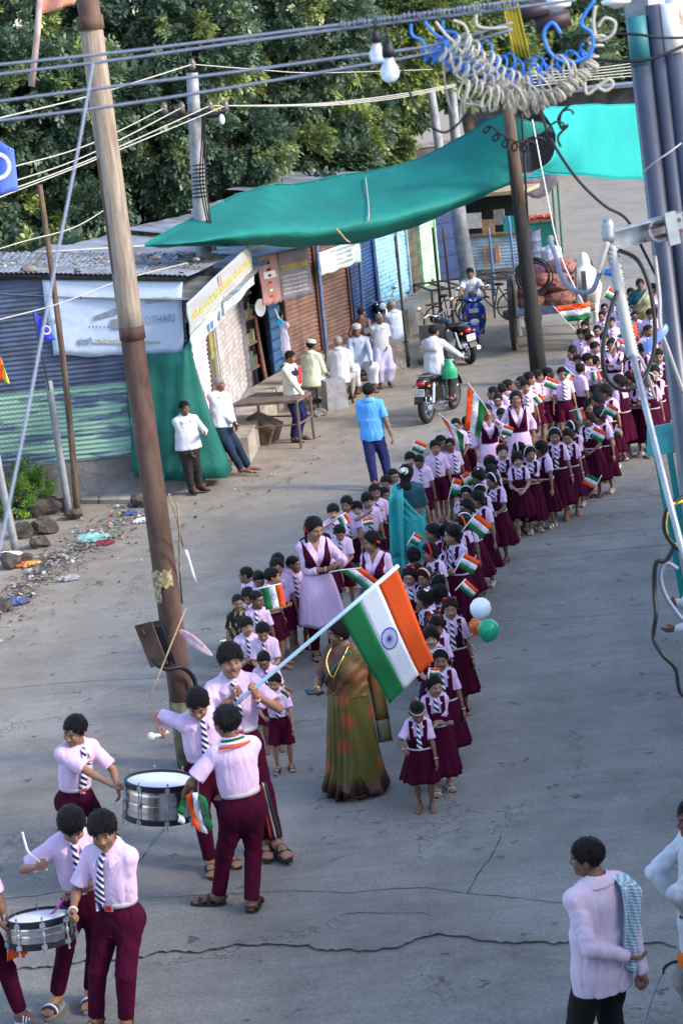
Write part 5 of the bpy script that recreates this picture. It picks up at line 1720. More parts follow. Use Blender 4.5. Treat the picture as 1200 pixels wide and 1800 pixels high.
T7=blobs_px([(1100,20,90),(1180,60,80,-4),(1120,120,60),(1200,140,60),(1260,60,90)],110)
tree('far_tree','distant hazy tree seen through the coiled blue and cream cables',(aty(830,250,92).x,92,0),4,T5,3000,.30,M_LEAF2,21,'trees far down the street',r0=.3)
tree('far_tree','distant green tree over the turquoise tarpaulin left of the grey pipes',(aty(990,260,105).x,105,0),4,T6,4000,.34,M_LEAF,22,'trees far down the street',r0=.3)
tree('far_tree','distant green tree behind the grey pipes at the upper right corner',(aty(1150,260,110).x,110,0),4,T7,4000,.36,M_LEAF,23,'trees far down the street',r0=.3)
ub=blobs_px([(-40,470,70),(60,470,45),(120,460,40),(180,455,40),(430,395,30,2),(230,440,28),(620,290,40,8),(560,350,40,6),(480,380,35,5)],43)
o=link('undergrowth',crown_mesh('undergrowth',ub,5000,.2,M_LEAF,31,.1));tag(o,'dark tangled undergrowth behind the shop roofs','undergrowth',kind='stuff')
wb_=Wall((aty(150,470,60).x-14,60),(aty(900,470,66).x,66))
cw=thing('compound_wall','dark old compound wall half hidden behind the trees and shops','wall',wb_.A)
own(cw,[wallbox(wb_,0,wb_.L,0,3.2,.3,0,'wall_body',mat('old_wall',(.10,.095,.10),.95,noise=.5,nscale=1.5,bump=.5,bscale=8)),wallbox(wb_,0,wb_.L,3.2,3.34,.4,.05,'coping',M_PLASTER)])
sb=[((p.x,p.y,.35),(.34,.3,.30))for p in(at(45,905),at(62,900),at(32,912))]+[((at(56,896).x,at(56,896).y,.62),(.26,.24,.2))]
r_=thing('shrub','bright green leafy shrub growing by the fence post and rubble','shrub',at(48,908))
mb=MB()
for k in range(5):mb.tube([(0,0,0),(.2*math.cos(k*1.3),.15*math.sin(k*1.3),.5)],[.015,.006],5)
mb.obj('stem',[M_BARK],r_,smooth=True)
b0=at(48,908)
link('foliage',crown_mesh('foliage',[((c[0]-b0.x,c[1]-b0.y,c[2]),r)for c,r in sb],700,.055,M_SHRUB,41,.3,.1),r_)
wfb=Wall((aty(830,230,96).x,96),(aty(1300,230,92).x,92))
fb=thing('long_building','long dark low building with tin awning behind the turquoise tarpaulin','building',wfb.A)
fo=[wallbox(wfb,0,wfb.L,0,3.6,3,0,'wall_body',mat('old_wall',(.10,.095,.10))),wallbox(wfb,0,wfb.L,3.6,3.75,4,.8,'awning',mat('awning_grey',(.22,.24,.30),.8,noise=.4,nscale=2))]
for k in range(int(wfb.L/2.4)):
 fo.append(wallbox(wfb,.4+2.4*k,2.1+2.4*k,.1,2.7,.06,.03,'shutter',[M_SHBLUE,M_DARK,M_OLIVE,M_SHBROWN][k%4]))
own(fb,fo)
M_HOUSE=mat('house_plaster',(.45,.42,.38),rough=.95,noise=.3,nscale=1.2,bump=.4,bscale=10)
def house(name,label,x0,x1,y0,y1,h):
 r_=thing(name,label,'house',((x0+x1)/2,(y0+y1)/2,0))
 mb=MB();mb.box((0,0,h/2),(x1-x0,y1-y0,h));mb.obj('walls',[M_HOUSE],r_,smooth=False)
 mb=MB();mb.box((0,0,h+.1),(x1-x0+.8,y1-y0+.8,.2));mb.obj('roof_slab',[M_CEMENT],r_,smooth=False)
 for k in range(int((y1-y0)/3.2)):
  for z in(1.6,4.8):
   if z+1>h:continue
   mb=MB();mb.box((-(x1-x0)/2-.03,-(y1-y0)/2+1.8+3.2*k,z),(.06,1.2,1.3));f_=mb.obj('window',[M_WOOD],r_,smooth=False)
   mb=MB();mb.box((-(x1-x0)/2-.075,-(y1-y0)/2+1.8+3.2*k,z),(.02,1.0,1.1));mb.obj('pane',[mat('glass_dark',(.03,.035,.04),.1,spec=.6)],f_,smooth=False)
 return r_
house('street_house','plastered two storey house on the right side of the street outside the picture',8.2,17,-3,23.5,5.9)
house('street_house','plastered house behind the photographer outside the picture',-12,8.0,-12,-1.2,5.2)
# ================================================================== tarpaulins, poles, wires, street things
def curve(pts,n):
 """Catmull-Rom through the points"""
 P=[Vector(p)for p in pts];out=[]
 for i in range(len(P)-1):
  p0=P[max(i-1,0)];p1=P[i];p2=P[i+1];p3=P[min(i+2,len(P)-1)]
  for k in range(n):
   t=k/n
   out.append(.5*((2*p1)+(p2-p0)*t+(2*p0-5*p1+4*p2-p3)*t*t+(3*p1-p0-3*p2+p3)*t**3))
 out.append(P[-1]);return out
def tarp(name,label,rows_px,m,nsub=6,nrow=4,rope=True):
 rows=[curve([aty(px,py,Y)for px,py,Y in r],nsub)for r in rows_px]
 cols=[]
 for j in range(len(rows[0])):
  cols.append(curve([r[j]for r in rows],nrow))
 root=thing(name,label,'tarpaulin',cols[len(cols)//2][len(cols[0])//2])
 for i,c in enumerate(cols):
  for j,p in enumerate(c):
   p.z+=.012*math.sin(i*.9+j*.6)+.006*math.sin(i*2.1-j*1.3)
 mb=MB();mb.sheet(cols,0,thick=.004)
 hem=MB();hem.tube([c[-1]for c in cols],.012,6);hem.tube([c[0]for c in cols],.012,6)
 own(root,[mb.obj('sheet',[m],None,smooth=True),hem.obj('hem',[m],None,smooth=True)])
 return root,cols
tarp('tarpaulin','large green tarpaulin slung slanting over the shop fronts to the dark wooden post',[[(252,432,31),(345,378,34),(448,330,37),(520,322,38),(610,306,38.6),(700,290,38.8),(790,252,38.5),(850,215,38),(887,197,37.6)],[(253,432,31),(350,398,33),(455,358,35.5),(530,358,36.6),(620,345,37.4),(710,322,37.8),(800,290,37.8),(860,256,37.5),(900,236,37.3)],[(254,432,31),(355,420,31.6),(470,404,33.2),(550,402,34.4),(650,386,35.4),(740,366,36.2),(820,342,36.8),(880,322,37),(918,308,37.1)],[(255,433,31),(350,432,31.9),(450,431,33.6),(540,433,35),(640,424,36),(735,395,36.8),(820,358,37.2),(880,330,37.3),(921,310,37.2)]],M_TARP,6,5)
mb=MB();mb.tube(curve([aty(642,312,38.3),aty(646,345,37.1),aty(648,372,35.6),aty(647,388,35.2)],5),.012,6)
o=mb.obj('rope',[M_CABLEW],smooth=True);tag(o,'pale strap lying across the middle of the large green tarpaulin','strap')
mb=MB();mb.tube(curve([aty(590,402,34.4),aty(598,410,34.6),aty(606,420,35),aty(614,426,35.4)],4),.02,6)
o=mb.obj('rope',[M_WOODP],smooth=True);tag(o,'short brown rope at the lower edge of the large green tarpaulin','rope')
tarp('tarpaulin','bright turquoise tarpaulin stretched across the far street behind the grey pipes',[[(948,190,39),(985,187,40),(1050,184,41.5),(1120,183,43),(1200,181,45),(1300,178,47)],[(975,235,39),(1000,232,40),(1050,230,41.5),(1120,228,43),(1200,228,45),(1300,226,47)],[(968,280,38.6),(1000,275,40),(1050,275,41.5),(1120,275,43),(1200,272,45),(1300,270,47)],[(936,303,38),(985,306,40),(1050,311,41.5),(1120,316,43),(1200,310,45),(1300,306,47)]],M_TARP2,5,4)
tarp('tarpaulin','small dark green tarpaulin strip hanging between post and turquoise tarpaulin',[[(903,208,46),(925,212,46),(950,216,46.5),(968,222,47)],[(903,226,46),(925,228,46),(950,227,46.5),(968,225,47)],[(904,246,46),(922,244,46),(946,234,46.5),(968,228,47)]],M_TARP,4,3)
Ys=at(950,447).y
st=thing('vegetable_stall','green cloth covered market stall with tomatoes on top and a grey awning','stall',at(950,447))
def boxw(c,size,m,name,rz=0.0):
 mb=MB();mb.box(c,size,0,Matrix.Rotation(rz,3,'Z'));return mb.obj(name,[m],None,smooth=False)
b0=at(948,447);k_=proj(b0)[2]/F_PX
so=[boxw((b0.x,b0.y,.50),(1.0,1.0,1.0),M_CLOTHG,'counter_cloth',-.1),boxw((b0.x,b0.y,1.03),(1.06,1.06,.06),M_WOOD,'counter_top',-.1)]
for dx,dy in((-.62,-.6),(.62,-.6),(-.62,.7),(.62,.7)):
 mb=MB();mb.tube([(b0.x+dx,b0.y+dy,0),(b0.x+dx,b0.y+dy,2.6)],.035,8);so.append(mb.obj('post',[mat('post_green',(.04,.14,.09),.8)],None))
g=[[Vector((b0.x-.72+1.44*i/6,b0.y-.75+1.5*j/6,2.58-.22*math.sin(math.pi*i/6)-.1*math.sin(math.pi*j/6)))for j in range(7)]for i in range(7)]
mb=MB();mb.sheet(g,0,thick=.01);so.append(mb.obj('awning',[M_TARP2],None,smooth=True))
g=[[Vector((b0.x-.72+1.44*i/8,b0.y-.77+.03*math.sin(i*1.7),2.56-.22*math.sin(math.pi*i/8)-.55*j/4*(.5+.6*math.sin(math.pi*i/8))))for j in range(5)]for i in range(9)]
mb=MB();mb.sheet(g,0,thick=.01);so.append(mb.obj('awning_flap',[mat('awning_cloth_grey',(.16,.15,.18),.9,noise=.3)],None,smooth=True))
own(st,so)
mb=MB()
for i in range(70):
 mb.sph((b0.x+rnd.uniform(-.45,.45),b0.y+rnd.uniform(-.45,.45),1.09+rnd.uniform(0,.07)),.045,6,4,0 if rnd.random()<.8 else 1)
o=mb.obj('tomatoes',[mat('tomato',(.45,.04,.02),.35),mat('tomato_ripe',(.5,.16,.03),.35)],smooth=True);tag(o,'heap of red tomatoes on the green cloth stall','tomatoes',kind='stuff')
br=at(937,460);mb=MB()
mb.lathe([(.0,0),(.27,0),(.28,.03),(.27,.06),(.27,.30),(.285,.32),(.27,.34),(.27,.60),(.285,.62),(.27,.64),(.27,.90),(.285,.93),(.25,.93),(.24,.88),(0,.88)],n=20)
o=mb.obj('oil_drum',[mat('drum_blue',(.10,.13,.22),.6,noise=.4,nscale=6)]);o.location=br;tag(o,'grey-blue steel oil drum standing in front of the green stall','drum')
# ---- poles
root,a,b=post('utility_pole','tall rusty steel tube pole with peeling pale paint beside the drummer boys','pole',334,1345,146,-60,.118,.098,M_RUST,n=16)
ax=(b-a);bpy.context.view_layer.update()
mb=MB();mb.tube([ax*t for t in(.565,.60,.70,.80,.90,.935)],[.1125,.112,.109,.106,.103,.102],16);pp=mb.obj('pale_paint',[M_PALEPAINT],root,smooth=True)
for t in(.565,.935):mb=MB();mb.tube([ax*(t-.008),ax*(t+.008)],[.120,.117],16);mb.obj('collar',[M_RUST],root,smooth=True)
mb=MB();mb.tube([ax*.005,ax*.09],[.121,.1205],16);mb.obj('base_coat',[mat('olive_base_paint',(.17,.155,.10),.9,noise=.5,nscale=8)],root,smooth=True)
def on_pole(py,side=0.0,off=.125):
 t=(py-1345)/(-60-1345.);c=a+ax*t
 return c+Vector((side,-math.sqrt(max(0,off*off-side*side)),0))
for(p0,p1,s0,s1,z)in((972,1003,-.11,.08,0),(1003,1030,-.11,-.04,1)):
 g=[[on_pole(p0+(p1-p0)*j/3+3*math.sin(i*2.1+j),s0+(s1-s0)*i/8,.124)for j in range(4)]for i in range(9)]
 mb=MB();mb.sheet(g,0);o=mb.obj('torn_poster',[mat('old_paper',(.42,.35,.20),.9,col2=(.20,.16,.09),nscale=22,lo=.45,hi=.55)],None,smooth=True)
 tag(o,['torn yellowed printed poster wrapped round the rusty pole','lower torn strip of yellowed poster on the rusty pole'][z],'poster')
jb=thing('junction_box','rusty open junction box hanging on the rusty pole','box',on_pole(1105,-.17,.2))
Rb=Euler((R(5),R(-12),R(-18))).to_matrix()
mb=MB();mb.box((-.03,0,0),(.18,.02,.44),0,Rb);mb.obj('door',[M_RUST],jb,smooth=False)
mb=MB();mb.box((.07,.11,-.03),(.20,.20,.40),0,Rb);mb.obj('case',[M_DARK],jb,smooth=False)
mb=MB();mb.box((-.10,-.012,.14),(.04,.03,.06),0,Rb);mb.obj('hinge',[M_RUST],jb,smooth=False)
mb=MB();mb.tube(curve([on_pole(1125,-.20,.3),on_pole(1142,-.08,.3),on_pole(1145,.06,.24),on_pole(1170,.15,.2),on_pole(1205,.17,.2)],5),.022,8)
o=mb.obj('cable',[M_CABLEK],smooth=True);tag(o,'thick black cable looping from the junction box down the rusty pole','cable')
for nm,lab,pts,rad,m_ in(('stick','thin pale stick tied vertically to the rusty pole',((311,884),(315,930),(316,1000),(320,1060)),.011,M_WOODP),('stick','thin cane leaning across the upper rusty pole',((297,868),(310,910),(322,960)),.008,M_WOODP),('stick','long slanting bamboo stick below the junction box',((327,1069),(300,1135),(278,1190),(263,1226)),.009,M_WOODP)):
 mb=MB();mb.tube([aty(px,py,17.2+.2*i*(1 if 'slant' not in lab else-.5))for i,(px,py)in enumerate(pts)],rad,6);o=mb.obj(nm,[m_],smooth=True);tag(o,lab,'stick')
g=[[aty(324+6*i+4.2*j,966+14.5*j+1*i,17.6)for j in range(5)]for i in range(2)]
mb=MB();mb.sheet(g,0,thick=.003);o=mb.obj('paper_sheet',[M_FWHITE],smooth=True);tag(o,'white folded paper tucked behind the rusty pole','paper')
c0=[aty(316,1108,17.1),aty(335,1122,17.05),aty(355,1138,17.0),aty(374,1152,17.0)]
g=[]
for i,p in enumerate(curve(c0,4)):
 t=i/12;w=.045*math.sin(math.pi*min(1,t*.95+.04))+.008
 g.append([p+Vector((.35*w*s_,-.02*abs(s_)*w*10,w*s_*.9))for s_ in(-1,-.4,.3,1)])
mb=MB();mb.sheet(g,0,thick=.003);o=mb.obj('cloth_bunting',[mat('faded_red_cloth',(.52,.22,.28),.9,col2=(.62,.50,.54),nscale=10)],smooth=True);tag(o,'rolled faded red and white cloth tied to the rusty pole','cloth')
fp,fa,fbt=post('wooden_post','thin rough wooden post with a blue flag in front of the banner','post',137,905,70,325,.055,.038,M_WOOD,bend=.05)
for nm,lab,q in(('fence_post','pale concrete fence post beside the thin wooden post',(121,900,86,670)),('fence_post','whitewashed fence post at the left edge by the shrub',(28,968,-6,800))):
 post(nm,lab,'post',*q,.06,.055,M_CONC,group='fence posts at left',n=4)
fe_=thing('chain_link_fence','sagging wire chain link fence before the green sheet at left','fence',at(60,905))
mb=MB();A_=at(-30,925);B_=at(118,897);uu=(B_-A_);Lf=uu.length;uu.normalize();pit=.075
nwire=int(Lf/pit)+28
for k in range(-26,int(Lf/pit)+1):
 for sg in(0,1):
  pts=[]
  for j in range(0,27,2):
   u_=(k+(j if sg==0 else 26-j))*pit;z=.12+j*.075
   if 0<=u_<=Lf:pts.append(A_+uu*u_+Vector((0,.01*sg+.03*math.sin(u_*2+z),z)))
  if len(pts)>1:mb.tube(pts,.0022,3,cap=False)
own(fe_,[tag(mb.obj('wire_mesh',[M_DSTEEL],None,smooth=True),kind='stuff')])
cp,ca,cb=post('concrete_pole','grey concrete electric pole with crossarm rising behind the shop roof','pole',376,700,337,128,.17,.10,M_CONC,Y=33.6,n=4)
inv=Vector(ca)
arm0=aty(290,203,33.5);arm1=aty(396,201,33.5)
mb=MB();mb.tube([arm0-inv,arm1-inv],.05,4);mb.obj('crossarm',[M_DSTEEL],cp,smooth=False)
ins=[]
for px,py in((289,190),(320,189),(369,186),(396,186),(338,113)):
 p=aty(px,py,33.45);ins.append(p)
 mb=MB();mb.lathe([(0,-.10),(.03,-.10),(.06,-.05),(.045,-.02),(.06,.02),(.045,.05),(.03,.09),(0,.10)],c=p-inv,n=10);mb.obj('insulator',[mat('insulator_brown',(.10,.07,.07),.3,spec=.6)],cp,smooth=True)
mb=MB();p=aty(390,210,33.4);mb.sph(p-inv,(.05,.05,.09),10,8);mb.obj('lamp_bulb',[mat('bulb_milky',(.75,.72,.68),.2)],cp,smooth=True)
mb=MB()
for k in range(3):mb.tube([q-inv for q in curve([aty(356+2*k,140+20*k,33.3),aty(355+3*k,240,33.3),aty(352+5*k,320,33.3),aty(366+3*k,400,33.3),aty(372+4*k,440,33.3)],5)],.014,5)
for k in range(9):mb.torus(aty(352,290+7*k,33.3)-inv,.14,.008,n=14,m=4)
mb.obj('wire_bundle',[M_CABLEK],cp,smooth=True)
def wire(pts,rad,m_,label,n=8,catg='wire',name='wire',group=None):
 pts=[Vector(p)for p in pts]
 if proj(pts[0])[0]<-20:pts.insert(0,pts[0]+(pts[0]-pts[1])*2.5)
 if proj(pts[-1])[0]>1230:pts.append(pts[-1]+(pts[-1]-pts[-2])*1.5)
 mb=MB();mb.tube(curve(pts,n),rad,6);o=mb.obj(name,[m_],smooth=True);tag(o,label,catg,group);return o
for k,(y0,i,ym)in enumerate(((298,0,250),(329,1,268),(345,2,290),(352,3,296))):
 wire([aty(-60,y0+18,24),aty(150,(y0*.58+(190)*.42)+4,29),ins[i]],.010,M_CABLEW,['highest thin white wire slanting up to the left insulator','second thin white wire slanting to the crossarm','lower thin white wire slanting to the right insulator','lowest thin white wire slanting to the crossarm end'][k],group='wires to the concrete pole')
wire([aty(-60,222,24),aty(160,168,29),ins[4]],.011,M_CABLEW,'thin white wire rising to the tip of the concrete pole')
wire([ins[4],aty(450,122,36),aty(560,128,40),aty(760,122,48)],.010,M_CABLEW,'thin wire from the concrete pole tip running right through the trees')
for k in range(3):wire([ins[2+(k>0)],aty(560,186-2*k,38),aty(700,172-3*k,44),aty(800,152-2*k,50)],.011,M_CABLEW,['upper','middle','lower'][k]+' of three parallel wires running right from the crossarm',group='wires right of the concrete pole')
wire([aty(75,443,29.5),aty(160,438,30),aty(254,432,31)],.014,M_CABLEW,'white rope tying the green tarpaulin tip to the thin wooden post',catg='rope',name='rope')
wire([aty(-40,572,26),aty(100,535,27.5),aty(215,492,29),aty(330,462,31)],.010,M_CABLEW,'thin pale line sagging across the banner and roof')
wire([aty(-40,450,28),aty(40,425,28.5),aty(130,400,30),aty(190,365,33)],.010,M_CABLEW,'thin wire drooping past the top of the wooden post')
post('concrete_pole','concrete pole standing behind the green tarpaulin near the blue cables','pole',800,440,757,160,.15,.11,M_CONC,Y=54,n=8)
post('concrete_pole','double concrete pole standing further behind the coiled cables','pole',818,440,790,120,.17,.14,M_CONC,Y=58,n=4)
post('steel_post','concrete lower post standing beside the scooter rider','pole',838,585,803,360,.19,.17,M_CONC,Y=at(838,585).y,n=4)
dp,da,db=post('wooden_pole','dark leaning wooden pole with black cable coils before the ox cart','pole',948,672,889,160,.165,.095,M_WOODD,n=12,bend=.0)
mb=MB();axd=db-da;mb.tube([axd*.62,axd*.8,axd],[.126,.113,.098],12);mb.obj('bare_top',[mat('pole_brown_bare',(.13,.085,.062),.9,noise=.4,nscale=8,stretch=(3,3,.3))],dp,smooth=True)
cc=aty(936,486,37.05);coil=thing('cable_coil','large black cable coil hanging on the dark wooden pole','coil',cc)
for k in range(5):
 mb=MB();mb.torus((.02*math.sin(k*2),-.03-.022*k,.02*math.cos(k*3)),.30+.012*k-.03*(k%2),.016,axis='Y',n=36,m=6,sy=1.0)
 mb.obj('loop',[M_CABLEK],coil,smooth=True)
mb=MB();cw_=aty(936,558,37.0)
for k in range(26):
 q=Euler((rnd.uniform(-.6,.6),rnd.uniform(-1.5,1.5),rnd.uniform(-.5,.5))).to_matrix();rr=rnd.uniform(.07,.17)
 mb.tube([q@Vector((rr*math.cos(t_),-.06+.02*math.sin(3*t_),rr*math.sin(t_)))for t_ in np.linspace(0,5.6,14)],.008,4)
o=mb.obj('wire_tangle',[M_DSTEEL],smooth=True);o.location=cw_;tag(o,'tangled ball of thin wire wound round the dark wooden pole','wire',kind='stuff')
wire([aty(935,210,36.8),aty(958,330,36.5),aty(985,450,36.2),aty(1030,545,36)],.013,M_FWHITE,'white rope stretched down from the dark wooden pole over the cart',catg='rope',name='rope')
wire([aty(916,200,37),aty(922,300,37),aty(928,400,37),aty(934,440,37)],.022,M_CABLEK,'black cable running down the dark wooden pole',catg='cable',name='cable')
for k,(q,r_,m_,lab)in enumerate((((578,668,556,432),.045,M_BLUEPOST,'blue painted post left of the faded white sign'),((643,620,630,428),.045,M_BLUEPOST,'blue painted post right of the faded white sign'),((718,645,694,415),.032,M_DSTEEL,'thin dark post standing before the light blue shutters'),((472,700,444,540),.05,mat('post_rust_brown',(.22,.10,.07),.8,noise=.4,nscale=8),'brown post carrying the round white dish'),((778,585,760,400),.035,M_DSTEEL,'thin dark post right of the pale green shutter'),((797,575,778,400),.035,mat('post_maroon',(.09,.05,.05),.8),'thin maroon post before the blue sheet wall'),((831,520,820,400),.035,M_DSTEEL,'thin dark post left of the orange panel'),((870,520,858,400),.035,M_BLUEPOST,'thin blue post before the orange panel'),((909,520,893,380),.04,M_BLUEPOST,'pale blue pipe post at the kiosk corner'))):
 post('shop_post',lab,'post',*q,r_,r_*.9,m_,group='posts along the shop fronts',n=8)
dd=aty(457,541,at(472,700).y-.1);ds=thing('loudspeaker','round white horn loudspeaker on the brown post','loudspeaker',dd)
mb=MB();mb.lathe([(.02,-.16),(.05,-.14),(.06,-.08),(.10,-.03),(.17,.0),(.175,.01),(.16,.0),(.09,-.02),(.04,-.07),(0,-.07)],n=22,axis='X');o=mb.obj('horn',[M_FWHITE],ds,smooth=True)
mb=MB();mb.box((-.20,0,-.02),(.10,.12,.16));mb.obj('driver_box',[M_TINGREY],ds)
ds.rotation_euler=(0,0,R(-35))
# ---- near pole with conduits on the right
pY=9.2
def pp_(px,py,Y=pY):return aty(px,py,Y)
npz=thing('utility_pole','near grey concrete pole strapped with three plastic conduit pipes at the right edge','pole',(pp_(1230,900).x,pY,0))
o_=Vector(npz.location);T_=pp_(1098,-120)-o_;B_=pp_(1186,640)-o_;dirp=(T_-B_).normalized();Bz=B_-dirp*((B_.z+.02)/dirp.z)
npz_base=Bz
sidev0=(Vector((1,0,0))-dirp*dirp.x).normalized()
mb=MB();mb.tube([Bz+sidev0*.05,B_+sidev0*.05,T_+sidev0*.05],[.10,.10,.095],4);mb.obj('shaft',[M_CONC],npz,smooth=False)
sidev=Vector((1,0,0))-dirp*dirp.x;sidev.normalize();frt=dirp.cross(sidev);frt=frt if frt.y<0 else-frt
for k,(s_,r_,top)in enumerate(((-.02,.044,.90),(.062,.036,.97),(.130,.042,.93))):
 mb=MB();a_=Bz+sidev*s_+frt*.135;b_=T_+sidev*s_+frt*.135
 b_=T_+(B_-T_)*((150,128,138)[k]/760.)+sidev*s_+frt*.135
 mb.tube([a_,b_],r_,14);c_=mb.obj('conduit',[M_PIPE],npz,smooth=True)
 if k!=1:
  mb=MB();mb.tube([b_-dirp*.20,b_+dirp*.02],r_*1.06,14);mb.obj('pipe_cap',[mat('pipe_cap_teal',(.03,.16,.19),.5)if k==0 else M_FWHITE],c_,smooth=True)
for py in(278,452):
 g_=[pp_(1070,py-10,9.0),pp_(1110,py-4,8.95),pp_(1150,py-6,8.95),pp_(1215,py-30 if py>400 else py-8,9.0)]
wire([pp_(1020,62,9.0),pp_(1110,60,8.95),pp_(1160,66,8.95),pp_(1240,66,9.0)],.006,M_CABLEK,'upper black cable crossing the three grey pipes',catg='cable',name='cable')
wire([pp_(1030,103,9.0),pp_(1110,108,8.95),pp_(1160,98,8.95),pp_(1240,62,9.0)],.007,M_CABLEK,'lower black cable sagging across the three grey pipes',catg='cable',name='cable')
wire([pp_(1128,305,8.98),pp_(1150,285,8.93),pp_(1175,268,8.93),pp_(1196,252,8.98)],.004,M_CABLEW,'pale string tied round the grey conduit pipes',catg='string',name='string')
bk=thing('steel_bracket','galvanised angle bracket bolted across the near pole','bracket',pp_(1130,408,8.85))
bo_=Vector(bk.location);bx=(pp_(1200,375,8.9)-pp_(1062,412,8.8));bl=bx.length;bm=Matrix((bx.normalized(),Vector((0,0,1)).cross(bx.normalized()).normalized(),bx.normalized().cross(Vector((0,0,1)).cross(bx.normalized()).normalized()))).transposed()
mb=MB();mb.box((0,0,0),(bl,.012,.095),0,bm);mb.box((0,-.03,.047),(bl,.06,.008),0,bm);mb.obj('angle',[M_STEEL],bk)
mb=MB();mb.tube([bm@Vector((.0,-.05,.02)),bm@Vector((bl*.42,-.05,.02))],.009,6);mb.tube([bm@Vector((-.02,-.05,-.03)),bm@Vector((bl*.42,-.05,-.03))],.009,6);mb.obj('threaded_rod',[mat('rod_rust',(.10,.055,.05),.7)],bk)
mb=MB();mb.torus(bm@Vector((.055,-.06,0)),.05,.010,axis='Y',n=18,m=6,sy=1);mb.obj('u_bolt',[M_STEEL],bk)
mb=MB();mb.box((bl*.30,-.06,.01),(.055,.02,.15),0,bm);mb.obj('clamp_plate',[M_STEEL],bk)
stw=thing('stay_wire','thick twisted silver stay grip and rod slanting down from the bracket','stay wire',pp_(1072,400,8.75))
o_=Vector(stw.location)
path=curve([pp_(1066,398,8.75),pp_(1078,450,8.7),pp_(1092,530,8.6),pp_(1104,590,8.5),pp_(1112,628,8.45)],8)
mb=MB();mb.tube([p-o_ for p in path[6:]],[.018+.006*min(1,i/6)for i in range(len(path[6:]))],10);mb.obj('grip',[M_CABLEW],stw,smooth=True)
for s_ in range(3):
 mb=MB();P_=[]
 for i in range(120):
  t=i/119*(len(path)-8)+6;k=int(min(t,len(path)-2));p=path[k].lerp(path[k+1],min(1,t-k))-o_
  an=i*.42+s_*2.09
  P_.append(p+Vector((math.cos(an),math.sin(an)*.7,math.sin(an)*.25))*.022)
 mb.tube(P_,.0085,5);mb.obj('strand',[M_STEEL],stw,smooth=True)
mb=MB();mb.tube([pp_(1111,622,8.45)-o_,pp_(1140,740,8.2)-o_,pp_(1175,880,7.9)-o_,pp_(1215,1030,7.6)-o_],.0145,8);mb.obj('rod',[M_STEEL],stw,smooth=True)
mb=MB();mb.lathe([(0,-.05),(.022,-.05),(.03,-.02),(.024,.0),(.03,.03),(.02,.06),(0,.06)],c=pp_(1068,408,8.74)-o_,n=10);mb.obj('shackle',[M_STEEL],stw,smooth=True)
mb=MB();mb.cyl(pp_(1062,478,8.68)-o_,pp_(1092,482,8.68)-o_,.016,n=10);mb.obj('blue_clip',[M_CABLEB],stw,smooth=True)
mb=MB();mb.tube([p-o_ for p in curve([pp_(1066,425,8.7),pp_(1058,455,8.7),pp_(1052,480,8.7)],6)],[.014]*12+[.022],8);mb.obj('sleeve',[M_CABLEC],stw,smooth=True)
wire([pp_(1053,478,8.7),pp_(1040,510,8.7),pp_(1012,512,8.75),pp_(988,490,8.8),pp_(976,450,8.9),pp_(965,420,9)],.012,M_CABLEG,'grey cable curving left from the silver stay grip',catg='cable',name='cable')
def ring(pts,rad,m_,label):
 mb=MB();mb.tube(curve(pts,6),rad,8);o=mb.obj('cable_loop',[m_],smooth=True);tag(o,label,'cable loop');return o
ring([pp_(1084,512,8.5),pp_(1068,560,8.45),pp_(1058,620,8.4),pp_(1064,660,8.4),pp_(1088,684,8.4),pp_(1112,682,8.4),pp_(1136,655,8.45),pp_(1150,600,8.5),pp_(1144,520,8.55),pp_(1122,460,8.6),pp_(1088,440,8.7)],.010,M_CABLEK,'large oval black cable loop hanging in front of the far children')
wire([pp_(1186,955,7.9),pp_(1170,985,7.9),pp_(1152,990,7.9),pp_(1149,1040,7.9),pp_(1152,1080,7.85),pp_(1148,1120,7.85),pp_(1163,1150,7.8),pp_(1186,1175,7.8),pp_(1194,1215,7.8),pp_(1215,1232,7.8)],.010,M_CABLEK,'long black cable dangling over the road at the right edge',catg='cable',name='cable')
wire([pp_(1200,880,7.95),pp_(1176,890,7.9),pp_(1168,925,7.9),pp_(1180,955,7.9),pp_(1210,960,7.9)],.008,M_CABLEY,'yellow cable loop over the teal sign legs',catg='cable',name='cable')
wire([pp_(1205,870,7.95),pp_(1172,895,7.9),pp_(1168,935,7.9),pp_(1192,965,7.9),pp_(1215,970,7.9)],.010,M_CABLEK,'black cable loop beside the yellow cable',catg='cable',name='cable')
wire([pp_(1190,1000,7.9),pp_(1170,990,7.9),pp_(1160,1010,7.9),pp_(1168,1045,7.9),pp_(1195,1085,7.9),pp_(1215,1100,7.9)],.009,M_CABLEG,'grey cable loop hanging at the right edge',catg='cable',name='cable')
wire([pp_(950,190,9),pp_(965,240,8.9),pp_(1010,310,8.8),pp_(1060,360,8.8),pp_(1100,385,8.85),pp_(1130,440,8.9),pp_(1160,500,9)],.007,M_CABLEK,'black cable falling from the coils past the turquoise tarpaulin',catg='cable',name='cable')
wire([pp_(1150,700,8.8),pp_(1130,640,8.7),pp_(1100,590,8.7),pp_(1088,540,8.7)],.007,M_CABLEW,'thin pale string slanting behind the black cable loop',catg='string',name='string')
wire([pp_(1200,690,8.8),pp_(1175,620,8.75),pp_(1160,575,8.75),pp_(1158,520,8.8),pp_(1150,450,8.85)],.009,M_CABLEW,'frayed white rope hanging down beside the grey pipes',catg='rope',name='rope')
g=[[pp_(1128+14*i+4*math.sin(j),605-12*i+9*j-3*i*j*.3,8.7)for j in range(4)]for i in range(4)]
mb=MB();mb.sheet(g,0,thick=.002);o=mb.obj('plastic_scrap',[mat('plastic_blue',(.22,.32,.75),.4)],smooth=True);tag(o,'blue plastic scrap caught on the rope beside the pipes','scrap')
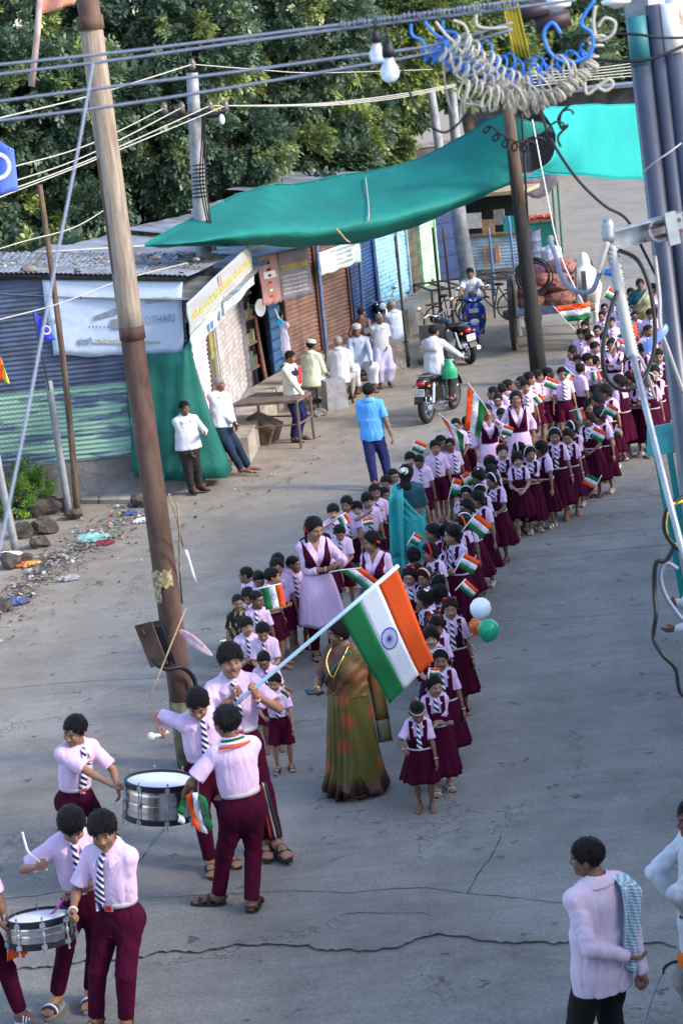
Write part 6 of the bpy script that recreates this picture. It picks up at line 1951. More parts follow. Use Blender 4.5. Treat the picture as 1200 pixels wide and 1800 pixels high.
post('steel_pole','white painted pole with rust streaks behind the grey pipes','pole',1250,700,1176,-60,.075,.075,paint_mat('white_rust_paint',(.62,.62,.66),(.30,.14,.07),.7,4,.42,.52),Y=13,n=12)
# ---- overhead cables near the camera
def near(px,py,Y=6.5):return aty(px,py,Y)
for k,(l,pts)in enumerate((('topmost thick grey cable crossing the upper picture',((-60,120),(200,93),(420,66),(640,38),(860,8),(1000,-10))),('second thick grey cable just below the topmost one',((-60,138),(200,106),(420,75),(640,46),(870,18),(1010,0))),('third thick grey cable crossing behind the bulbs',((-60,186),(200,152),(420,126),(600,101),(760,80),(900,40))),('lowest thick grey cable crossing the upper picture',((-60,220),(200,186),(420,152),(600,121),(760,92),(900,52))))):
 wire([near(*p)for p in pts],.0052,M_CABLEG,l,catg='cable',name='overhead_cable',group='thick grey overhead cables')
wire([near(164,110,5.6),near(140,250,5.4),near(95,480,5.1),near(40,770,4.8),near(-10,1010,4.6)],.0042,M_CABLEG,'blurred pale cable slanting down the left side',catg='cable',name='overhead_cable')
mb=MB()
for k in range(44):
 t=(k+.3*math.sin(k*5))/43;c_=near(600+300*t,43-36*t+2*math.sin(k),6.5);mb.torus(Vector(c_),.011,.0022,axis='X',n=10,m=4)
o=mb.obj('binding_wire',[M_CABLEG],smooth=True);tag(o,'fine binding wire wound round the topmost grey cables','wire',kind='stuff')
for px,py,py0,r_,lab in((663,98,48,.026,'left clear bare bulb hanging from the grey cable'),(685,128,72,.031,'right larger clear bare bulb hanging from the grey cable')):
 bY=6.35 if px<670 else 6.25
 c_=near(px,py,bY);bt=thing('light_bulb',lab,'light bulb',c_,0,'bare bulbs on the cable')
 M_BULB=mat('bulb_glass',(.82,.86,.95),rough=.06,spec=.6,trans=.55)
 mb=MB();mb.lathe([(0,-r_),(r_*.5,-r_*.88),(r_*.88,-r_*.5),(r_,0),(r_*.9,r_*.5),(r_*.62,r_*.95),(r_*.5,r_*1.35),(r_*.48,r_*1.6)],n=20);mb.obj('glass',[M_BULB],bt,smooth=True)
 mb=MB();mb.lathe([(r_*.3,r_*1.5),(r_*.6,r_*1.5),(r_*.66,r_*2.2),(r_*.55,r_*2.8),(r_*.3,r_*3.1),(0,r_*3.1)],n=14);mb.obj('socket',[M_CABLEK],bt,smooth=True)
 mb=MB();mb.tube([(0,0,r_*.2),(0,0,r_*1.4)],r_*.12,6);mb.obj('filament_stem',[M_FWHITE],bt,smooth=True)
 mb=MB();mb.tube([(0,0,r_*3),(.004,0,r_*4.2),near(px-4,py0-22,bY+.12)-c_],.004,6);mb.obj('flex',[M_CABLEK],bt,smooth=True)
def helix(path_px,turns,rad_px,wire_r,m_,label,Y=6.5,drop=0.0,seed=0,jit=.25):
 P_=curve([near(px,py,Y)for px,py in path_px],24);rr=random.Random(seed)
 out=[];N_=turns*16
 k_=Y/F_PX*1.02
 for i in range(N_+1):
  t=i/N_*(len(P_)-1);j=int(min(t,len(P_)-2));p=P_[j].lerp(P_[j+1],t-j)
  d=(P_[j+1]-P_[j]).normalized()
  a_=2*math.pi*i/16
  r_=rad_px*k_*(1+jit*math.sin(i*.13+seed)+jit*.6*math.sin(i*.041*7+seed*2))
  u_=Vector((0,0,1))-d*d.z;u_.normalize();v_=d.cross(u_)
  out.append(p+u_*r_*math.cos(a_)+(v_*.8+d*.35)*r_*math.sin(a_))
 mb=MB();mb.tube(out,wire_r,6);o=mb.obj('coiled_cable',[m_],smooth=True);tag(o,label,'cable','coiled cables hanging at the top right');return o
helix([(820,90),(860,130),(900,160),(945,180),(985,165),(1015,140),(1045,110)],26,11,.0042,M_CABLEC,'tight cream coiled cable sagging at the top right',6.5,seed=1,jit=.12)
helix([(775,95),(815,122),(860,150),(905,170),(955,172),(1000,150),(1040,108),(1048,60)],22,11,.0042,M_CABLEC,'looser cream coiled cable crossing the blue cables',6.42,seed=2,jit=.3)
helix([(800,70),(840,95),(870,120),(905,145),(925,150)],11,14,.0042,M_CABLEC,'wide cream cable loops above the yellow cloth',6.4,seed=5,jit=.3)
helix([(805,190),(840,185),(880,178),(915,190),(940,178)],8,13,.0042,M_CABLEC,'lowest wide cream cable loops over the green tarpaulin',6.55,seed=7,jit=.35)
helix([(760,85),(800,105),(845,125),(890,140),(930,135),(985,115),(1030,90)],20,12,.0042,M_CABLEB,'bright blue coiled cable in the middle of the bunch',6.6,seed=3,jit=.35)
helix([(740,88),(790,112),(850,138),(905,150)],13,10,.0042,M_CABLEB,'left blue coiled cable nearest the bulbs',6.58,seed=4,jit=.35)
helix([(905,190),(950,175),(1000,160)],13,9,.0035,M_CABLEK,'small black coiled cable under the cream coils',6.6,seed=6,jit=.15)
ring([near(1046,10),near(1042,40),near(1050,70),near(1074,62),near(1080,40),near(1062,32),near(1050,48)],.0055,M_CABLEC,'single cream cable loop at the right of the coils')
ring([near(1026,130),near(1030,165),near(1052,150),near(1070,140),near(1076,150),near(1062,160),near(1046,150)],.0055,M_CABLEC,'small cream cable curl below the coils')
ring([near(985,60,6.4),near(970,40,6.4),near(955,60,6.4),near(968,95,6.4),near(1000,110,6.4),near(1036,95,6.4),near(1040,60,6.4),near(1020,40,6.4),near(1044,0,6.4)],.0058,M_CABLEB,'large open blue cable loop near the ceramic insulator')
for k,pts in enumerate((((722,42),(724,62),(742,72),(746,90)),((746,38),(762,58),(780,72),(786,92)),((778,36),(780,54),(800,58),(806,74)))):
 wire([near(*p,6.5)for p in pts],.005,M_CABLEB,['left','middle','right'][k]+' blue cable tail dropping from the grey cable to the coils',catg='cable',name='cable')
for k,pts in enumerate((((765,38),(780,58),(800,78),(812,96)),((796,36),(815,44),(822,62),(818,78)),((836,26),(838,45),(860,50),(890,48)),((792,100),(800,130),(820,150),(816,180),(845,186),(850,196)))):
 wire([near(*p,6.48)for p in pts],.0048,M_CABLEC,['cream cable tail dropping beside the blue tails','cream cable tail bending right above the coils','short cream cable tail by the yellow cloth','long cream cable tail hanging at the left of the coils'][k],catg='cable',name='cable')
helix([(790,80),(835,110),(875,150),(920,185),(965,180)],17,9,.0030,M_CABLEC,'thin cream coiled cable tangled among the wider coils',6.46,seed=9,jit=.4)
helix([(815,150),(850,165),(890,175),(930,160),(970,130),(1010,120)],15,17,.0034,M_CABLEC,'big loose cream loops under the blue coils',6.36,seed=12,jit=.4)
helix([(770,80),(800,90),(850,100),(900,120),(960,118)],14,17,.0034,M_CABLEB,'fine blue cable loops at the top of the bunch',6.52,seed=13,jit=.4)
mbp=[]
for i in range(120):
 t=i/119;cx=850+150*t;cy=208+60*math.sin(math.pi*t*.8+.2)-40*t*t
 a_=i*2*math.pi/13
 mbp.append(near(cx+9*math.cos(a_),cy+9*math.sin(a_),6.7+.02*math.sin(a_)))
mb=MB();mb.tube(mbp,.0038,6);o=mb.obj('coiled_cable',[M_CABLEK],smooth=True);tag(o,'black curly cable hanging across the right end of the green tarpaulin','cable','coiled cables hanging at the top right')
wire([near(1010,150,6.7),near(1002,180,6.7),near(985,200,6.7),near(985,225,6.7),near(998,220,6.7),near(980,240,6.7),near(985,258,6.7)],.0045,M_CABLEK,'black wavy cable in front of the turquoise tarpaulin',catg='cable',name='cable')
wire([near(705,100),near(712,140),near(740,205),(near(775,232)),near(800,222),near(822,196)],.004,M_CABLEK,'thin black cable looping below the bulbs to the right',catg='cable',name='cable')
wire([near(778,105),near(782,150),near(790,185),near(800,205)],.003,M_CABLEW,'thin white cable hanging left of the coils',catg='cable',name='cable')
g=[[near(880+3.4*i+6*j,-8+26*j+1.0*i,6.75+.03*(i%2))for j in range(5)]for i in range(9)]
mb=MB();mb.sheet(g,0,thick=.002);o=mb.obj('yellow_cloth',[mat('cloth_yellow',(.70,.58,.06),.8,noise=.2)],smooth=True);tag(o,'folded yellow cloth tied to the cables at the top','cloth')
for px,py,lab in((977,8,'white ceramic insulator disc above the blue cable loop'),(1082,2,'white ceramic insulator disc on top of the near pole')):
 mb=MB();mb.lathe([(0,-.025),(.02,-.02),(.03,-.012),(.048,-.008),(.05,.004),(.03,.012),(.034,.03),(0,.034)],n=18);o=mb.obj('insulator',[mat('ceramic_white',(.78,.77,.74),.25,spec=.6)],smooth=True);o.location=near(px,py,6.6);tag(o,lab,'insulator')
for q,lab in((((940,46),(1000,30)),'thick dark brown conduit piece under the ceramic insulator'),(((905,30),(960,10)),'dark brown conduit piece above the yellow cloth')):
 mb=MB();mb.tube([near(*q[0],6.9),near(*q[1],6.9)],.030,10);o=mb.obj('conduit_piece',[mat('bakelite_dark',(.035,.022,.03),.5)],smooth=True);tag(o,lab,'conduit')
for k in range(5):wire([aty(930,128+6*k,45),aty(1060,118+5*k,50),aty(1250,90+8*k,60)],.012,M_CABLEW,['topmost','second','third','fourth','lowest'][k]+' thin far wire crossing behind the grey pipes',group='far wires at the top right')
# ---- flags and pennants at left
def cloth_piece(name,label,catg,corners,m,nu=10,nv=8,wav=.05,ph=0.0,mats=None,stripes=None,own_root=None):
 tl,tr,br,bl=[Vector(c)for c in corners];g=[]
 nrm=(tr-tl).cross(bl-tl).normalized()
 for i in range(nu+1):
  s_=i/nu
  g.append([tl.lerp(tr,s_).lerp(bl.lerp(br,s_),j/nv)+nrm*wav*s_**.6*math.sin(5.5*s_+1.8*j/nv+ph)for j in range(nv+1)])
 mb=MB();mb.sheet(g,0,thick=.002)
 o=mb.obj(name,[m],None,smooth=True)
 return o
o=cloth_piece('blue_flag','','',(aty(-40,225,20),aty(26,262,20),aty(32,335,20),aty(-40,352,20)),mat('flag_blue',(.10,.17,.62),.8),wav=.06)
fl=thing('pennant','torn blue flag with a white wheel flying at the left edge','flag',aty(0,290,20));wo_=[]
wo_.append(o)
mb=MB();c_=aty(-4,292,19.85);mb.torus((0,0,0),.12,.02,axis='Y',n=26,m=4,sy=1);o2=mb.obj('wheel',[M_FWHITE],None);o2.location=c_;wo_.append(o2);o2.scale=(1,.2,1)
q_=aty(-42,215,20);d_=aty(-75,900,20)-q_;mb=MB();mb.tube([q_-d_*(q_.z/d_.z),q_],.03,8);wo_.append(mb.obj('flag_pole',[M_WOOD],None,smooth=True));own(fl,wo_)
fl=thing('pennant','small blue flag with a white wheel on the thin wooden post','flag',aty(75,570,29.3));Yq=29.2
o=cloth_piece('blue_flag','','',(aty(58,546,Yq),aty(84,573,Yq),aty(98,598,Yq),aty(67,598,Yq)),mat('flag_blue2',(.035,.055,.50),.8),wav=.05)
mb=MB();mb.torus((0,0,0),.06,.012,axis='Y',n=20,m=4,sy=1);o2=mb.obj('wheel',[M_FWHITE],None);o2.location=aty(82,580,Yq-.12);o2.scale=(1,.2,1)
mb=MB();mb.tube([aty(58,545,Yq),aty(87,686,Yq)],.012,6);own(fl,[o,o2,mb.obj('flag_stick',[M_DSTEEL],None)])
fl=thing('pennant','orange, white and yellow striped pennant tip at the left edge','flag',aty(5,650,22))
wo_=[cloth_piece('orange_part','','',(aty(-30,620,22),aty(4,628,22),aty(10,668,22),aty(-30,672,22)),M_SAFF,wav=.03),cloth_piece('yellow_part','','',(aty(3,632,21.98),aty(8,645,21.98),aty(18,675,21.98),aty(9,672,21.98)),mat('cloth_yellow',(.7,.58,.06)),wav=.02)]
q_=aty(-32,612,22);d_=aty(-60,900,22)-q_;mb=MB();mb.tube([q_-d_*(q_.z/d_.z),q_],.02,8);wo_.append(mb.obj('flag_pole',[M_WOOD],None,smooth=True));own(fl,wo_)
fl=thing('pennant','salmon coloured flag on a thin pole at the top left corner','flag',aty(70,60,15));wo_=[]
mb=MB();mb.tube([aty(56,152,15),aty(66,60,15),aty(73,-30,15)],.024,8);wo_.append(mb.obj('flag_pole',[mat('pole_pinkgrey',(.42,.32,.30),.8,noise=.3)],None,smooth=True))
wo_.append(cloth_piece('flag_cloth','','',(aty(72,-40,15),aty(150,-50,15),aty(130,8,15),aty(70,26,15)),mat('cloth_salmon',(.70,.28,.20),.8),wav=.08));own(fl,wo_)
# ---- teal sign board on legs at right
tb=thing('metal_stand','teal painted metal board on two tall legs at the right edge','board',at(1195,1075));Yb=at(1195,1075).y;M_TEALP=paint_mat('teal_paint',(.08,.40,.42),(.05,.26,.28),.6)
bo_=[]
g=[[aty(1137+62*i/4,752-12*i/4+(51+3*i/4)*j/3,Yb+.1)for j in range(4)]for i in range(5)]
mb=MB();mb.sheet(g,0,thick=.03);bo_.append(mb.obj('board',[M_TEALP],None,smooth=False))
for p,q in(((1153,800),(1200,1052)),((1176,796),(1216,1040))):
 mb=MB();mb.tube([aty(*p,Yb),aty(*q,Yb)],.035,4);bo_.append(mb.obj('leg',[mat('teal_leg',(.012,.22,.21),.6)],None,smooth=False))
own(tb,bo_)
# ---- rubble, stones, litter at the left verge
def rock(px,py,s_,lab,m=M_STONE,flat=.7):
 rr=random.Random(int(px*7+py));bm=bmesh.new();bmesh.ops.create_icosphere(bm,subdivisions=2,radius=1)
 ph=[rr.uniform(0,6)for _ in range(6)]
 for v in bm.verts:
  n_=1+.18*math.sin(v.co.x*3+ph[0])+.18*math.sin(v.co.y*3.3+ph[1])+.15*math.sin(v.co.z*4+ph[2])+.08*rr.uniform(-1,1)
  v.co=Vector((v.co.x*s_*n_*rr.uniform(.84,1.1),v.co.y*s_*n_*.8*rr.uniform(.86,1.1),v.co.z*s_*n_*flat*rr.uniform(.8,1.1)))
 me=bpy.data.meshes.new('stone');bm.to_mesh(me);bm.free();me.materials.append(m)
 o=link('stone',me);p=at(px,py);o.location=(p.x,p.y,s_*flat*.55);o.rotation_euler=(rr.uniform(-.3,.3),rr.uniform(-.3,.3),rr.uniform(0,6));tag(o,lab,'stone','rubble stones at the left verge');return o
M_ROCK=mat('rock_brown',(.095,.078,.066),rough=1,noise=.5,nscale=6,bump=1,bscale=14,bdist=.04)
for px,py,s_,lab in((75,905,.30,'largest brown rubble stone right of the green shrub'),(105,900,.22,'brown rubble stone at the foot of the pale fence post'),(82,935,.22,'brown rubble stone below the largest one by the shrub'),(128,912,.17,'low brown stone at the foot of the thin wooden post'),(40,945,.20,'brown stone beside the whitewashed fence post'),(70,962,.16,'small brown rubble stone above the rubbish'),(22,998,.17,'square grey stone at the left edge among rubbish'),(48,988,.12,'small grey stone among the rubbish at the left edge'),(5,1075,.14,'brown stone at the left edge below the rubbish'),(110,875,.12,'small grey stone leaning on the fence post'),(10,905,.25,'dark rubble stone left of the shrub'),(250,890,.16,'dark rubble lump beside the rusty pole'),(275,880,.18,'dark rubble lump by the hanging green net')):
 rock(px,py,s_,lab,M_ROCK)
for k,(x0,x1)in enumerate(((143,172),(175,208),(207,255))):
 pts=[at(x0+6,872),at(x1+6,871),at(x1,886),at(x0,886)]
 mb=MB();mb.add([p+Vector((0,0,.0))for p in pts]+[p+Vector((0,0,.07))for p in pts],[(3,2,1,0),(4,5,6,7),(0,1,5,4),(1,2,6,5),(2,3,7,6),(3,0,4,7)])
 o=mb.obj('drain_slab',[M_CEMENT],smooth=False);tag(o,['left','middle','right'][k]+' flat cement drain slab at the foot of the shed wall','slab','drain slabs by the shed')
mb=MB();lm=[mat('litter_%d'%i,c_,.7)for i,c_ in enumerate(((.42,.42,.41),(.07,.10,.24),(.24,.06,.05),(.30,.24,.08),(.08,.17,.16),(.10,.085,.075),(.24,.20,.165)))]
for i in range(1700):
 px=rnd.triangular(-40,300,60);base=1052-px*.62
 py=base+rnd.gauss(0,17)+(14 if px<60 else 0)
 if rnd.random()<.13:px=rnd.uniform(0,620);py=1075-px*.55+abs(rnd.gauss(0,50))
 p=at(px,py,0.004);a_=rnd.choice((.008,.012,.018,.025,.035));q=Euler((rnd.uniform(-.6,.6),rnd.uniform(-.6,.6),rnd.uniform(0,6))).to_matrix()
 if dist_edge(p.x,p.y)>1.2:a_*=.5
 h=rnd.uniform(.0,.03)if dist_edge(p.x,p.y)<.5 else.004
 P_=[p+Vector((0,0,h+.5*a_))+q@Vector(c_)for c_ in((-a_,-a_*.6,0),(a_*.2,-a_*.8,a_*.4),(a_,-a_*.3,0),(a_*.7,a_*.7,a_*.2),(-a_*.3,a_*.8,-a_*.1),(-a_,a_*.4,a_*.3))]
 mb.add(P_,[(0,1,4,5),(1,2,3,4)],rnd.choices(range(7),(2,1.0,.6,.6,.6,5,5)if dist_edge(p.x,p.y)<.8 else(1,0,0,0,0,2,3))[0])
o=mb.obj('litter',lm,smooth=False);tag(o,'scattered plastic and paper rubbish along the left verge','litter',kind='stuff')
def crumple(px,py,s_,m,lab,nm='plastic_bag',cat_='plastic bag'):
 rr=random.Random(int(px+py));bm=bmesh.new();bmesh.ops.create_icosphere(bm,subdivisions=3,radius=1)
 for v in bm.verts:
  n_=1+.28*math.sin(v.co.x*7+px)*math.sin(v.co.y*6+py)+rr.uniform(-.13,.13)
  v.co=Vector((v.co.x*s_*n_*1.5,v.co.y*s_*n_,max(-.1,v.co.z)*s_*n_*.5))
 me=bpy.data.meshes.new(nm);bm.to_mesh(me);bm.free();me.materials.append(m);o=link(nm,me);p=at(px,py);o.location=(p.x,p.y,.02);o.rotation_euler=(0,0,rr.uniform(-.5,.5));tag(o,lab,cat_)
crumple(163,950,.16,mat('plastic_mint',(.22,.42,.38),.5),'mint green crumpled plastic bag in the rubbish')
crumple(52,995,.10,mat('packet_yellowred',(.62,.40,.05),.4,col2=(.5,.08,.04),nscale=10),'yellow and red crumpled packet near the square grey stone','packet','packet')
crumple(15,980,.13,M_FWHITE,'white crumpled plastic at the left edge');crumple(250,918,.09,M_FWHITE,'white plastic scrap beside the rusty pole');crumple(185,957,.10,mat('packet_maroon',(.18,.03,.05),.5),'dark maroon rag beside the mint plastic bag','rag','rag')
crumple(228,905,.09,lm[1],'blue plastic scrap near the rusty pole');crumple(30,1062,.10,lm[1],'blue plastic wrapper heap at the left edge');crumple(120,1020,.10,mat('rag_grey',(.3,.3,.3),.9),'grey rag on the edge of the rubbish','rag','rag')
# ---- table, boxes, stones in front of the shops
tbY=at(520,788);tt=thing('iron_table','rusty iron frame table with plank top in front of the grey shutter','table',at(480,790));to=[]
c4=[at(400,714,.86),at(500,704,.86),at(545,688,.86),at(455,692,.86)]
c4=[at(402,712,.85),at(522,703,.85),at(546,688,.85),at(450,690,.85)]
top=[p for p in c4];ctr=sum(top,Vector())/4
m_tb=mat('table_rust',(.15,.115,.10),.9,noise=.4,nscale=6,bump=.4)
mb=MB();mb.add([p for p in top]+[p-Vector((0,0,.05))for p in top],[(0,1,2,3),(7,6,5,4),(0,4,5,1),(1,5,6,2),(2,6,7,3),(3,7,4,0)]);to.append(mb.obj('table_top',[m_tb],None,smooth=False))
for p in top:
 q=p.lerp(ctr,.04);mb=MB();mb.tube([Vector((q.x,q.y,0)),q-Vector((0,0,.045))],.025,6);to.append(mb.obj('leg',[m_tb],None))
for i in range(4):
 q0,q1=top[i].lerp(ctr,.04),top[(i+1)%4].lerp(ctr,.04);mb=MB();mb.tube([Vector((q0.x,q0.y,.42)),Vector((q1.x,q1.y,.42))],.016,6);to.append(mb.obj('rail',[m_tb],None))
own(tt,to)
pb=at(456,778);mb=MB();mb.box((0,0,.24),(.52,.42,.44));o=mb.obj('carton',[mat('carton_brown',(.20,.13,.08),.9,col2=(.07,.05,.045),nscale=5,bump=.3)],smooth=False);o.location=pb;o.rotation_euler=(.1,R(24),R(-25));tag(o,'battered brown carton tilted under the iron table','carton')
for px,py,s_,lab in((402,820,.24,'low stone step before the leaning man'),(560,730,.16,'dark stone in front of the seated men'),(508,700,.2,'stone block under the seated man in pale green'),(640,668,.17,'stone by the low stool'),(585,706,.14,'small stone at the blue post foot'),(745,640,.13,'stone at the plinth foot'),(480,770,.13,'dark stone under the iron table')):
 rock(px,py,s_,lab,M_STONE,.55)
pl=at(590,718);mb=MB();mb.box((0,0,.28),(.42,.36,.56),0,None,.9);o=mb.obj('stone_block',[M_CONC],smooth=False);o.location=pl;o.rotation_euler=(0,0,.3);tag(o,'whitewashed stone block at the foot of the blue post','block')
pl=at(690,650);mb=MB();mb.box((0,0,.3),(.5,.4,.6),0,None,.94);o=mb.obj('stone_block',[M_STONE],smooth=False);o.location=pl;o.rotation_euler=(0,0,.2);tag(o,'grey stone block behind the thin dark post','block')
mb=MB();mb.box((0,0,.42),(.55,.05,.84));o=mb.obj('metal_board',[mat('board_grey',(.13,.12,.12),.7,noise=.3)],smooth=False);o.location=at(765,640);o.rotation_euler=(.05,0,-.3);tag(o,'dark grey metal board standing behind the motorcyclist','board')
mb=MB();mb.box((0,0,.2),(.7,.5,.4));o=mb.obj('stone_step',[M_CEMENT],smooth=False);o.location=at(748,556);o.rotation_euler=(0,0,.2);tag(o,'cement step below the pale green shutter','step')
def iron_bed(px,py,w_,d_,h_,rz,lab,nsl=6):
 p=at(px,py);r_=thing('iron_bench',lab,'bench',p,rz,'iron frame benches by the kiosk');m_=M_DSTEEL
 for x in(-w_/2,w_/2):
  for y in(-d_/2,d_/2):
   mb=MB();mb.box((x,y,h_/2),(.04,.04,h_));mb.obj('leg',[m_],r_,smooth=False)
 for y in(-d_/2,d_/2):mb=MB();mb.box((0,y,h_),(w_,.045,.045));mb.obj('rail',[m_],r_,smooth=False)
 for k in range(nsl):mb=MB();mb.box((-w_/2+w_*k/(nsl-1),0,h_+.004),(.05,d_,.04));mb.obj('slat',[m_],r_,smooth=False)
iron_bed(800,560,1.5,1.6,.85,.2,'iron frame bench left of the concrete post',5);iron_bed(880,545,1.7,1.2,.85,.1,'iron frame bench before the pale blue kiosk',6)
def bicycle(p,rz,lab,tilt=.1):
 r_=thing('bicycle',lab,'bicycle',p,rz);r_.rotation_euler=(tilt,0,rz)
 for x in(-.52,.52):
  mb=MB();mb.torus((x,0,.34),.32,.02,axis='Y',n=30,m=6,sy=1);w_=mb.obj('wheel',[M_CABLEK],r_,smooth=True)
  mb=MB()
  for k in range(14):a_=2*math.pi*k/14;mb.tube([(x,0,.34),(x+.31*math.cos(a_),0,.34+.31*math.sin(a_))],.003,3)
  mb.obj('spokes',[M_STEEL],w_,smooth=True)['kind']='stuff'
 mb=MB()
 for a_,b_ in(((-.52,0,.34),(-.12,0,.30)),((-.12,0,.30),(-.22,0,.82)),((-.52,0,.34),(-.22,0,.82)),((-.20,0,.74),(.36,0,.80)),((-.12,0,.30),(.36,0,.78)),((.36,0,.86),(.52,0,.34))):mb.tube([a_,b_],.017,6)
 mb.obj('frame',[M_DSTEEL],r_,smooth=True)
 mb=MB();mb.tube([(.36,-.26,.98),(.34,-.1,1.0),(.37,0,.9),(.34,.1,1.0),(.36,.26,.98)],.014,6);mb.obj('handlebar',[M_STEEL],r_,smooth=True)
 mb=MB();mb.sph((-.24,0,.87),(.14,.08,.04),10,6);mb.obj('saddle',[M_CABLEK],r_,smooth=True)
 mb=MB();mb.box((-.55,0,.72),(.36,.14,.02));mb.obj('carrier',[M_DSTEEL],r_,smooth=False)
 return r_
bicycle(at(795,582),R(35),'black bicycle parked behind the motorcycle and concrete post');bicycle(at(860,565),R(160),'bicycle lying behind the blue scooter',.25)
# ================================================================== people in the picture
def place_at(px,py,H):
 p=at(px,py,H);return Vector((p.x,p.y,0))
FLAGPARTS={}
def flag_mats():return[M_SAFF,M_FWHITE,M_FGREEN,M_CHAKRA]
def make_flag(label,corners,pole=None,pole_r=.006,wav=.02,nu=12,nv=4,name='hand_flag',chakra=True,group=None,poleM=None,ph=None,spokes=True):
 """corners in world space: hoist-top(saffron), fly-top, fly-bottom, hoist-bottom(green)"""
 ht,ft,fb,hb=[Vector(c)for c in corners]
 root=thing(name,label,'flag',hb.lerp(ht,.5),0,group);o=Vector(root.location)
 nrm=(ft-ht).cross(hb-ht).normalized();ph=rnd.uniform(0,6)if ph is None else ph
 def P_(s_,t):
  p=ht.lerp(ft,s_).lerp(hb.lerp(fb,s_),t)
  return p+nrm*wav*(s_**.7)*(math.sin(6.0*s_+1.6*t+ph)+.35*math.sin(13*s_-3*t+ph))
 for k,(nm,m_)in enumerate((('saffron_stripe',M_SAFF),('white_stripe',M_FWHITE),('green_stripe',M_FGREEN))):
  g=[[P_(i/nu,(k+j/nv)/3)-o for j in range(nv+1)]for i in range(nu+1)]
  mb=MB();mb.sheet(g,0,thick=.0012);mb.obj(nm,[m_],root,smooth=True)
 if chakra:
  mb=MB();W=(ft-ht).length;Hh=(hb-ht).length;r_=Hh/3*.42
  for side in(-1,1):
   def Q(x,y):return P_(.5+x/W,.5+y/Hh)+nrm*.004*side-nrm*(.0012 if side<0 else 0)-o
   n=28;ring_=[[Q(rr*math.cos(2*math.pi*i/n),rr*math.sin(2*math.pi*i/n))for rr in(r_*.88,r_)]for i in range(n+1)]
   mb.sheet(ring_,0)
   if spokes:
    for k in range(24):
     a_=2*math.pi*k/24;w_=r_*.018
     c_,s_=math.cos(a_),math.sin(a_)
     mb.add([Q(-s_*w_+.12*r_*c_,c_*w_+.12*r_*s_),Q(s_*w_+.12*r_*c_,-c_*w_+.12*r_*s_),Q(r_*.9*c_+s_*w_,r_*.9*s_-c_*w_),Q(r_*.9*c_-s_*w_,r_*.9*s_+c_*w_)],[(0,1,2,3)])
   hub=[Q(r_*.14*math.cos(2*math.pi*i/10),r_*.14*math.sin(2*math.pi*i/10))for i in range(10)]
   mb.add(hub,[tuple(range(10))])
  mb.obj('wheel_emblem',[M_CHAKRA],root,smooth=False)
 if pole:
  mb=MB();mb.tube([Vector(p)-o for p in pole],pole_r,8);mb.obj('stick',[poleM or M_FWHITE],root,smooth=True)
 return root
def custom(px,py,H,rz,label,catg,hands=None,feet=None,seat=None,**kw):
 """person whose head top is seen at px,py; hands/feet given by the pixels where they are seen"""
 loc=place_at(px,py,H);rzr=R(rz);inv=Matrix.Rotation(-rzr,3,'Z')
 sp=dict(H=H);sp.update(kw)
 if hands:
  sp['hands']={}
  for k,(hx,hy,dy)in hands.items():
   w=aty(hx,hy,loc.y+dy);sp['hands'][k]=inv@(w-loc)
 if feet:
  sp['feet']={}
  for k,v in feet.items():
   w=at(v[0],v[1]);l=inv@(w-loc);sp['feet'][k]=(l.x/H,l.y/H,v[2],v[3]if len(v)>3 else 0)
 tp=build_person(sp)
 root=place_person(tp,loc,rzr,label,catg,kw.get('group'))
 return root,tp,loc
def to_world(root,v):return root.matrix_basis@Vector(v)
def hand_world(root,tp,nm,t=.45):
 """point in the fist"""
 bpy.context.view_layer.update()
 return root.matrix_world@(tp['HM'][nm]@Vector((.10 if nm=='R' else-.10,-.02,-t)))
BOY=dict(sex='m',c=.75,stout=.88,limb=.84,hi=True,top='shirt',bottom='trousers',belt=True,tie=True,badge=True,hair='boy',shoes='sandal',skin='brown',legw=.92)
def band(**k):
 d=dict(BOY);d.update(k);return d
A_,tA,lA=custom(108,1244,1.56,14,'schoolboy in pink shirt leaning to hold the left rim of the big drum','schoolboy',hands={'R':(232,1402,-.36),'L':(208,1388,-.18)},feet={'R':(165,1502,0),'L':(205,1490,18)},**band(lean=(8,9,24),head=(-44,12,6),ash=2,grip={'R':'grip','L':'relaxed'},elbow={'R':(-.9,.5,-.5),'L':(.6,.8,-.4)}))
B_,tB,lB=custom(123,1391,1.62,6,'drummer schoolboy looking down at the small drum with raised white stick','schoolboy',hands={'R':(67,1524,-.25),'L':(132,1572,-.30)},feet={'R':(103,1768,-25),'L':(161,1757,-8)},**band(lean=(6,-2,0),head=(8,34,0),grip={'R':'grip','L':'grip'},elbow={'R':(-.9,.5,-.6),'L':(1,.5,-.4)},wrist={'L':'tri'},hair='full',shoes='slide'))
C_,tC,lC=custom(184,1412,1.66,-22,'schoolboy at front left looking at the camera and gripping the small drum','schoolboy',hands={'R':(128,1605,-.24),'L':(206,1640,-.05)},feet={'R':(170,1808,-10),'L':(222,1812,12)},**band(lean=(3,0,0),head=(20,10,-4),grip={'R':'grip','L':'relaxed'},elbow={'R':(-.7,.8,-.5),'L':(.7,.9,-.3)},wrist={'L':'tri','R':'white'},badge=False,tiex=-.05,hair='full'))
D_,tD,lD=custom(341,1187,1.64,12,'schoolboy looking down and swinging a beater over the big drum','schoolboy',hands={'R':(280,1284,-.18),'L':(343,1362,-.22)},feet={'R':(371,1530,-5),'L':(402,1515,15)},**band(lean=(8,0,0),head=(-14,30,0),grip={'R':'grip','L':'relaxed'},elbow={'R':(-1,.35,.1),'L':(.9,.7,-.2)},ash=0,badge=False))
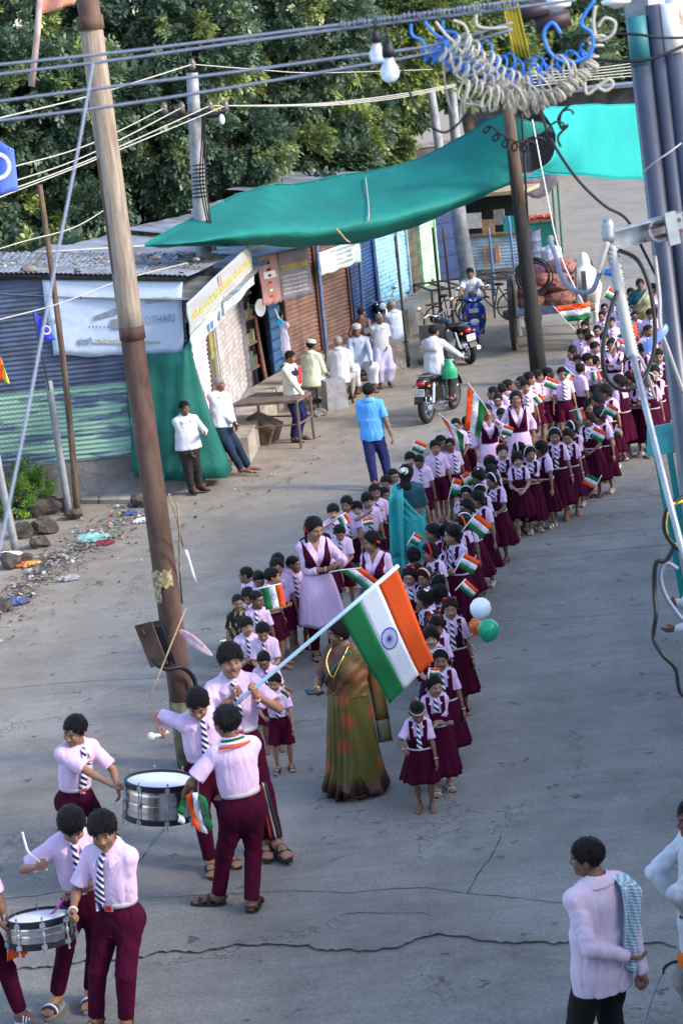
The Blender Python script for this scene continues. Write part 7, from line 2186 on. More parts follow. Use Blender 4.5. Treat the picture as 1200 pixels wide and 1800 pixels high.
E_,tE,lE=custom(406,1237,1.70,196,'schoolboy seen from behind with a tricolour scarf holding the big drum','schoolboy',hands={'L':(325,1394,.12),'R':(392,1400,.30)},feet={'L':(385,1588,60),'R':(443,1600,-28)},**band(lean=(3,2,0),head=(22,4,0),tie=False,badge=False,grip={'L':'grip','R':'relaxed'},elbow={'L':(.9,.5,-.5),'R':(-.6,.9,-.5)},skin='dark'))
F_,tF,lF=custom(400,1125,1.84,8,'tallest schoolboy singing and carrying the big tricolour flag on a pole','schoolboy',hands={'R':(408,1226,-.26),'L':(450,1222,-.26)},feet={'R':(470,1500,-4),'L':(492,1508,16)},**band(c=.55,head=(6,2,0),mouth=1,grip={'R':'grip','L':'grip'},elbow={'R':(-1,.4,-.6),'L':(1,.2,-1)},wrist={'L':'tri'},tie=.17,badge=False,hair='full',handdir={'L':(.1,-.2,1)}))
G_,tG,lG=custom(-78,1438,1.60,28,'boy at the left edge of whom only hands and one maroon leg show','schoolboy',hands={'L':(22,1652,-.12),'R':(8,1630,-.3)},feet={'L':(40,1797,30),'R':(-70,1805,0)},**band(lean=(8,0,0),head=(10,20,0),grip={'L':'grip','R':'grip'},shoes='shoe',wrist={'L':'white'},skin='dark'))
sc=thing('scarf','tricolour knitted scarf round the neck of the boy seen from behind','scarf',E_.location);sc.rotation_euler=E_.rotation_euler
T_=tE['T']
for k,m_ in enumerate((M_FGREEN,M_FWHITE,M_SAFF)):
 rows=[]
 for i in range(25):
  a_=math.pi*2*i/24
  rows.append([T_((.050+.012*k+.006*j)*math.cos(a_),.006+(.052+.013*k+.006*j)*math.sin(a_),.362-.012*k-.010*j-.012*(1-math.sin(a_)))for j in(0,1)])
 mb=MB();mb.sheet(rows,0,thick=-.008);mb.obj('knit_band',[m_],sc,smooth=True)
for k,(m_,dx)in enumerate(((M_SAFF,0),(M_FWHITE,.012),(M_FGREEN,.022))):
 g=[[T_(-.100-.008*(j/8)-dx*(1+.8*j/8),-.02+.018*w_+.01*k,.09-.27*j/8+.01*math.sin(j+k))for w_ in(-1,0,1)]for j in range(9)]
 mb=MB();mb.sheet(g,0,thick=.004);mb.obj('hanging_end',[m_],sc,smooth=True)
def drum(label,c_px,Y,rad,h,tilt,faces=8):
 c=aty(*c_px,Y);r_=thing('drum',label,'drum',c);r_.rotation_euler=tilt
 M_CHROME=mat('drum_chrome',(.72,.70,.74),rough=.22,metal=1.0,noise=.25,nscale=8);M_RIM=mat('drum_rim_black',(.012,.012,.02),.35)
 n=40;mb=MB();z=[]
 for i in range(17):z.append((rad*(1+(.014 if i in(5,7,10,12)else 0)),-h/2+h*i/16))
 mb.lathe(z,n=n);mb.obj('shell',[M_CHROME],r_,smooth='auto')
 for s_ in(-1,1):
  mb=MB();mb.lathe([(rad*.99,s_*h*.5-.022),(rad*1.035,s_*h*.5-.022),(rad*1.035,s_*h*.5+.022),(rad*.98,s_*h*.5+.026),(rad*.97,s_*h*.5)],n=n);mb.obj('hoop',[M_RIM],r_,smooth='auto')
  mb=MB();mb.lathe([(0,s_*(h*.5+.006)),(rad*.5,s_*(h*.5+.008)),(rad*.985,s_*(h*.5+.004))],n=n);mb.obj('drumhead',[mat('drumhead_white',(.70,.74,.78),.5,noise=.12,nscale=5)],r_,smooth=True)
 for k in range(faces):
  a_=2*math.pi*(k+.3)/faces;x,y=math.cos(a_),math.sin(a_)
  mb=MB();mb.tube([(x*rad*1.07,y*rad*1.07,-h*.5-.05),(x*rad*1.07,y*rad*1.07,h*.5+.05)],.006,6);mb.sph((x*rad*1.06,y*rad*1.06,0),(.014,.014,.03),6,5)
  for s_ in(-1,1):mb.box((x*rad*1.05,y*rad*1.05,s_*h*.5),(.035,.035,.03));mb.sph((x*rad*1.07,y*rad*1.07,s_*(h*.5+.05)),.010,6,4)
  mb.obj('tension_rod',[M_STEEL],r_,smooth='auto')
 return r_
bigd=drum('big bass drum with chrome shell and white head carried between four boys',(283,1402),lA.y-.30,.285,.27,(R(-6),R(7),0))
smd=drum('small snare drum with chrome shell held by two boys at lower left',(72,1632),lC.y-.05,.225,.15,(R(-11),R(0),0))
dc=thing('drum_cloth','tricolour printed sash tied to the big drum rim','sash',aty(345,1400,lE.y-.1));Yd=lE.y-.12;ob=[]
for k,(m_,q)in enumerate(((M_FGREEN,((345,1392),(362,1402),(374,1455),(364,1466))),(M_FWHITE,((336,1392),(346,1392),(364,1466),(352,1462))),(M_SAFF,((326,1396),(336,1394),(352,1462),(338,1448))),(M_FGREEN,((322,1400),(332,1400),(322,1432),(310,1425))),(M_FWHITE,((312,1426),(322,1430),(326,1450),(314,1444))))):
 tl,tr,br,bl=[aty(*p,Yd+.01*k)for p in q];g=[[tl.lerp(tr,s_).lerp(bl.lerp(br,s_),j/6)+Vector((.008*math.sin(j*1.2+k),-.02*math.sin(j*.9+k),0))for j in range(7)]for s_ in(0,.5,1)]
 mb=MB();mb.sheet(g,0,thick=.002);ob.append(mb.obj('sash_strip',[m_],None,smooth=True))
u_=aty(356,1428,Yd-.03)
me=text_mesh('कन्नड संघ',.055);me.materials.clear();me.materials.append(M_PRINT);o=link('lettering',me);d_=(aty(364,1458,Yd)-aty(346,1396,Yd)).normalized();n_=Vector((0,-1,0));o.matrix_world=Matrix.Translation(u_)@Matrix((d_,n_.cross(d_).normalized(),n_)).transposed().to_4x4();ob.append(o)
own(dc,ob)
og_=thing('orange_tassel','orange cloth tassel hanging under the small drum at left','tassel',aty(28,1672,lC.y));mb=MB()
for k in range(7):mb.tube([aty(20+4*k,1662,lC.y-.05),aty(16+5*k,1676+3*(k%3),lC.y-.05),aty(14+4*k,1690-2*k,lC.y-.05)],[.02,.014,.006],5)
own(og_,[mb.obj('strands',[M_SAFF],None,smooth=True)])
def stick(label,pts,r_,m_,name='drumstick',catg='drumstick',tip=None):
 mb=MB();mb.tube(curve(pts,5),r_,8)
 if tip:mb.sph(pts[-1],tip,10,8)
 o=mb.obj(name,[m_],smooth=True);tag(o,label,catg);return o
M_BEAT=mat('beater_pale',(.62,.55,.50),.8)
hB=hand_world(B_,tB,'R');stick('white bent drumstick raised in the drummer boy right hand',[hB+Vector((.02,0,-.05)),hB,aty(52,1500,hB.y),aty(44,1480,hB.y),aty(40,1463,hB.y)],.009,M_FWHITE)
hB=hand_world(B_,tB,'L');stick('pink drumstick resting on the small drum head',[hB+Vector((.03,0,.02)),hB,aty(90,1607,hB.y-.05),aty(62,1616,hB.y-.05)],.009,mat('stick_pink',(.65,.04,.32),.5))
hD=hand_world(D_,tD,'R');stick('stubby pale beater swung over the big drum',[hD+Vector((.05,0,.02)),hD,aty(266,1294,hD.y-.05)],.016,M_BEAT,tip=.034)
hFR=hand_world(F_,tF,'R');hFL=hand_world(F_,tF,'L')
Yp=(hFR.y+hFL.y)/2
def P2(px,py,dY=0.0):return aty(px,py,Yp+dY)
make_flag('big tricolour flag with blue wheel carried on a pale blue pole by the tallest boy',(P2(697,998,-.15),P2(762,1163,-.2),P2(684,1238,-.15),P2(597,1083,-.1)),None,wav=.035,nu=22,nv=6,name='tricolour_flag',ph=1.0)
mb=MB();mb.tube([P2(412,1240,.02),P2(430,1224,0),P2(597,1083,-.1),P2(700,994,-.15)],.017,10);o=mb.obj('flag_pole',[mat('pole_paleblue',(.48,.66,.78),.5)],smooth=True);tag(o,'pale blue pole of the big tricolour flag resting in the tallest boy hands','flag pole')
# ---- women in sarees
def saree_mat(name,base,motif,border,bz0,bz1,scale=9):
 m=bpy.data.materials.new(name);m.use_nodes=True
 nt=m.node_tree;N=nt.nodes;L=nt.links;b=N['Principled BSDF'];b.inputs['Roughness'].default_value=.42;b.inputs['Specular IOR Level'].default_value=.45
 tc=N.new('ShaderNodeTexCoord');v=N.new('ShaderNodeTexVoronoi');v.inputs['Scale'].default_value=scale;v.inputs['Randomness'].default_value=.35
 L.new(tc.outputs['Object'],v.inputs['Vector'])
 r=N.new('ShaderNodeValToRGB');r.color_ramp.elements[0].position=.26;r.color_ramp.elements[1].position=.40;r.color_ramp.elements[0].color=(*motif,1);r.color_ramp.elements[1].color=(*base,1)
 L.new(v.outputs['Distance'],r.inputs[0])
 sx=N.new('ShaderNodeSeparateXYZ');L.new(tc.outputs['Object'],sx.inputs[0])
 mr=N.new('ShaderNodeMapRange');mr.inputs['From Min'].default_value=bz0;mr.inputs['From Max'].default_value=bz1;L.new(sx.outputs['Z'],mr.inputs['Value'])
 mx=N.new('ShaderNodeMix');mx.data_type='RGBA';L.new(mr.outputs[0],mx.inputs[0]);mx.inputs[6].default_value=(*border,1);L.new(r.outputs[0],mx.inputs[7])
 L.new(mx.outputs[2],b.inputs['Base Color'])
 n2=N.new('ShaderNodeTexNoise');n2.inputs['Scale'].default_value=9;n2.inputs['Detail'].default_value=5;L.new(tc.outputs['Object'],n2.inputs['Vector'])
 bp=N.new('ShaderNodeBump');bp.inputs['Strength'].default_value=.5;bp.inputs['Distance'].default_value=.02;L.new(n2.outputs['Fac'],bp.inputs['Height']);L.new(bp.outputs[0],b.inputs['Normal'])
 return m
def saree(root,tp,m_skirt,m_drape,m_tail,H,tail='left',tail_len=.52,trim=None,back=False,feet_sway=(0,0),stout=1.0):
 T=tp['T'];RTn=np.array(tp['RT']);Pv=np.array(T(0,0,0))
 nn=120;seg=16;rows=[]
 for i in range(seg+1):
  t=i/seg;z=T(0,0,.085).z*(1-t)+.018*t
  e=t**.8;rx=(.106*stout+(.144-.104)*e+.034*t**4)*H;ry=(.096*stout+(.144-.096)*e+.034*t**4)*H
  row=[]
  for k in range(nn):
   a=2*math.pi*k/nn
   fr=max(0,math.cos(a+math.pi/2+.25))**3
   w=1+.030*t*math.sin(6*a+1.3)+.10*fr*t**.5*math.sin(26*a)+.02*math.sin(3*a+6*t)+.12*fr*t+.035*(4*t*(1-t))*(1-.6*fr)*math.sin(8*a-9*t+1)+.05*t*max(0,math.cos(a-2.4))
   row.append((feet_sway[0]*H*t+rx*w*math.cos(a),feet_sway[1]*H*t+ry*w*math.sin(a),z+.02*H*(t**6)*(1+math.sin(5*a))))
  rows.append(row)
 rows.append([(p[0]*.8,p[1]*.8,p[2]+.12*H)for p in rows[-1]])
 v=np.array(rows).reshape(-1,3);S=len(rows)
 fc=np.array([(i*nn+k,(i+1)*nn+k,(i+1)*nn+(k+1)%nn,i*nn+(k+1)%nn)for i in range(S-1)for k in range(nn)])
 link('saree_skirt',mesh_np('saree_skirt',v,fc,[m_skirt]),root)
 f=Field((-.4*H,-.4*H,.45*H),(.4*H,.4*H,.95*H),.011)
 inf=.026*H
 f.ell(np.array(T(0,.004,.02)),np.array((.098*stout,.078*stout,.08))*H+inf,Rm=RTn)
 f.rc(T(0,0,.02),T(0,-.004,.16),.084*stout*H+inf,.084*stout*H+inf,k=.03*H,sc=(1,.76,1),Rm=RTn)
 f.rc(T(0,0,.15),T(0,.004,.255),.085*H+inf,.090*H+inf,k=.03*H,sc=(1.04,.78,1),Rm=RTn)
 for s in(-1,1):f.ell(np.array(T(s*.042,-.055,.215)),np.array((.045,.04,.045))*H+inf,k=.02*H,Rm=RTn)
 f.rc(T(.02,0,.30),T(.085,0,.292),.036*H+inf*.5,.034*H+inf*.5,k=.03*H)
 loc_=lambda P:((P-Pv)@RTn)/H
 def keep(P):
  t=loc_(P);x,y,z=t[...,0],t[...,1],t[...,2]
  lim=np.where(y<.02,.20+(x+.05)*1.15,.13+(x+.05)*1.5)
  low=np.where(y<.02,.06+0*x,.06+0*x)
  return np.maximum.reduce([z-np.minimum(lim,.345),low-z])*H
 f.warp(lambda P:.004*H*np.sin((loc_(P)[...,2]-loc_(P)[...,0]*1.1)*95))
 f.cut(keep)
 v,q=f.mesh();dr=link('saree_drape',mesh_np('saree_drape',v,q,[m_drape]),root)
 if trim is not None:
  b=BVHTree.FromPolygons([tuple(x)for x in v],[tuple(int(i)for i in x)for x in q]);pts=[]
  for i in range(15):
   x=-.09+.17*i/14;z=min(.335,.20+(x+.05)*1.15)-.012
   h=b.ray_cast(T(x,-.5,z),tp['RT']@Vector((0,1,0)))
   if h[0]is not None:pts.append(h[0]+Vector((0,-.006,0)))
  if len(pts)>3:
   mb=MB();mb.tube(pts,.0055*H,6);mb.obj('drape_border',[trim],dr,smooth=True)
 g=[]
 for j in range(15):
  t=j/14;row=[]
  for i in range(9):
   s_=i/8
   if j<2:p=T(.03+.075*s_,.02+.05*t*6,.345-.03*s_-.02*j)
   else:
    z=.30-(t-.1)*tail_len*1.05
    p=T(.02+.115*s_+.05*t,.115+.03*math.sin(7*s_+2*t)-.03*s_+.02*t,z)
   row.append(p)
  g.append(row)
 for nm,a_,b_,m_ in(('saree_tail',0,12,m_drape),('tail_border',11,15,m_tail)):
  mb=MB();mb.sheet(g[a_:b_],0,thick=.004);mb.obj(nm,[m_],root,smooth=True)
M_SOLIVE=saree_mat('saree_olive',(.085,.078,.013),(.24,.060,.018),(.115,.050,.042),.14,.17,4.2)
M_SDRAPE=mat('saree_rust_drape',(.20,.085,.035),.6,col2=(.11,.085,.022),nscale=5,bump=.4,bscale=9,bdist=.02)
M_SBLUE=mat('saree_blue_end',(.015,.11,.20),.6,col2=(.20,.15,.07),nscale=6,lo=.45,hi=.55)
M_BLUET=mat('saree_blue_trim',(.02,.16,.20),.6)
W1,tW1,lW1=custom(597,1086,1.64,-32,'woman teacher in olive and rust saree with gold necklace holding a phone','woman',hands={'R':(556,1214,-.20),'L':(646,1262,.12)},sex='f',c=0,hi=True,stout=1.06,top='blouse',topm=mat('blouse_rust',(.16,.07,.05),.7,noise=.3),sleeve='short',collar=False,bottom=None,hair='bun',skin='brown',head=(-48,4,0),shoes='sandal',grip={'R':'pinch','L':'relaxed'},elbow={'R':(-.7,.9,-.5),'L':(.7,.9,0)},wrist={'R':'gold','L':'gold'},sole=.012)
saree(W1,tW1,M_SOLIVE,M_SDRAPE,M_SBLUE,1.64,tail_len=.58,trim=M_BLUET,stout=1.06)
T_=tW1['T']
mb=MB();mb.tube(curve([T_(-.05,-.02,.345),T_(-.045,-.11,.28),T_(0,-.135,.20),T_(.045,-.11,.28),T_(.05,-.02,.345)],6),.006,6);mb.obj('necklace',[M_GOLD],W1,smooth=True)
mb=MB();mb.tube(curve([T_(-.05,-.02,.345),T_(-.03,-.115,.25),T_(0,-.14,.12),T_(.03,-.115,.25),T_(.05,-.02,.345)],6),.005,6);mb.obj('bead_chain',[M_CABLEK],W1,smooth=True)
mb=MB()
for s_ in(-1,1):mb=MB();mb.sph(tW1['MH']@Vector((s_*.36,.04,-.17)),.010,8,6);mb.obj('earring',[M_GOLD],W1,smooth=True)
hw=hand_world(W1,tW1,'R',.5);ph_=thing('phone','black mobile phone in the hand of the teacher in olive saree','phone',hw+Vector((-.02,-.03,.02)));ph_.rotation_euler=(R(20),R(8),R(20))
mb=MB();mb.box((0,0,0),(.16,.078,.010));mb.obj('case',[M_CABLEK],ph_);mb=MB();mb.box((0,0,.0065),(.15,.07,.002));mb.obj('screen',[mat('glass_black',(.01,.01,.015),.05,spec=.7)],ph_)
M_STEAL=saree_mat('saree_teal_silk',(.015,.30,.30),(.02,.34,.33),(.10,.26,.22),.06,.09,12)
W2,tW2,lW2=custom(712,815,1.58,172,'woman in teal saree seen from behind with white flowers in long hair','woman',hands={'R':(757,925,.05),'L':(698,925,.25)},sex='f',c=0,hi=True,stout=1.05,top='blouse',topm=M_TEALD,sleeve='short',collar=False,bottom=None,hair='long',skin='brown',head=(-14,2,0),shoes='sandal',bands=('jasmine',),wrist={'R':'gold'})
saree(W2,tW2,M_STEAL,M_TEAL,M_TEAL,1.58,tail_len=.72,stout=1.05)
W3,tW3,lW3=custom(1123,488,1.60,-8,'woman in yellow-green and cream saree standing behind the far children','woman',sex='f',c=0,stout=1.05,top='blouse',topm=M_TEALD,sleeve='short',collar=False,bottom=None,hair='bun',skin='dark',head=(4,4,0),hands={'R':(1108,540,-.2),'L':(1150,560,0)},shoes='sandal')
saree(W3,tW3,saree_mat('saree_yellowgreen',(.13,.13,.03),(.07,.10,.03),(.08,.07,.02),.1,.2,9),mat('saree_cream_drape',(.30,.29,.19),.7,noise=.3),M_TEAL,1.60,tail_len=.6)
# ---- tall girls in kurta and maroon vest
KUR=dict(sex='f',c=.5,top='tunic',topm=M_PINK,sleeve='threequarter',over='vest',collar=False,neckv=.255,bottom='salwar',hair='plait',shoes='sandal',waist=.05)
def tall(px,py,H,rz,label,**k):
 d=dict(KUR);d.update(k);b_=d.pop('bands',('ribbons',));d['bands']=b_
 return custom(px,py,H,rz,label,'schoolgirl',**d)
K1,tK1,lK1=tall(545,903,1.64,14,'tall girl in pink kurta and maroon vest looking down at a flag stick',hands={'R':(578,1000,-.2),'L':(592,994,-.2)},head=(20,16,0),hi=True,grip={'R':'grip','L':'grip'},elbow={'R':(-.8,.6,-.5),'L':(.8,.6,-.5)},wrist={'R':'tri'},hem=.24)
K2,tK2,lK2=tall(655,930,1.48,-28,'ponytailed girl in maroon vest looking left with a red flower',head=(-40,5,0),hair='pony',bands=('ribbonL',),hi=True)
K3,tK3,lK3=tall(905,685,1.50,-4,'tall plaited girl singing with red flowers on both plaits',head=(0,-4,0),mouth=1,hi=True,bands=('ribbons',),ash=2,hands={'R':(872,775,-.05),'L':(938,770,0)})
K4,tK4,lK4=tall(853,708,1.42,8,'girl in maroon vest raising one hand to hold an upright flag',head=(-4,0,0),mouth=1,bands=(),hands={'L':(866,738,-.22),'R':(838,800,-.1)},grip={'L':'grip'},wrist={'L':'tri'},elbow={'L':(.9,-.2,-.8)},handdir={'L':(0,-.1,1)})
K5,tK5,lK5=tall(1074,592,1.46,-10,'tall girl with folded arms behind the black cable loop',head=(-8,6,0),bands=('ribbonR',),hands={'R':(1092,636,-.22),'L':(1066,642,-.22)},elbow={'R':(-1,.1,-.6),'L':(1,.1,-.6)})
# ---- the rows of small children
BT,GT=[],[]
def kid_templates():
 sm=dict(c=1.15,H=1.15,top='shirt',belt=True,thinbelt=True,tie=True,sole=.0)
 arms={'sides':{},'clasp':{'R':(-.02,-.15,.545),'L':(.03,-.15,.535)},'chest':{'R':(-.05,-.165,.62),'L':(.15,-.02,.40)},'mouth':{'R':(-.02,-.17,.80),'L':(.15,-.03,.40)},'fold':{'R':(.07,-.14,.60),'L':(-.07,-.15,.57)},'fwd':{'R':(-.12,-.20,.60),'L':(.13,-.10,.46)}}
 bt=[('sides',(0,4,0),{}),('clasp',(-22,8,0),{}),('chest',(28,4,0),{}),('mouth',(10,6,0),{}),('sides',(48,5,4),{}),('clasp',(6,24,0),{}),('sides',(-42,4,-3),{}),('fwd',(-12,10,4),{}),('fold',(16,0,0),{}),('sides',(-8,26,0),{})]
 for i,(ar,hd,ex)in enumerate(bt):
  d=dict(sm);d.update(sex='m',bottom='shorts',hair=['boy','crop','boy','full','crop'][i%5],hands={k:v for k,v in arms[ar].items()},head=hd,ash=[0,3,2,0,2][i%5],skin=['brown','dark','brown','light','dark'][i%5],badge=(i%2==0),shoes=[None,'sandal',None][i%3],elbow={'R':(-.8,.7,-.4),'L':(.8,.7,-.4)},grip={'R':'grip' if ar!='sides' else 'relaxed','L':'grip' if ar in('clasp','fold')else 'relaxed'},feet={'R':(-.055-.01*(i%2),-.03*(i%3),-8),'L':(.06,.02*(i%2),10)},vox=.0145)
  if d['shoes']is None:d.pop('shoes')
  BT.append(build_person(d))
 gt=[('sides',(0,4,0),'girl'),('clasp',(-24,10,0),'girl'),('fold',(20,6,0),'bun'),('chest',(-10,14,3),'girl'),('clasp',(34,4,0),'bob'),('sides',(-44,6,-3),'girl'),('fwd',(8,28,0),'bun'),('clasp',(4,2,0),'bob'),('fold',(-32,4,0),'girl'),('sides',(26,18,4),'bob'),('mouth',(-6,8,0),'girl'),('sides',(58,2,0),'bun')]
 for i,(ar,hd,hr)in enumerate(gt):
  d=dict(sm);d.update(sex='f',over='pinafore',sleeve=['short','puff'][i%2],hair=hr,hands={k:v for k,v in arms[ar].items()},head=hd,ash=[0,2,0,3,0][i%5],skin=['brown','dark','light','brown','dark'][i%5],hem=[.17,.20,.27 if i==6 else.15,.23][i%4],pleats=[13,11,15][i%3],sway=(.02*math.sin(i*2),.03*math.cos(i)),shoes=[None,'sandal','white'][i%3],elbow={'R':(-.8,.7,-.4),'L':(.8,.7,-.4)},grip={'R':'grip' if ar!='sides' else 'relaxed','L':'grip' if ar in('clasp','fold')else 'relaxed'},feet={'R':(-.05,-.04*(i%3),-8),'L':(.05,.03*(i%2),10)},tie=(.245 if i%4==0 or i==6 else.11),vox=.0145)
  if d['shoes']is None:d.pop('shoes')
  GT.append(build_person(d))
kid_templates()
NK=[0]
def kid(px,py,kind,var,face,label,h=None,bands=(),wrist=None,group=None,scalefix=None):
 """kind b/g, var template index, face: body turn in degrees (0 = towards the camera, negative = picture left)"""
 tp=(BT if kind=='b' else GT)[var%(len(BT)if kind=='b' else len(GT))]
 h=h or(1.14 if kind=='b' else 1.18)
 loc=place_at(px,py,h*.99)
 ex=[]
 bl=[]
 for b_ in bands:bl+={'ribbons':['ribbonL','ribbonR'],'topred':['toprL','toprR']}.get(b_,[b_])
 for b_ in bl:ex.append(({'wrap':'headband','ribbonL':'hair_ribbon','ribbonR':'hair_ribbon','toprL':'hair_flower','toprR':'hair_flower','topwhite':'hair_flower','mixed':'hair_flower'}.get(b_,'hairband'),band_mesh(b_),tp['MH']))
 for nm,kd in(wrist or{}).items():
  d=tp['HM'][nm].to_3x3()@Vector((0,0,1));ex.append(('wristband',wrist_mesh(kd),Matrix.Translation(d.normalized()*.016*1.15)@tp['HM'][nm]))
 NK[0]+=1
 return place_person(tp,loc,R(face),label,'schoolboy' if kind=='b' else 'schoolgirl',group or('boys in the left row of the procession' if kind=='b' else 'girls in the right row of the procession'),h/1.15,extra=ex)
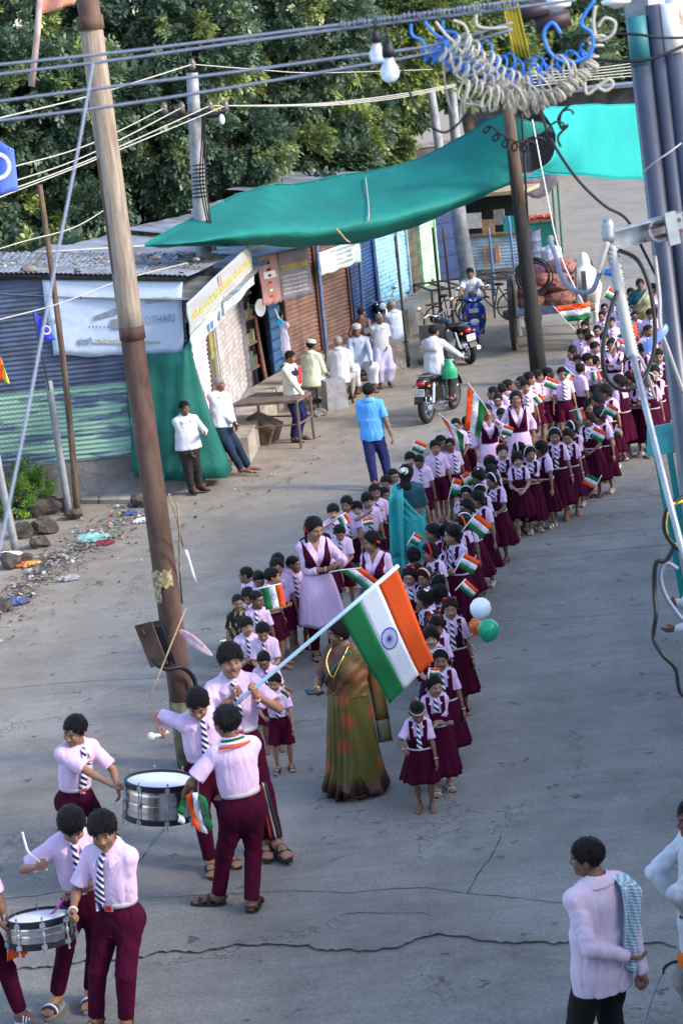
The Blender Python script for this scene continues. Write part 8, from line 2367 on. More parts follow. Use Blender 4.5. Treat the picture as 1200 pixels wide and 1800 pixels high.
KIDSL=[(446,1037,'b',4,0,'small boy in profile with forehead ash right of the camouflage shirt boy',1.12,(),None),(437,1027,'b',5,-25,'boy whose hair shows behind the boy in profile',1.08,(),None),(434,995,'b',6,-60,'boy in back of the front cluster looking away left',1.08,(),None),(450,998,'b',9,25,'boy with shaven temples looking down right in the front cluster',1.12,(),None),(473,997,'b',2,65,'boy turned right holding a flag with green edge leftmost',1.15,(),None),(484,979,'b',0,4,'boy facing the camera with whole shorts visible left of the tall kurta girl',1.18,(),None),(490,966,'b',9,-15,'boy half hidden behind the boy facing the camera left of the tall girl',1.2,(),None),(510,976,'b',4,20,'boy close against the tall kurta girl on her left',1.12,(),None),(430,1083,'b',8,6,'frowning boy with forehead ash and striped tie behind the tallest boy',1.10,(),None),(460,1088,'b',5,-6,'broad small boy with neat fringe behind the flag pole',1.12,(),None),(463,1138,'b',9,0,'boy looking down just under the flag pole',1.06,(),None),(481,1180,'b',7,-2,'frontmost little boy with tie and sandals left of the teacher',.99,(),None),(570,936,'b',0,10,'boy half hidden behind the shoulder of the tall kurta girl',1.05,(),None),(584,884,'b',3,-8,'boy with raised hand and forehead ash above the tall kurta girl shoulder',1.15,(),None),(608,869,'b',7,-10,'boy with thick fringe second behind the tall kurta girl',1.2,(),None),(595,918,'b',5,-6,'boy looking down with white handkerchief right of the tall kurta girl',1.1,(),None),(626,880,'b',8,-20,'narrow faced child squeezed behind the fringe boy',1.1,(),None),(643,864,'b',3,8,'frowning boy touching his shoulder with tricolour wristband',1.18,(),{'L':'tri'}),(657,849,'b',0,6,'fair boy with striped tie left of the teal saree woman',1.2,(),None),(673,855,'b',2,-4,'small boy peeping between the fair boy and the teal saree',1.12,(),None),(677,833,'b',7,-2,'boy with thick hair close to the teal saree woman',1.2,(),None),(688,822,'b',4,-30,'boy hidden behind the thick haired boy by the teal saree',1.2,(),None),(719,793,'b',3,-4,'smiling fair boy behind the white flowers of the teal woman',1.12,(),None),(737,795,'b',9,-14,'boy next to the smiling fair boy behind the teal woman',1.12,(),None),(763,772,'b',0,2,'boy with long striped tie and rosette right of the teal woman',1.2,(),None),(772,764,'b',2,0,'boy standing behind the boy with the rosette',1.22,(),None),(790,768,'b',6,25,'boy behind the slanting flag near the motorcycle',1.18,(),None),(800,733,'b',1,10,'boy whose hair shows between the two medium flags',1.18,(),None),(816,728,'b',9,20,'boy hidden behind the upright medium flag',1.18,(),None),(867,678,'b',6,-50,'leftmost boy of the group behind the singing girl',1.2,(),None),(874,690,'b',1,8,'boy looking left behind the singing tall girl',1.2,(),None),(881,673,'b',4,120,'boy turned away behind the singing girl left shoulder',1.2,(),None),(889,666,'b',6,140,'taller boy turned away left of the dark post foot',1.22,(),None),(878,714,'b',5,0,'small face directly left of the singing girl',1.1,(),None),(921,667,'b',0,4,'boy with tie standing right beside the singing tall girl',1.22,(),None),(926,653,'b',2,60,'boy in profile holding a small flag behind the tie boy',1.25,(),None),(916,660,'b',6,-20,'boy whose head shows just behind the tie boy',1.22,(),None),(940,649,'b',2,70,'boy near the dark post turned right with folded arms',1.25,(),None),(959,645,'b',4,40,'boy holding an orange topped flag at the dark post foot',1.25,(),None),(986,644,'b',0,0,'slim boy in maroon shorts standing apart right of the dark post',1.25,(),None),(1018,637,'b',4,110,'boy seen from behind in a white looking shirt right of the slim boy',1.25,(),None),(1013,622,'b',0,-4,'boy in the far pack just above the boy seen from behind',1.22,(),None),(1006,611,'b',6,-20,'leftmost boy at the edge of the far pack',1.2,(),None),(1006,603,'b',9,-10,'boy behind the leftmost boy of the far pack',1.2,(),None),(1030,620,'b',8,45,'boy in profile with round badge in the far pack',1.25,(),None),(1042,624,'b',2,95,'boy turned right with flag inside the far pack',1.2,(),None),(1033,586,'b',2,20,'boy with messy hair leaning over the far pack',1.2,(),None),(1049,570,'b',6,25,'dark faced boy in the middle of the far pack',1.25,(),None),(1027,562,'b',0,-30,'boy raising a waving flag toward the ox cart',1.22,(),None),(1031,574,'b',9,-10,'boy below the flag waving boy by the cart',1.15,(),None),(1057,545,'b',1,-2,'boy in pink under the cart wheel',1.2,(),None),(1061,532,'b',6,30,'boy right beside the far cart wheel',1.2,(),None),(1072,556,'b',0,0,'boy with badge and tie inside the black cable loop',1.2,(),None),(1088,541,'b',7,8,'boy behind the silver stay grip',1.2,(),None),(1085,527,'b',4,-10,'farthest boy left of the silver stay grip',1.2,(),None),(1107,505,'b',0,-15,'boy left of the yellow-green saree woman',1.25,(),None),(1146,497,'b',3,0,'child right behind the yellow-green saree woman',1.25,(),None),(1157,495,'b',1,10,'rightmost far child beside the grey pipes',1.28,(),None),(1018,575,'b',5,-10,'boy in the middle of the gap behind the flag waving boy',1.15,(),None),(1043,600,'b',8,15,'boy left of the folded arms girl in the far pack',1.2,(),None),(1060,583,'b',3,-5,'boy directly above the folded arms girl',1.2,(),None),(1096,570,'b',7,0,'child behind the folded tricolour by the silver grip',1.2,(),None),(1115,545,'b',1,5,'child in front of the yellow-green saree woman',1.15,(),None),(1076,512,'b',0,-10,'farthest child left of the silver stay grip top',1.2,(),None),(1140,540,'b',5,-6,'child at the right elbow of the yellow-green saree woman',1.2,(),None),(1135,570,'b',4,0,'child below the yellow-green saree woman beside the rope',1.25,(),None),(1168,520,'b',2,0,'far child peeping out beside the grey pipes',1.25,(),None),(1172,560,'b',8,-6,'child squeezed between rope and grey pipes',1.3,(),None),(730,1227,'g',6,-6,'smallest girl leading the right row with tricolour band round her head',1.04,('wrap',),{'R':'tri','L':'tri'}),(759,1184,'g',2,2,'second girl of the right row with short hair and folded hands',1.10,(),{'L':'tri'}),(772,1137,'g',0,-4,'girl with beaded hairband behind a small flag near the big flag corner',1.16,('white',),{'L':'tri'}),(755,1099,'g',7,-8,'girl with ash lines and beaded band beside the big flag',1.18,('orange',),{'L':'tri'}),(759,1080,'g',4,-6,'girl with two red flowers on top of her head',1.22,('topred','white'),None),(764,1072,'g',8,-42,'girl in tricolour hairband turned left in front of the balloons',1.22,('tri',),None),(789,1048,'g',0,-4,'girl with red side flower holding the balloons',1.22,('topred','ribbonR'),{'L':'tri'}),(748,1033,'g',5,-70,'girl seen from behind with white hair flower by the big flag',1.2,('topwhite',),None),(773,1026,'g',5,-90,'girl whose dark hair shows left of the red flower girl',1.2,(),None),(764,1003,'g',9,-15,'girl with tiny mixed flowers on her hairband',1.2,('white','mixed'),None),(717,992,'g',3,-2,'girl peeping out at the big flag upper edge',1.18,('topred',),None),(747,995,'g',1,-14,'girl with tricolour hairband behind the peeping girl',1.16,('tri',),None),(728,986,'g',9,-20,'girl with a pair of red hair flowers before the teal saree',1.18,('topred',),None),(725,961,'g',11,140,'girl with round black hair seen from behind below the teal saree',1.16,(),None),(757,952,'g',5,-30,'girl in red hairband looking left',1.2,('red',),None),(762,918,'g',5,-28,'short haired girl in profile by the teal saree',1.22,(),None),(783,918,'g',11,100,'short haired girl turned away in the inner row',1.2,(),None),(787,942,'g',4,-22,'small girl in white and green hairband in the inner row',1.14,('tri',),None),(798,920,'g',8,-52,'big girl in profile with long skirt outside the row',1.32,(),{'L':'white','R':'orange'}if False else{'L':'white'}),(813,905,'g',11,-120,'girl with orange hairband looking away',1.2,('orange',),None),(813,892,'g',6,-10,'girl with white hairband behind the orange hairband girl',1.2,('white',),None),(822,874,'g',1,-30,'short haired girl behind the white hairband girl',1.22,(),None),(817,850,'g',3,0,'round faced child with white band at the inner edge',1.14,('white',),None),(840,861,'g',5,-30,'girl with braces strap turned left in the middle of the row',1.22,(),None),(840,843,'g',6,-8,'girl looking down with white and red hairband',1.18,('white',),None),(843,819,'g',9,-80,'girl with orange and green hair clips',1.18,('mixed',),None),(867,828,'g',1,-30,'girl in white hairband holding her hands out in front',1.2,('white',),{'L':'white'}),(861,812,'g',6,-12,'girl with fringe looking down before the tall vest girl',1.14,(),None),(857,798,'g',9,-16,'girl with pink flowers at the foot of the upright flag',1.15,('topred',),None),(880,778,'g',2,-14,'girl with orange hairband and folded arms under the singing girl',1.24,('orange',),{'L':'yellow'}),(907,793,'g',7,-2,'smiling smaller girl with a pink flower clip',1.16,('toprL',),{'L':'white'}),(912,776,'g',11,-150,'girl in white band seen from behind',1.22,('white',),None),(928,782,'g',2,-6,'girl with wristbands beside the smiling smaller girl',1.2,('white',),{'R':'tri'}),(952,773,'g',5,-60,'girl with shoulder length hair turned left in profile',1.22,('toprR',),None),(973,750,'g',0,-8,'tall slim girl in white hairband with tricolour sash',1.32,('white','ribbons'),{'L':'white'}),(995,751,'g',3,-4,'girl with red ribbons on both sides and white shoes',1.25,('ribbons',),{'L':'white'}),(1005,738,'g',8,-30,'girl with white hairband and hand on her hip',1.24,('white',),{'L':'white'}),(1034,720,'g',1,-24,'girl with white clip holding a flag beside the outer row',1.28,('toprL',),None),(1055,718,'g',5,-40,'girl with red and green ribbons partly hidden by the flag girl',1.24,('ribbonR',),None),(1048,708,'g',9,-10,'child whose hair with red flower shows between two flags',1.2,('topred',),None),(1052,690,'g',5,-34,'taller girl with earrings looking left',1.32,(),None),(1046,675,'g',11,170,'girl with dark hair seen from behind near the cable loop',1.28,(),None),(1052,682,'g',9,-60,'girl with hair clip beside the girl seen from behind',1.26,(),None),(1034,700,'g',7,-2,'small face peeping left of the earring girl',1.12,(),None),(1066,674,'g',5,-36,'girl in profile with long skirt below the cable loop',1.32,(),None),(1088,657,'g',11,-140,'girl with round hair seen from behind inside the cable loop',1.36,(),None),(1108,650,'g',8,-40,'girl with blue and white hair clips behind the silver rod',1.36,('toprL',),{'L':'white'}),(1138,651,'g',3,-8,'girl in thin white hairband right of the silver rod',1.36,('white',),None),(1148,640,'g',2,-30,'girl behind the thin white hairband girl',1.36,(),None),(1155,612,'g',0,-6,'big girl standing right by the grey pipes with dark skirt to the ankles',1.42,(),{'L':'white'}),(1112,607,'g',1,-12,'girl behind the orange and green flags',1.34,('topred',),None),(1128,600,'g',9,-40,'girl with orange hair clips behind the silver grip',1.34,('orange',),None),(1190,600,'g',11,170,'girl half hidden by the grey pipes at the right edge',1.42,(),None),]
for(px,py,kd,var,fc,lab,h,bands,wr)in KIDSL:kid(px,py,kd,var,fc,lab,h,bands,wr)
custom(416,1041,1.10,8,'little boy in black and tan camouflage shirt at the left of the row','boy',sex='m',c=.8,top='untucked',topm=M_CAMO,collar=True,sleeve='short',bottom='shorts',botm=M_CHAR,hair='crop',skin='brown',head=(0,4,0))
# ---- men
def man(px,py,H,rz,label,**k):
 d=dict(sex='m',c=0,top='untucked',topm=M_WHITE,sleeve='long',bottom='trousers',botm=M_CHAR,hair='boy',skin='dark',shoes='sandal',waist=.05,hem=-.09);d.update(k)
 cat_=d.pop('cat_','man')
 return custom(px,py,H,rz,label,cat_,**d)
man(321,703,1.56,22,'stout man in white shirt standing before the green net with arms down',stout=1.16,hands={'R':(337,800,-.12),'L':(360,762,-.1)},head=(14,4,0),feet={'R':(338,868,10),'L':(352,865,30)},hem=.0)
man(378,662,1.68,42,'older man in white shirt and dark blue trousers leaning back on the table',stout=1.05,botm=M_DENIM,hands={'R':(408,742,-.1),'L':(414,748,0)},head=(28,2,0),lean=(-8,10,0),feet={'R':(428,836,30),'L':(440,832,45)},hair='old',hairm=M_GREYH,shoes=None,hem=-.01)
ms,mt,ml=man(505,615,1.62,62,'man in cream shirt and navy trousers with scarf standing at the iron table',topm=M_CREAM,botm=M_NAVY,hands={'R':(532,694,-.25),'L':(522,700,.1)},head=(12,10,0),hem=-.05)
mb=MB();T_=mt['T']
for k in range(1):
 rows=[]
 for i in range(21):
  a_=2*math.pi*i/20;rows.append([T_((.052+.02*j)*math.cos(a_),.004+(.055+.02*j)*math.sin(a_),.345-.02*j-.03*max(0,-math.sin(a_))*(1+j))for j in(0,1,2)])
 mb.sheet(rows,0,thick=-.008)
g=[[T_(.035+.03*i,-.10,.30-.035*j)for j in range(6)]for i in(-1,0,1)];mb.sheet(g,1,thick=.006)
sf=thing('neck_scarf','navy neck scarf with red edge on the man at the iron table','scarf',ms.location);sf.rotation_euler=ms.rotation_euler;mb.obj('scarf_cloth',[M_NAVY,M_RED],sf,smooth=True)
man(487,543,1.66,150,'man in lavender shirt and trousers leaning into the dark store front',topm=M_LAV,botm=M_LAV,sleeve='short',hands={'R':(490,600,.3),'L':(476,610,.3)},head=(-10,8,0))
pj=thing('plastic_jug','blue plastic mug hanging beside the man in lavender','mug',aty(491,566,37.5));mb=MB();mb.lathe([(0,-.07),(.06,-.07),(.075,.06),(.065,.06),(.055,-.05),(0,-.05)],n=16,axis='Y');mb.obj('cup',[mat('plastic_cyan',(.02,.30,.62),.35)],pj);mb=MB();mb.tube([(0,0,.05),(-.03,0,.15),(-.06,0,.26)],.018,6);mb.obj('handle',[M_FWHITE],pj)
SEAT=dict(hipz=.285,feet={'R':(-.07,-.20,-5),'L':(.08,-.18,8)},hands={'R':(-.09,-.20,.34),'L':(.10,-.19,.33)},knee={'R':(-.3,-1,.4),'L':(.3,-1,.4)})
def seated(px,py,H,rz,label,sit=1.30,**k):
 """sit = height of the head top above ground"""
 d=dict(sex='m',c=0,top='untucked',topm=M_WHITE,sleeve='long',bottom='trousers',botm=M_CHAR,hair='boy',skin='dark',shoes='sandal',waist=.06,hem=-.06)
 d.update(SEAT);d.update(k);d['H']=H
 loc=place_at(px,py,sit);tp=build_person(d);root=place_person(tp,loc,R(rz),label,'man','men sitting in front of the shops');return root,tp,loc
def stool(p,rz,lab,h=.42,w=.42):
 r_=thing('stool',lab,'stool',(p.x,p.y,0),rz)
 mb=MB();mb.box((0,.0,h-.025),(w,w,.05));mb.obj('seat',[M_WOOD],r_,smooth=False)
 for x in(-1,1):
  for y in(-1,1):mb=MB();mb.tube([(x*w*.46,y*w*.46,0),(x*w*.42,y*w*.42,h-.05)],.018,6);mb.obj('leg',[M_DSTEEL],r_,smooth=True)
s_,t_,l_=seated(540,596,1.66,150,'seated man in pale green shirt and white cap with his back turned',topm=M_PALEGREEN,botm=M_WHITE,cap=True,head=(-24,4,0),lean=(8,0,0));
tag(s_,None);bpy.context.view_layer.update()
for c in s_.children:
 if c.name.startswith('trousers'):c.name='dhoti'
stool(l_,R(150),'low wooden stool under the man in pale green',.40)
s_,t_,l_=seated(590,590,1.66,168,'seated grey haired man in white shirt beside the blue post',botm=M_GREYC,hair='old',hairm=M_GREYH,head=(-20,6,0),lean=(10,0,0));stool(l_,0,'low stool under the grey haired man',.40)
s_,t_,l_=seated(626,571,1.70,6,'seated old man in white cap and pale blue shirt facing the street',topm=M_PALEB,bottom='dhoti',botm=M_WHITE,cap=True,hair='old',hairm=M_GREYH,head=(-8,0,0),hands={'R':(-.12,-.16,.22),'L':(.10,-.24,.36)},elbow={'R':(-.8,.6,-.4),'L':(.9,.5,-.3)},feet={'R':(-.08,-.16,-5),'L':(.10,-.22,10)})
mb=MB();c_=t_['MH']@Vector((0,-.36,-.19));mb.tube([c_+Vector((-.03,.015,-.006)),c_,c_+Vector((.03,.015,-.006))],[.005,.009,.005],6);mb.obj('moustache',[mat('hair_white',(.6,.58,.56),.9)],s_,smooth=True)
stool(l_,0,'wooden stool under the old man in white cap',.44)
man(664,549,1.50,12,'old man in loose white shirt and lavender lungi standing by the blue post',bottom='lungi',botm=M_LAV,sleeve='short',hair='crop',hairm=M_GREYH,stout=.92,head=(30,6,0),hands={'R':(640,600,0),'L':(680,610,-.05)},shoes=None)
man(632,539,1.52,160,'bare backed dark man standing behind the blue post',top=None,topm=M_WHITE,bottom='trousers',botm=M_NAVY,hair='crop',head=(-30,6,0),collar=False,hands={'R':(648,590,.05),'L':(622,600,.1)},shoes=None)
s_,t_,l_=seated(690,528,1.70,205,'seated man in white shirt and navy trousers on a block by the thin post',topm=M_PALEB,botm=M_NAVY,hair='old',hairm=M_GREYH,head=(40,4,0),lean=(4,0,0));stool(l_,.2,'dark block stool under the man in navy trousers',.42)
man(645,672,1.62,170,'teenage boy in sky blue shirt and navy trousers walking away',cat_='boy',c=.25,topm=M_SKY,sleeve='short',botm=M_NAVY,hands={'R':(690,772,-.1),'L':(640,775,.05)},head=(-8,0,0),skin='brown',feet={'R':(684,856,-10),'L':(660,862,0)},hem=-.05,hi=True)
FM,tFM,lFM=man(1038,1470,1.76,-146,'man in pale pink shirt seen from behind with checked towel on his shoulder',topm=M_PALEPINK,botm=M_BLACKC,hi=True,head=(38,6,0),stout=1.02,hands={'L':(1100,1680,-.14),'R':(1138,1745,-.12)},elbow={'L':(.9,.3,-.5),'R':(-.6,.8,-.2)},hem=-.07,grip={'R':'grip','L':'relaxed'})
M_TOWEL=mat('towel_check',(.28,.44,.56),.95,col2=(.55,.62,.68),nscale=3,bump=.9,bscale=80)
def towel_mat():
 m=bpy.data.materials.new('towel_stripes');m.use_nodes=True;nt=m.node_tree;N=nt.nodes;L=nt.links;b=N['Principled BSDF'];b.inputs['Roughness'].default_value=.95
 tc=N.new('ShaderNodeTexCoord');w=N.new('ShaderNodeTexWave');w.inputs['Scale'].default_value=13;w.inputs['Distortion'].default_value=.6;L.new(tc.outputs['Object'],w.inputs[0])
 w2=N.new('ShaderNodeTexWave');w2.bands_direction='Z';w2.inputs['Scale'].default_value=16;w2.inputs['Distortion'].default_value=.6;L.new(tc.outputs['Object'],w2.inputs[0])
 r=N.new('ShaderNodeValToRGB');r.color_ramp.elements[0].color=(.12,.34,.42,1);r.color_ramp.elements[1].color=(.42,.52,.62,1);r.color_ramp.elements[0].position=.25;r.color_ramp.elements[1].position=.45;L.new(w.outputs['Fac'],r.inputs[0])
 mx=N.new('ShaderNodeMix');mx.data_type='RGBA';mx.inputs[0].default_value=.3;L.new(r.outputs[0],mx.inputs[6]);L.new(w2.outputs['Color'],mx.inputs[7]);L.new(mx.outputs[2],b.inputs['Base Color'])
 n=N.new('ShaderNodeTexNoise');n.inputs['Scale'].default_value=40;L.new(tc.outputs['Object'],n.inputs['Vector']);bp=N.new('ShaderNodeBump');bp.inputs['Strength'].default_value=.7;bp.inputs['Distance'].default_value=.01;L.new(n.outputs['Fac'],bp.inputs['Height']);L.new(bp.outputs[0],b.inputs['Normal']);return m
tw=thing('towel','blue and teal striped towel over the shoulder of the pink shirted man','towel',FM.location);tw.rotation_euler=FM.rotation_euler;T_=tFM['T'];g=[]
for j in range(20):
 t=j/19;row=[]
 for i in range(10):
  s_=i/9;x=-.045-.085*s_
  if t<.22:y=-.09+.16*(t/.22);z=.352-.030*s_-.05*abs(t/.22-.6)
  else:
   u_=(t-.22)/.78;y=.085+.022*math.sin(8*s_+3*u_)+.018*u_;z=.335-.03*s_-.30*u_-.02*s_*u_;x=-.04-(.085-.02*u_)*s_+.03*u_
  row.append(T_(x,y,z))
 g.append(row)
mb=MB();mb.sheet(g,0,thick=-.006);mb.obj('towel_cloth',[towel_mat()],tw,smooth=True)
man(1222,1398,1.78,-78,'man in white shirt with folded arms cut by the right edge',hi=True,topm=M_WHITE,botm=M_GREYC,hands={'L':(1206,1602,-.10),'R':(1196,1590,.1)},elbow={'L':(.3,-1,-.35),'R':(-.3,-1,-.3)},head=(6,4,0),hem=-.10)
man(1232,985,1.62,-60,'person in white at the right edge behind the hanging black cable',topm=M_WHITE,botm=M_GREYC,hands={'L':(1186,1105,-.2),'R':(1186,1060,-.3)},head=(0,4,0))
ht=thing('microphone_stand','orange handled device on a thin grey rod at the lower right edge','device',aty(1160,1740,lFM.y-.3));Yh=lFM.y-.25
mb=MB();mb.tube([aty(1128,1805,Yh),aty(1150,1740,Yh),aty(1165,1705,Yh)],.009,8);o1_=mb.obj('rod',[M_STEEL],None);mb=MB();mb.tube(curve([aty(1163,1712,Yh),aty(1168,1700,Yh),aty(1180,1692,Yh),aty(1192,1690,Yh)],4),.010,8);o2_=mb.obj('neck',[M_CABLEK],None);mb=MB();mb.box(aty(1204,1688,Yh),(.09,.06,.07),0,Euler((0,.4,.3)).to_matrix());own(ht,[o1_,o2_,mb.obj('handle',[mat('plastic_orange',(.62,.14,.02),.5)],None)])
# ---- flags in the children's hands
def px_flag(label,q,depth_at,stick=None,chakra=True,wav=.012,name='hand_flag'):
 """q: pixels hoist-top(saffron), fly-top, fly-bottom, hoist-bottom(green); depth_at: world Y"""
 return make_flag(label,[aty(*p,depth_at)for p in q],[aty(*p,depth_at)for p in stick]if stick else None,.006,wav,8,2,name,chakra,'small paper tricolour flags' if name=='hand_flag' else None,spokes=False)
def rect(cx,cy,w_,h_,ang):
 """saffron edge up when ang=0; hoist at left"""
 c,s=math.cos(R(ang)),math.sin(R(ang));return[(cx+x*c-y*s,cy+x*s+y*c)for x,y in((-w_/2,-h_/2),(w_/2,-h_/2),(w_/2,h_/2),(-w_/2,h_/2))]
def hold(cx,cy,w_,h_,ang,Y,label,chakra=True,slen=.45):
 q=rect(cx,cy,w_*.86,h_*.86,ang);a_,b_=q[0],q[3];e=(a_[0]+(b_[0]-a_[0])*(1+slen),a_[1]+(b_[1]-a_[1])*(1+slen))
 return px_flag(label,q,Y,stick=(a_,b_,e),chakra=chakra)
hold(481,1049,46,42,78,18.4,'small tricolour held sideways by the boy left of the tall kurta girl')
hold(736,786,26,22,22,26.2,'small tricolour raised beside the smiling fair boy')
hold(604,913,20,22,60,21.4,'small tricolour tip before the fringe boy chest',False);hold(646,917,22,14,-10,21.6,'small folded tricolour held by the frowning boy',False)
hold(731,948,20,22,30,21.2,'small tricolour before the teal saree');hold(842,924,42,34,38,20.6,'tricolour with blue wheel held outward by the big girl in profile')
hold(823,991,36,32,28,19.0,'tricolour held out behind the white balloon');hold(823,1035,36,22,42,17.9,'partly folded tricolour over the white balloon')
hold(763,1181,22,16,4,15.9,'little tricolour on the chest of the second girl',False);hold(1038,846,28,22,206,22.6,'upside down tricolour held low by the braced girl');hold(1050,764,30,24,26,24.3,'tricolour held by the girl with the white clip')
hold(1073,722,26,22,30,25.3,'tricolour standing out above the flag girl',True);hold(968,674,28,20,20,29.2,'orange topped tricolour at the dark post foot');hold(946,701,18,18,50,29.2,'small tricolour behind the tie boy shoulder',False)
hold(1018,728,22,20,75,25.6,'little tricolour over the white hairband girl',False);hold(891,757,22,20,18,26.6,'small tricolour at the singing girl left side',False);hold(1073,517,20,24,30,37,'tricolour held up near the white ox',False)
hold(1046,661,20,16,80,29,'small tricolour in the far pack',False);hold(1171,626,14,16,35,29.5,'small tricolour by the grey pipes',False);hold(1000,660,14,20,130,29.5,'half seen tricolour left of the boy in white',False);hold(801,856,18,34,14,24.4,'small tricolour with orange top at the inner edge',False)
hold(822,842,16,30,-35,24.6,'orange paper flag behind the girls',False);hold(503,1216,22,16,40,16.7,'tiny tricolour at the arm of the frontmost little boy',False);hold(394,1131,12,10,80,17.6,'tip of a tricolour behind the tallest boy head',False)
hold(1085,756,12,22,20,24.3,'narrow tricolour by the hand of the flag girl',False);hold(808,886,14,20,28,23.6,'small tricolour folded at the inner edge below the white band child',False)
Ym=lK4.y-.3
px_flag('upright medium tricolour held by the vest girl with raised hand',[(823,678),(814,752),(838,770),(856,712)][:0]or[(822,676),(816,752),(843,772),(852,712)],Ym,stick=((822,673),(852,714),(866,738)),wav=.05,name='stick_flag')
px_flag('slanting medium tricolour in front of the motorcycle',[(772,729),(803,780),(813,806),(815,764)],Ym-.8,stick=((770,726),(817,766),(828,778)),wav=.05,name='stick_flag')
Yk=lK1.y-.32
px_flag('tricolour flag held low by the tall girl in pink kurta',[(632,999),(660,1030),(650,1052),(590,1003)][:0]or[(638,999),(668,1024),(646,1040),(596,1002)],Yk-.2,stick=((578,1006),(598,1002),(636,998)),wav=.02,name='stick_flag')
Yf=at(1012,600).y
px_flag('waving medium tricolour held toward the ox cart',[(972,540),(1036,530),(1038,560),(996,566)],33.5,stick=((972,538),(996,566),(1010,580)),wav=.06,name='stick_flag')
px_flag('medium tricolour folded behind the silver stay grip',[(1116,566),(1123,598),(1110,596),(1082,592)],31.5,stick=((1118,600),(1146,608)),wav=.03,name='stick_flag')
px_flag('medium tricolour below the folded one inside the cable loop',[(1083,596),(1120,602),(1112,622),(1102,622)],31.0,stick=((1083,594),(1070,625)),wav=.03,name='stick_flag')
for px,py,r_,m_,lab,Yb in((844,1069,.105,mat('balloon_white',(.78,.82,.90),.25,spec=.5),'white balloon floating above the green balloon',18.0),(858,1107,.107,mat('balloon_green',(.015,.36,.17),.22,spec=.5),'shiny green balloon at the outer side of the girls row',17.8),(838,1100,.085,mat('balloon_orange',(.80,.16,.02),.25,spec=.5),'orange balloon half hidden behind the white and green ones',18.25)):
 c_=aty(px,py,Yb);bl_=thing('balloon',lab,'balloon',c_,0,'balloons held by the girl')
 mb=MB();mb.lathe([(0,r_),(r_*.4,r_*.92),(r_*.75,r_*.68),(r_*.97,r_*.22),(r_,-.05*r_),(r_*.9,-r_*.45),(r_*.62,-r_*.82),(r_*.3,-r_*1.05),(r_*.06,-r_*1.16),(0,-r_*1.16)],n=28);mb.obj('skin',[m_],bl_,smooth=True);mb=MB();mb.cyl((0,0,-r_*1.14),(0,0,-r_*1.24),r_*.05,r_*.13,8);mb.obj('knot',[m_],bl_)
 mb=MB();mb.tube([(0,0,-r_*1.2),(-.1,.05,-.2),(aty(806,1090,18.2)-c_)],.0015,4);mb.obj('string',[M_FWHITE],bl_)
 bl_.rotation_euler=(R(-18),R(14),0)
# ================================================================== motorcycles, scooter, ox cart
M_TYRE=mat('tyre_black',(.016,.016,.018),rough=.85,bump=.3,bscale=80)
M_CHR=mat('chrome',(.62,.62,.64),rough=.2,metal=1.0)
M_BLKP=mat('black_gloss_paint',(.012,.012,.016),rough=.2,coat=.6)
M_TAIL=mat('tail_light_red',(.42,.008,.02),rough=.2,spec=.6)
M_PLATE=mat('plate_white',(.72,.72,.72),rough=.5)
M_INK=mat('plate_ink',(.01,.01,.02),rough=.6)
def wheel(root,y,r_,w_,spokes=5,name='wheel',rimw=.7):
 wl=link(name,None,root)if False else None
 mb=MB();mb.torus((0,y,r_),r_-w_/2,w_/2,axis='X',n=36,m=10);wl=mb.obj(name,[M_TYRE],root,smooth=True)
 mb=MB();mb.lathe([(r_-w_*1.05,-w_*.35),(r_-w_*.8,-w_*.38),(r_-w_*.8,w_*.38),(r_-w_*1.05,w_*.35),(r_-w_*1.05,-w_*.35)],c=(0,y,r_),n=32,axis='X');mb.obj('rim',[M_CHR],wl,smooth='auto')
 for k in range(spokes):
  a_=2*math.pi*k/spokes;mb=MB();mb.tube([(0,y+.05*math.sin(a_),r_+.05*math.cos(a_)),(0,y+(r_-w_)*math.sin(a_),r_+(r_-w_)*math.cos(a_))],[.022,.014],6);mb.obj('spoke',[M_CHR],wl,smooth=True)
 mb=MB();mb.lathe([(0,-.06),(.055,-.06),(.06,0),(.055,.06),(0,.06)],c=(0,y,r_),n=14,axis='X');mb.obj('hub',[M_CHR],wl,smooth='auto')
 return wl
def plate(root,c,w_,h_,lines,rx=0.0,back=True):
 mb=MB();mb.box((0,0,0),(w_,.008,h_));Mx=Matrix.Translation(c)@Euler((rx,0,0 if not back else math.pi)).to_matrix().to_4x4()
 p=mb.obj('number_plate',[M_PLATE],root,smooth=False,mw=Mx)
 for i,t in enumerate(lines):
  lettering(t,h_*.46,M_INK,p,Matrix.Translation((0,-.006,h_*(.22-.44*i)if len(lines)>1 else 0))@Euler((R(90),0,0)).to_matrix().to_4x4(),width=w_*.86,depth=.0006)
 return p
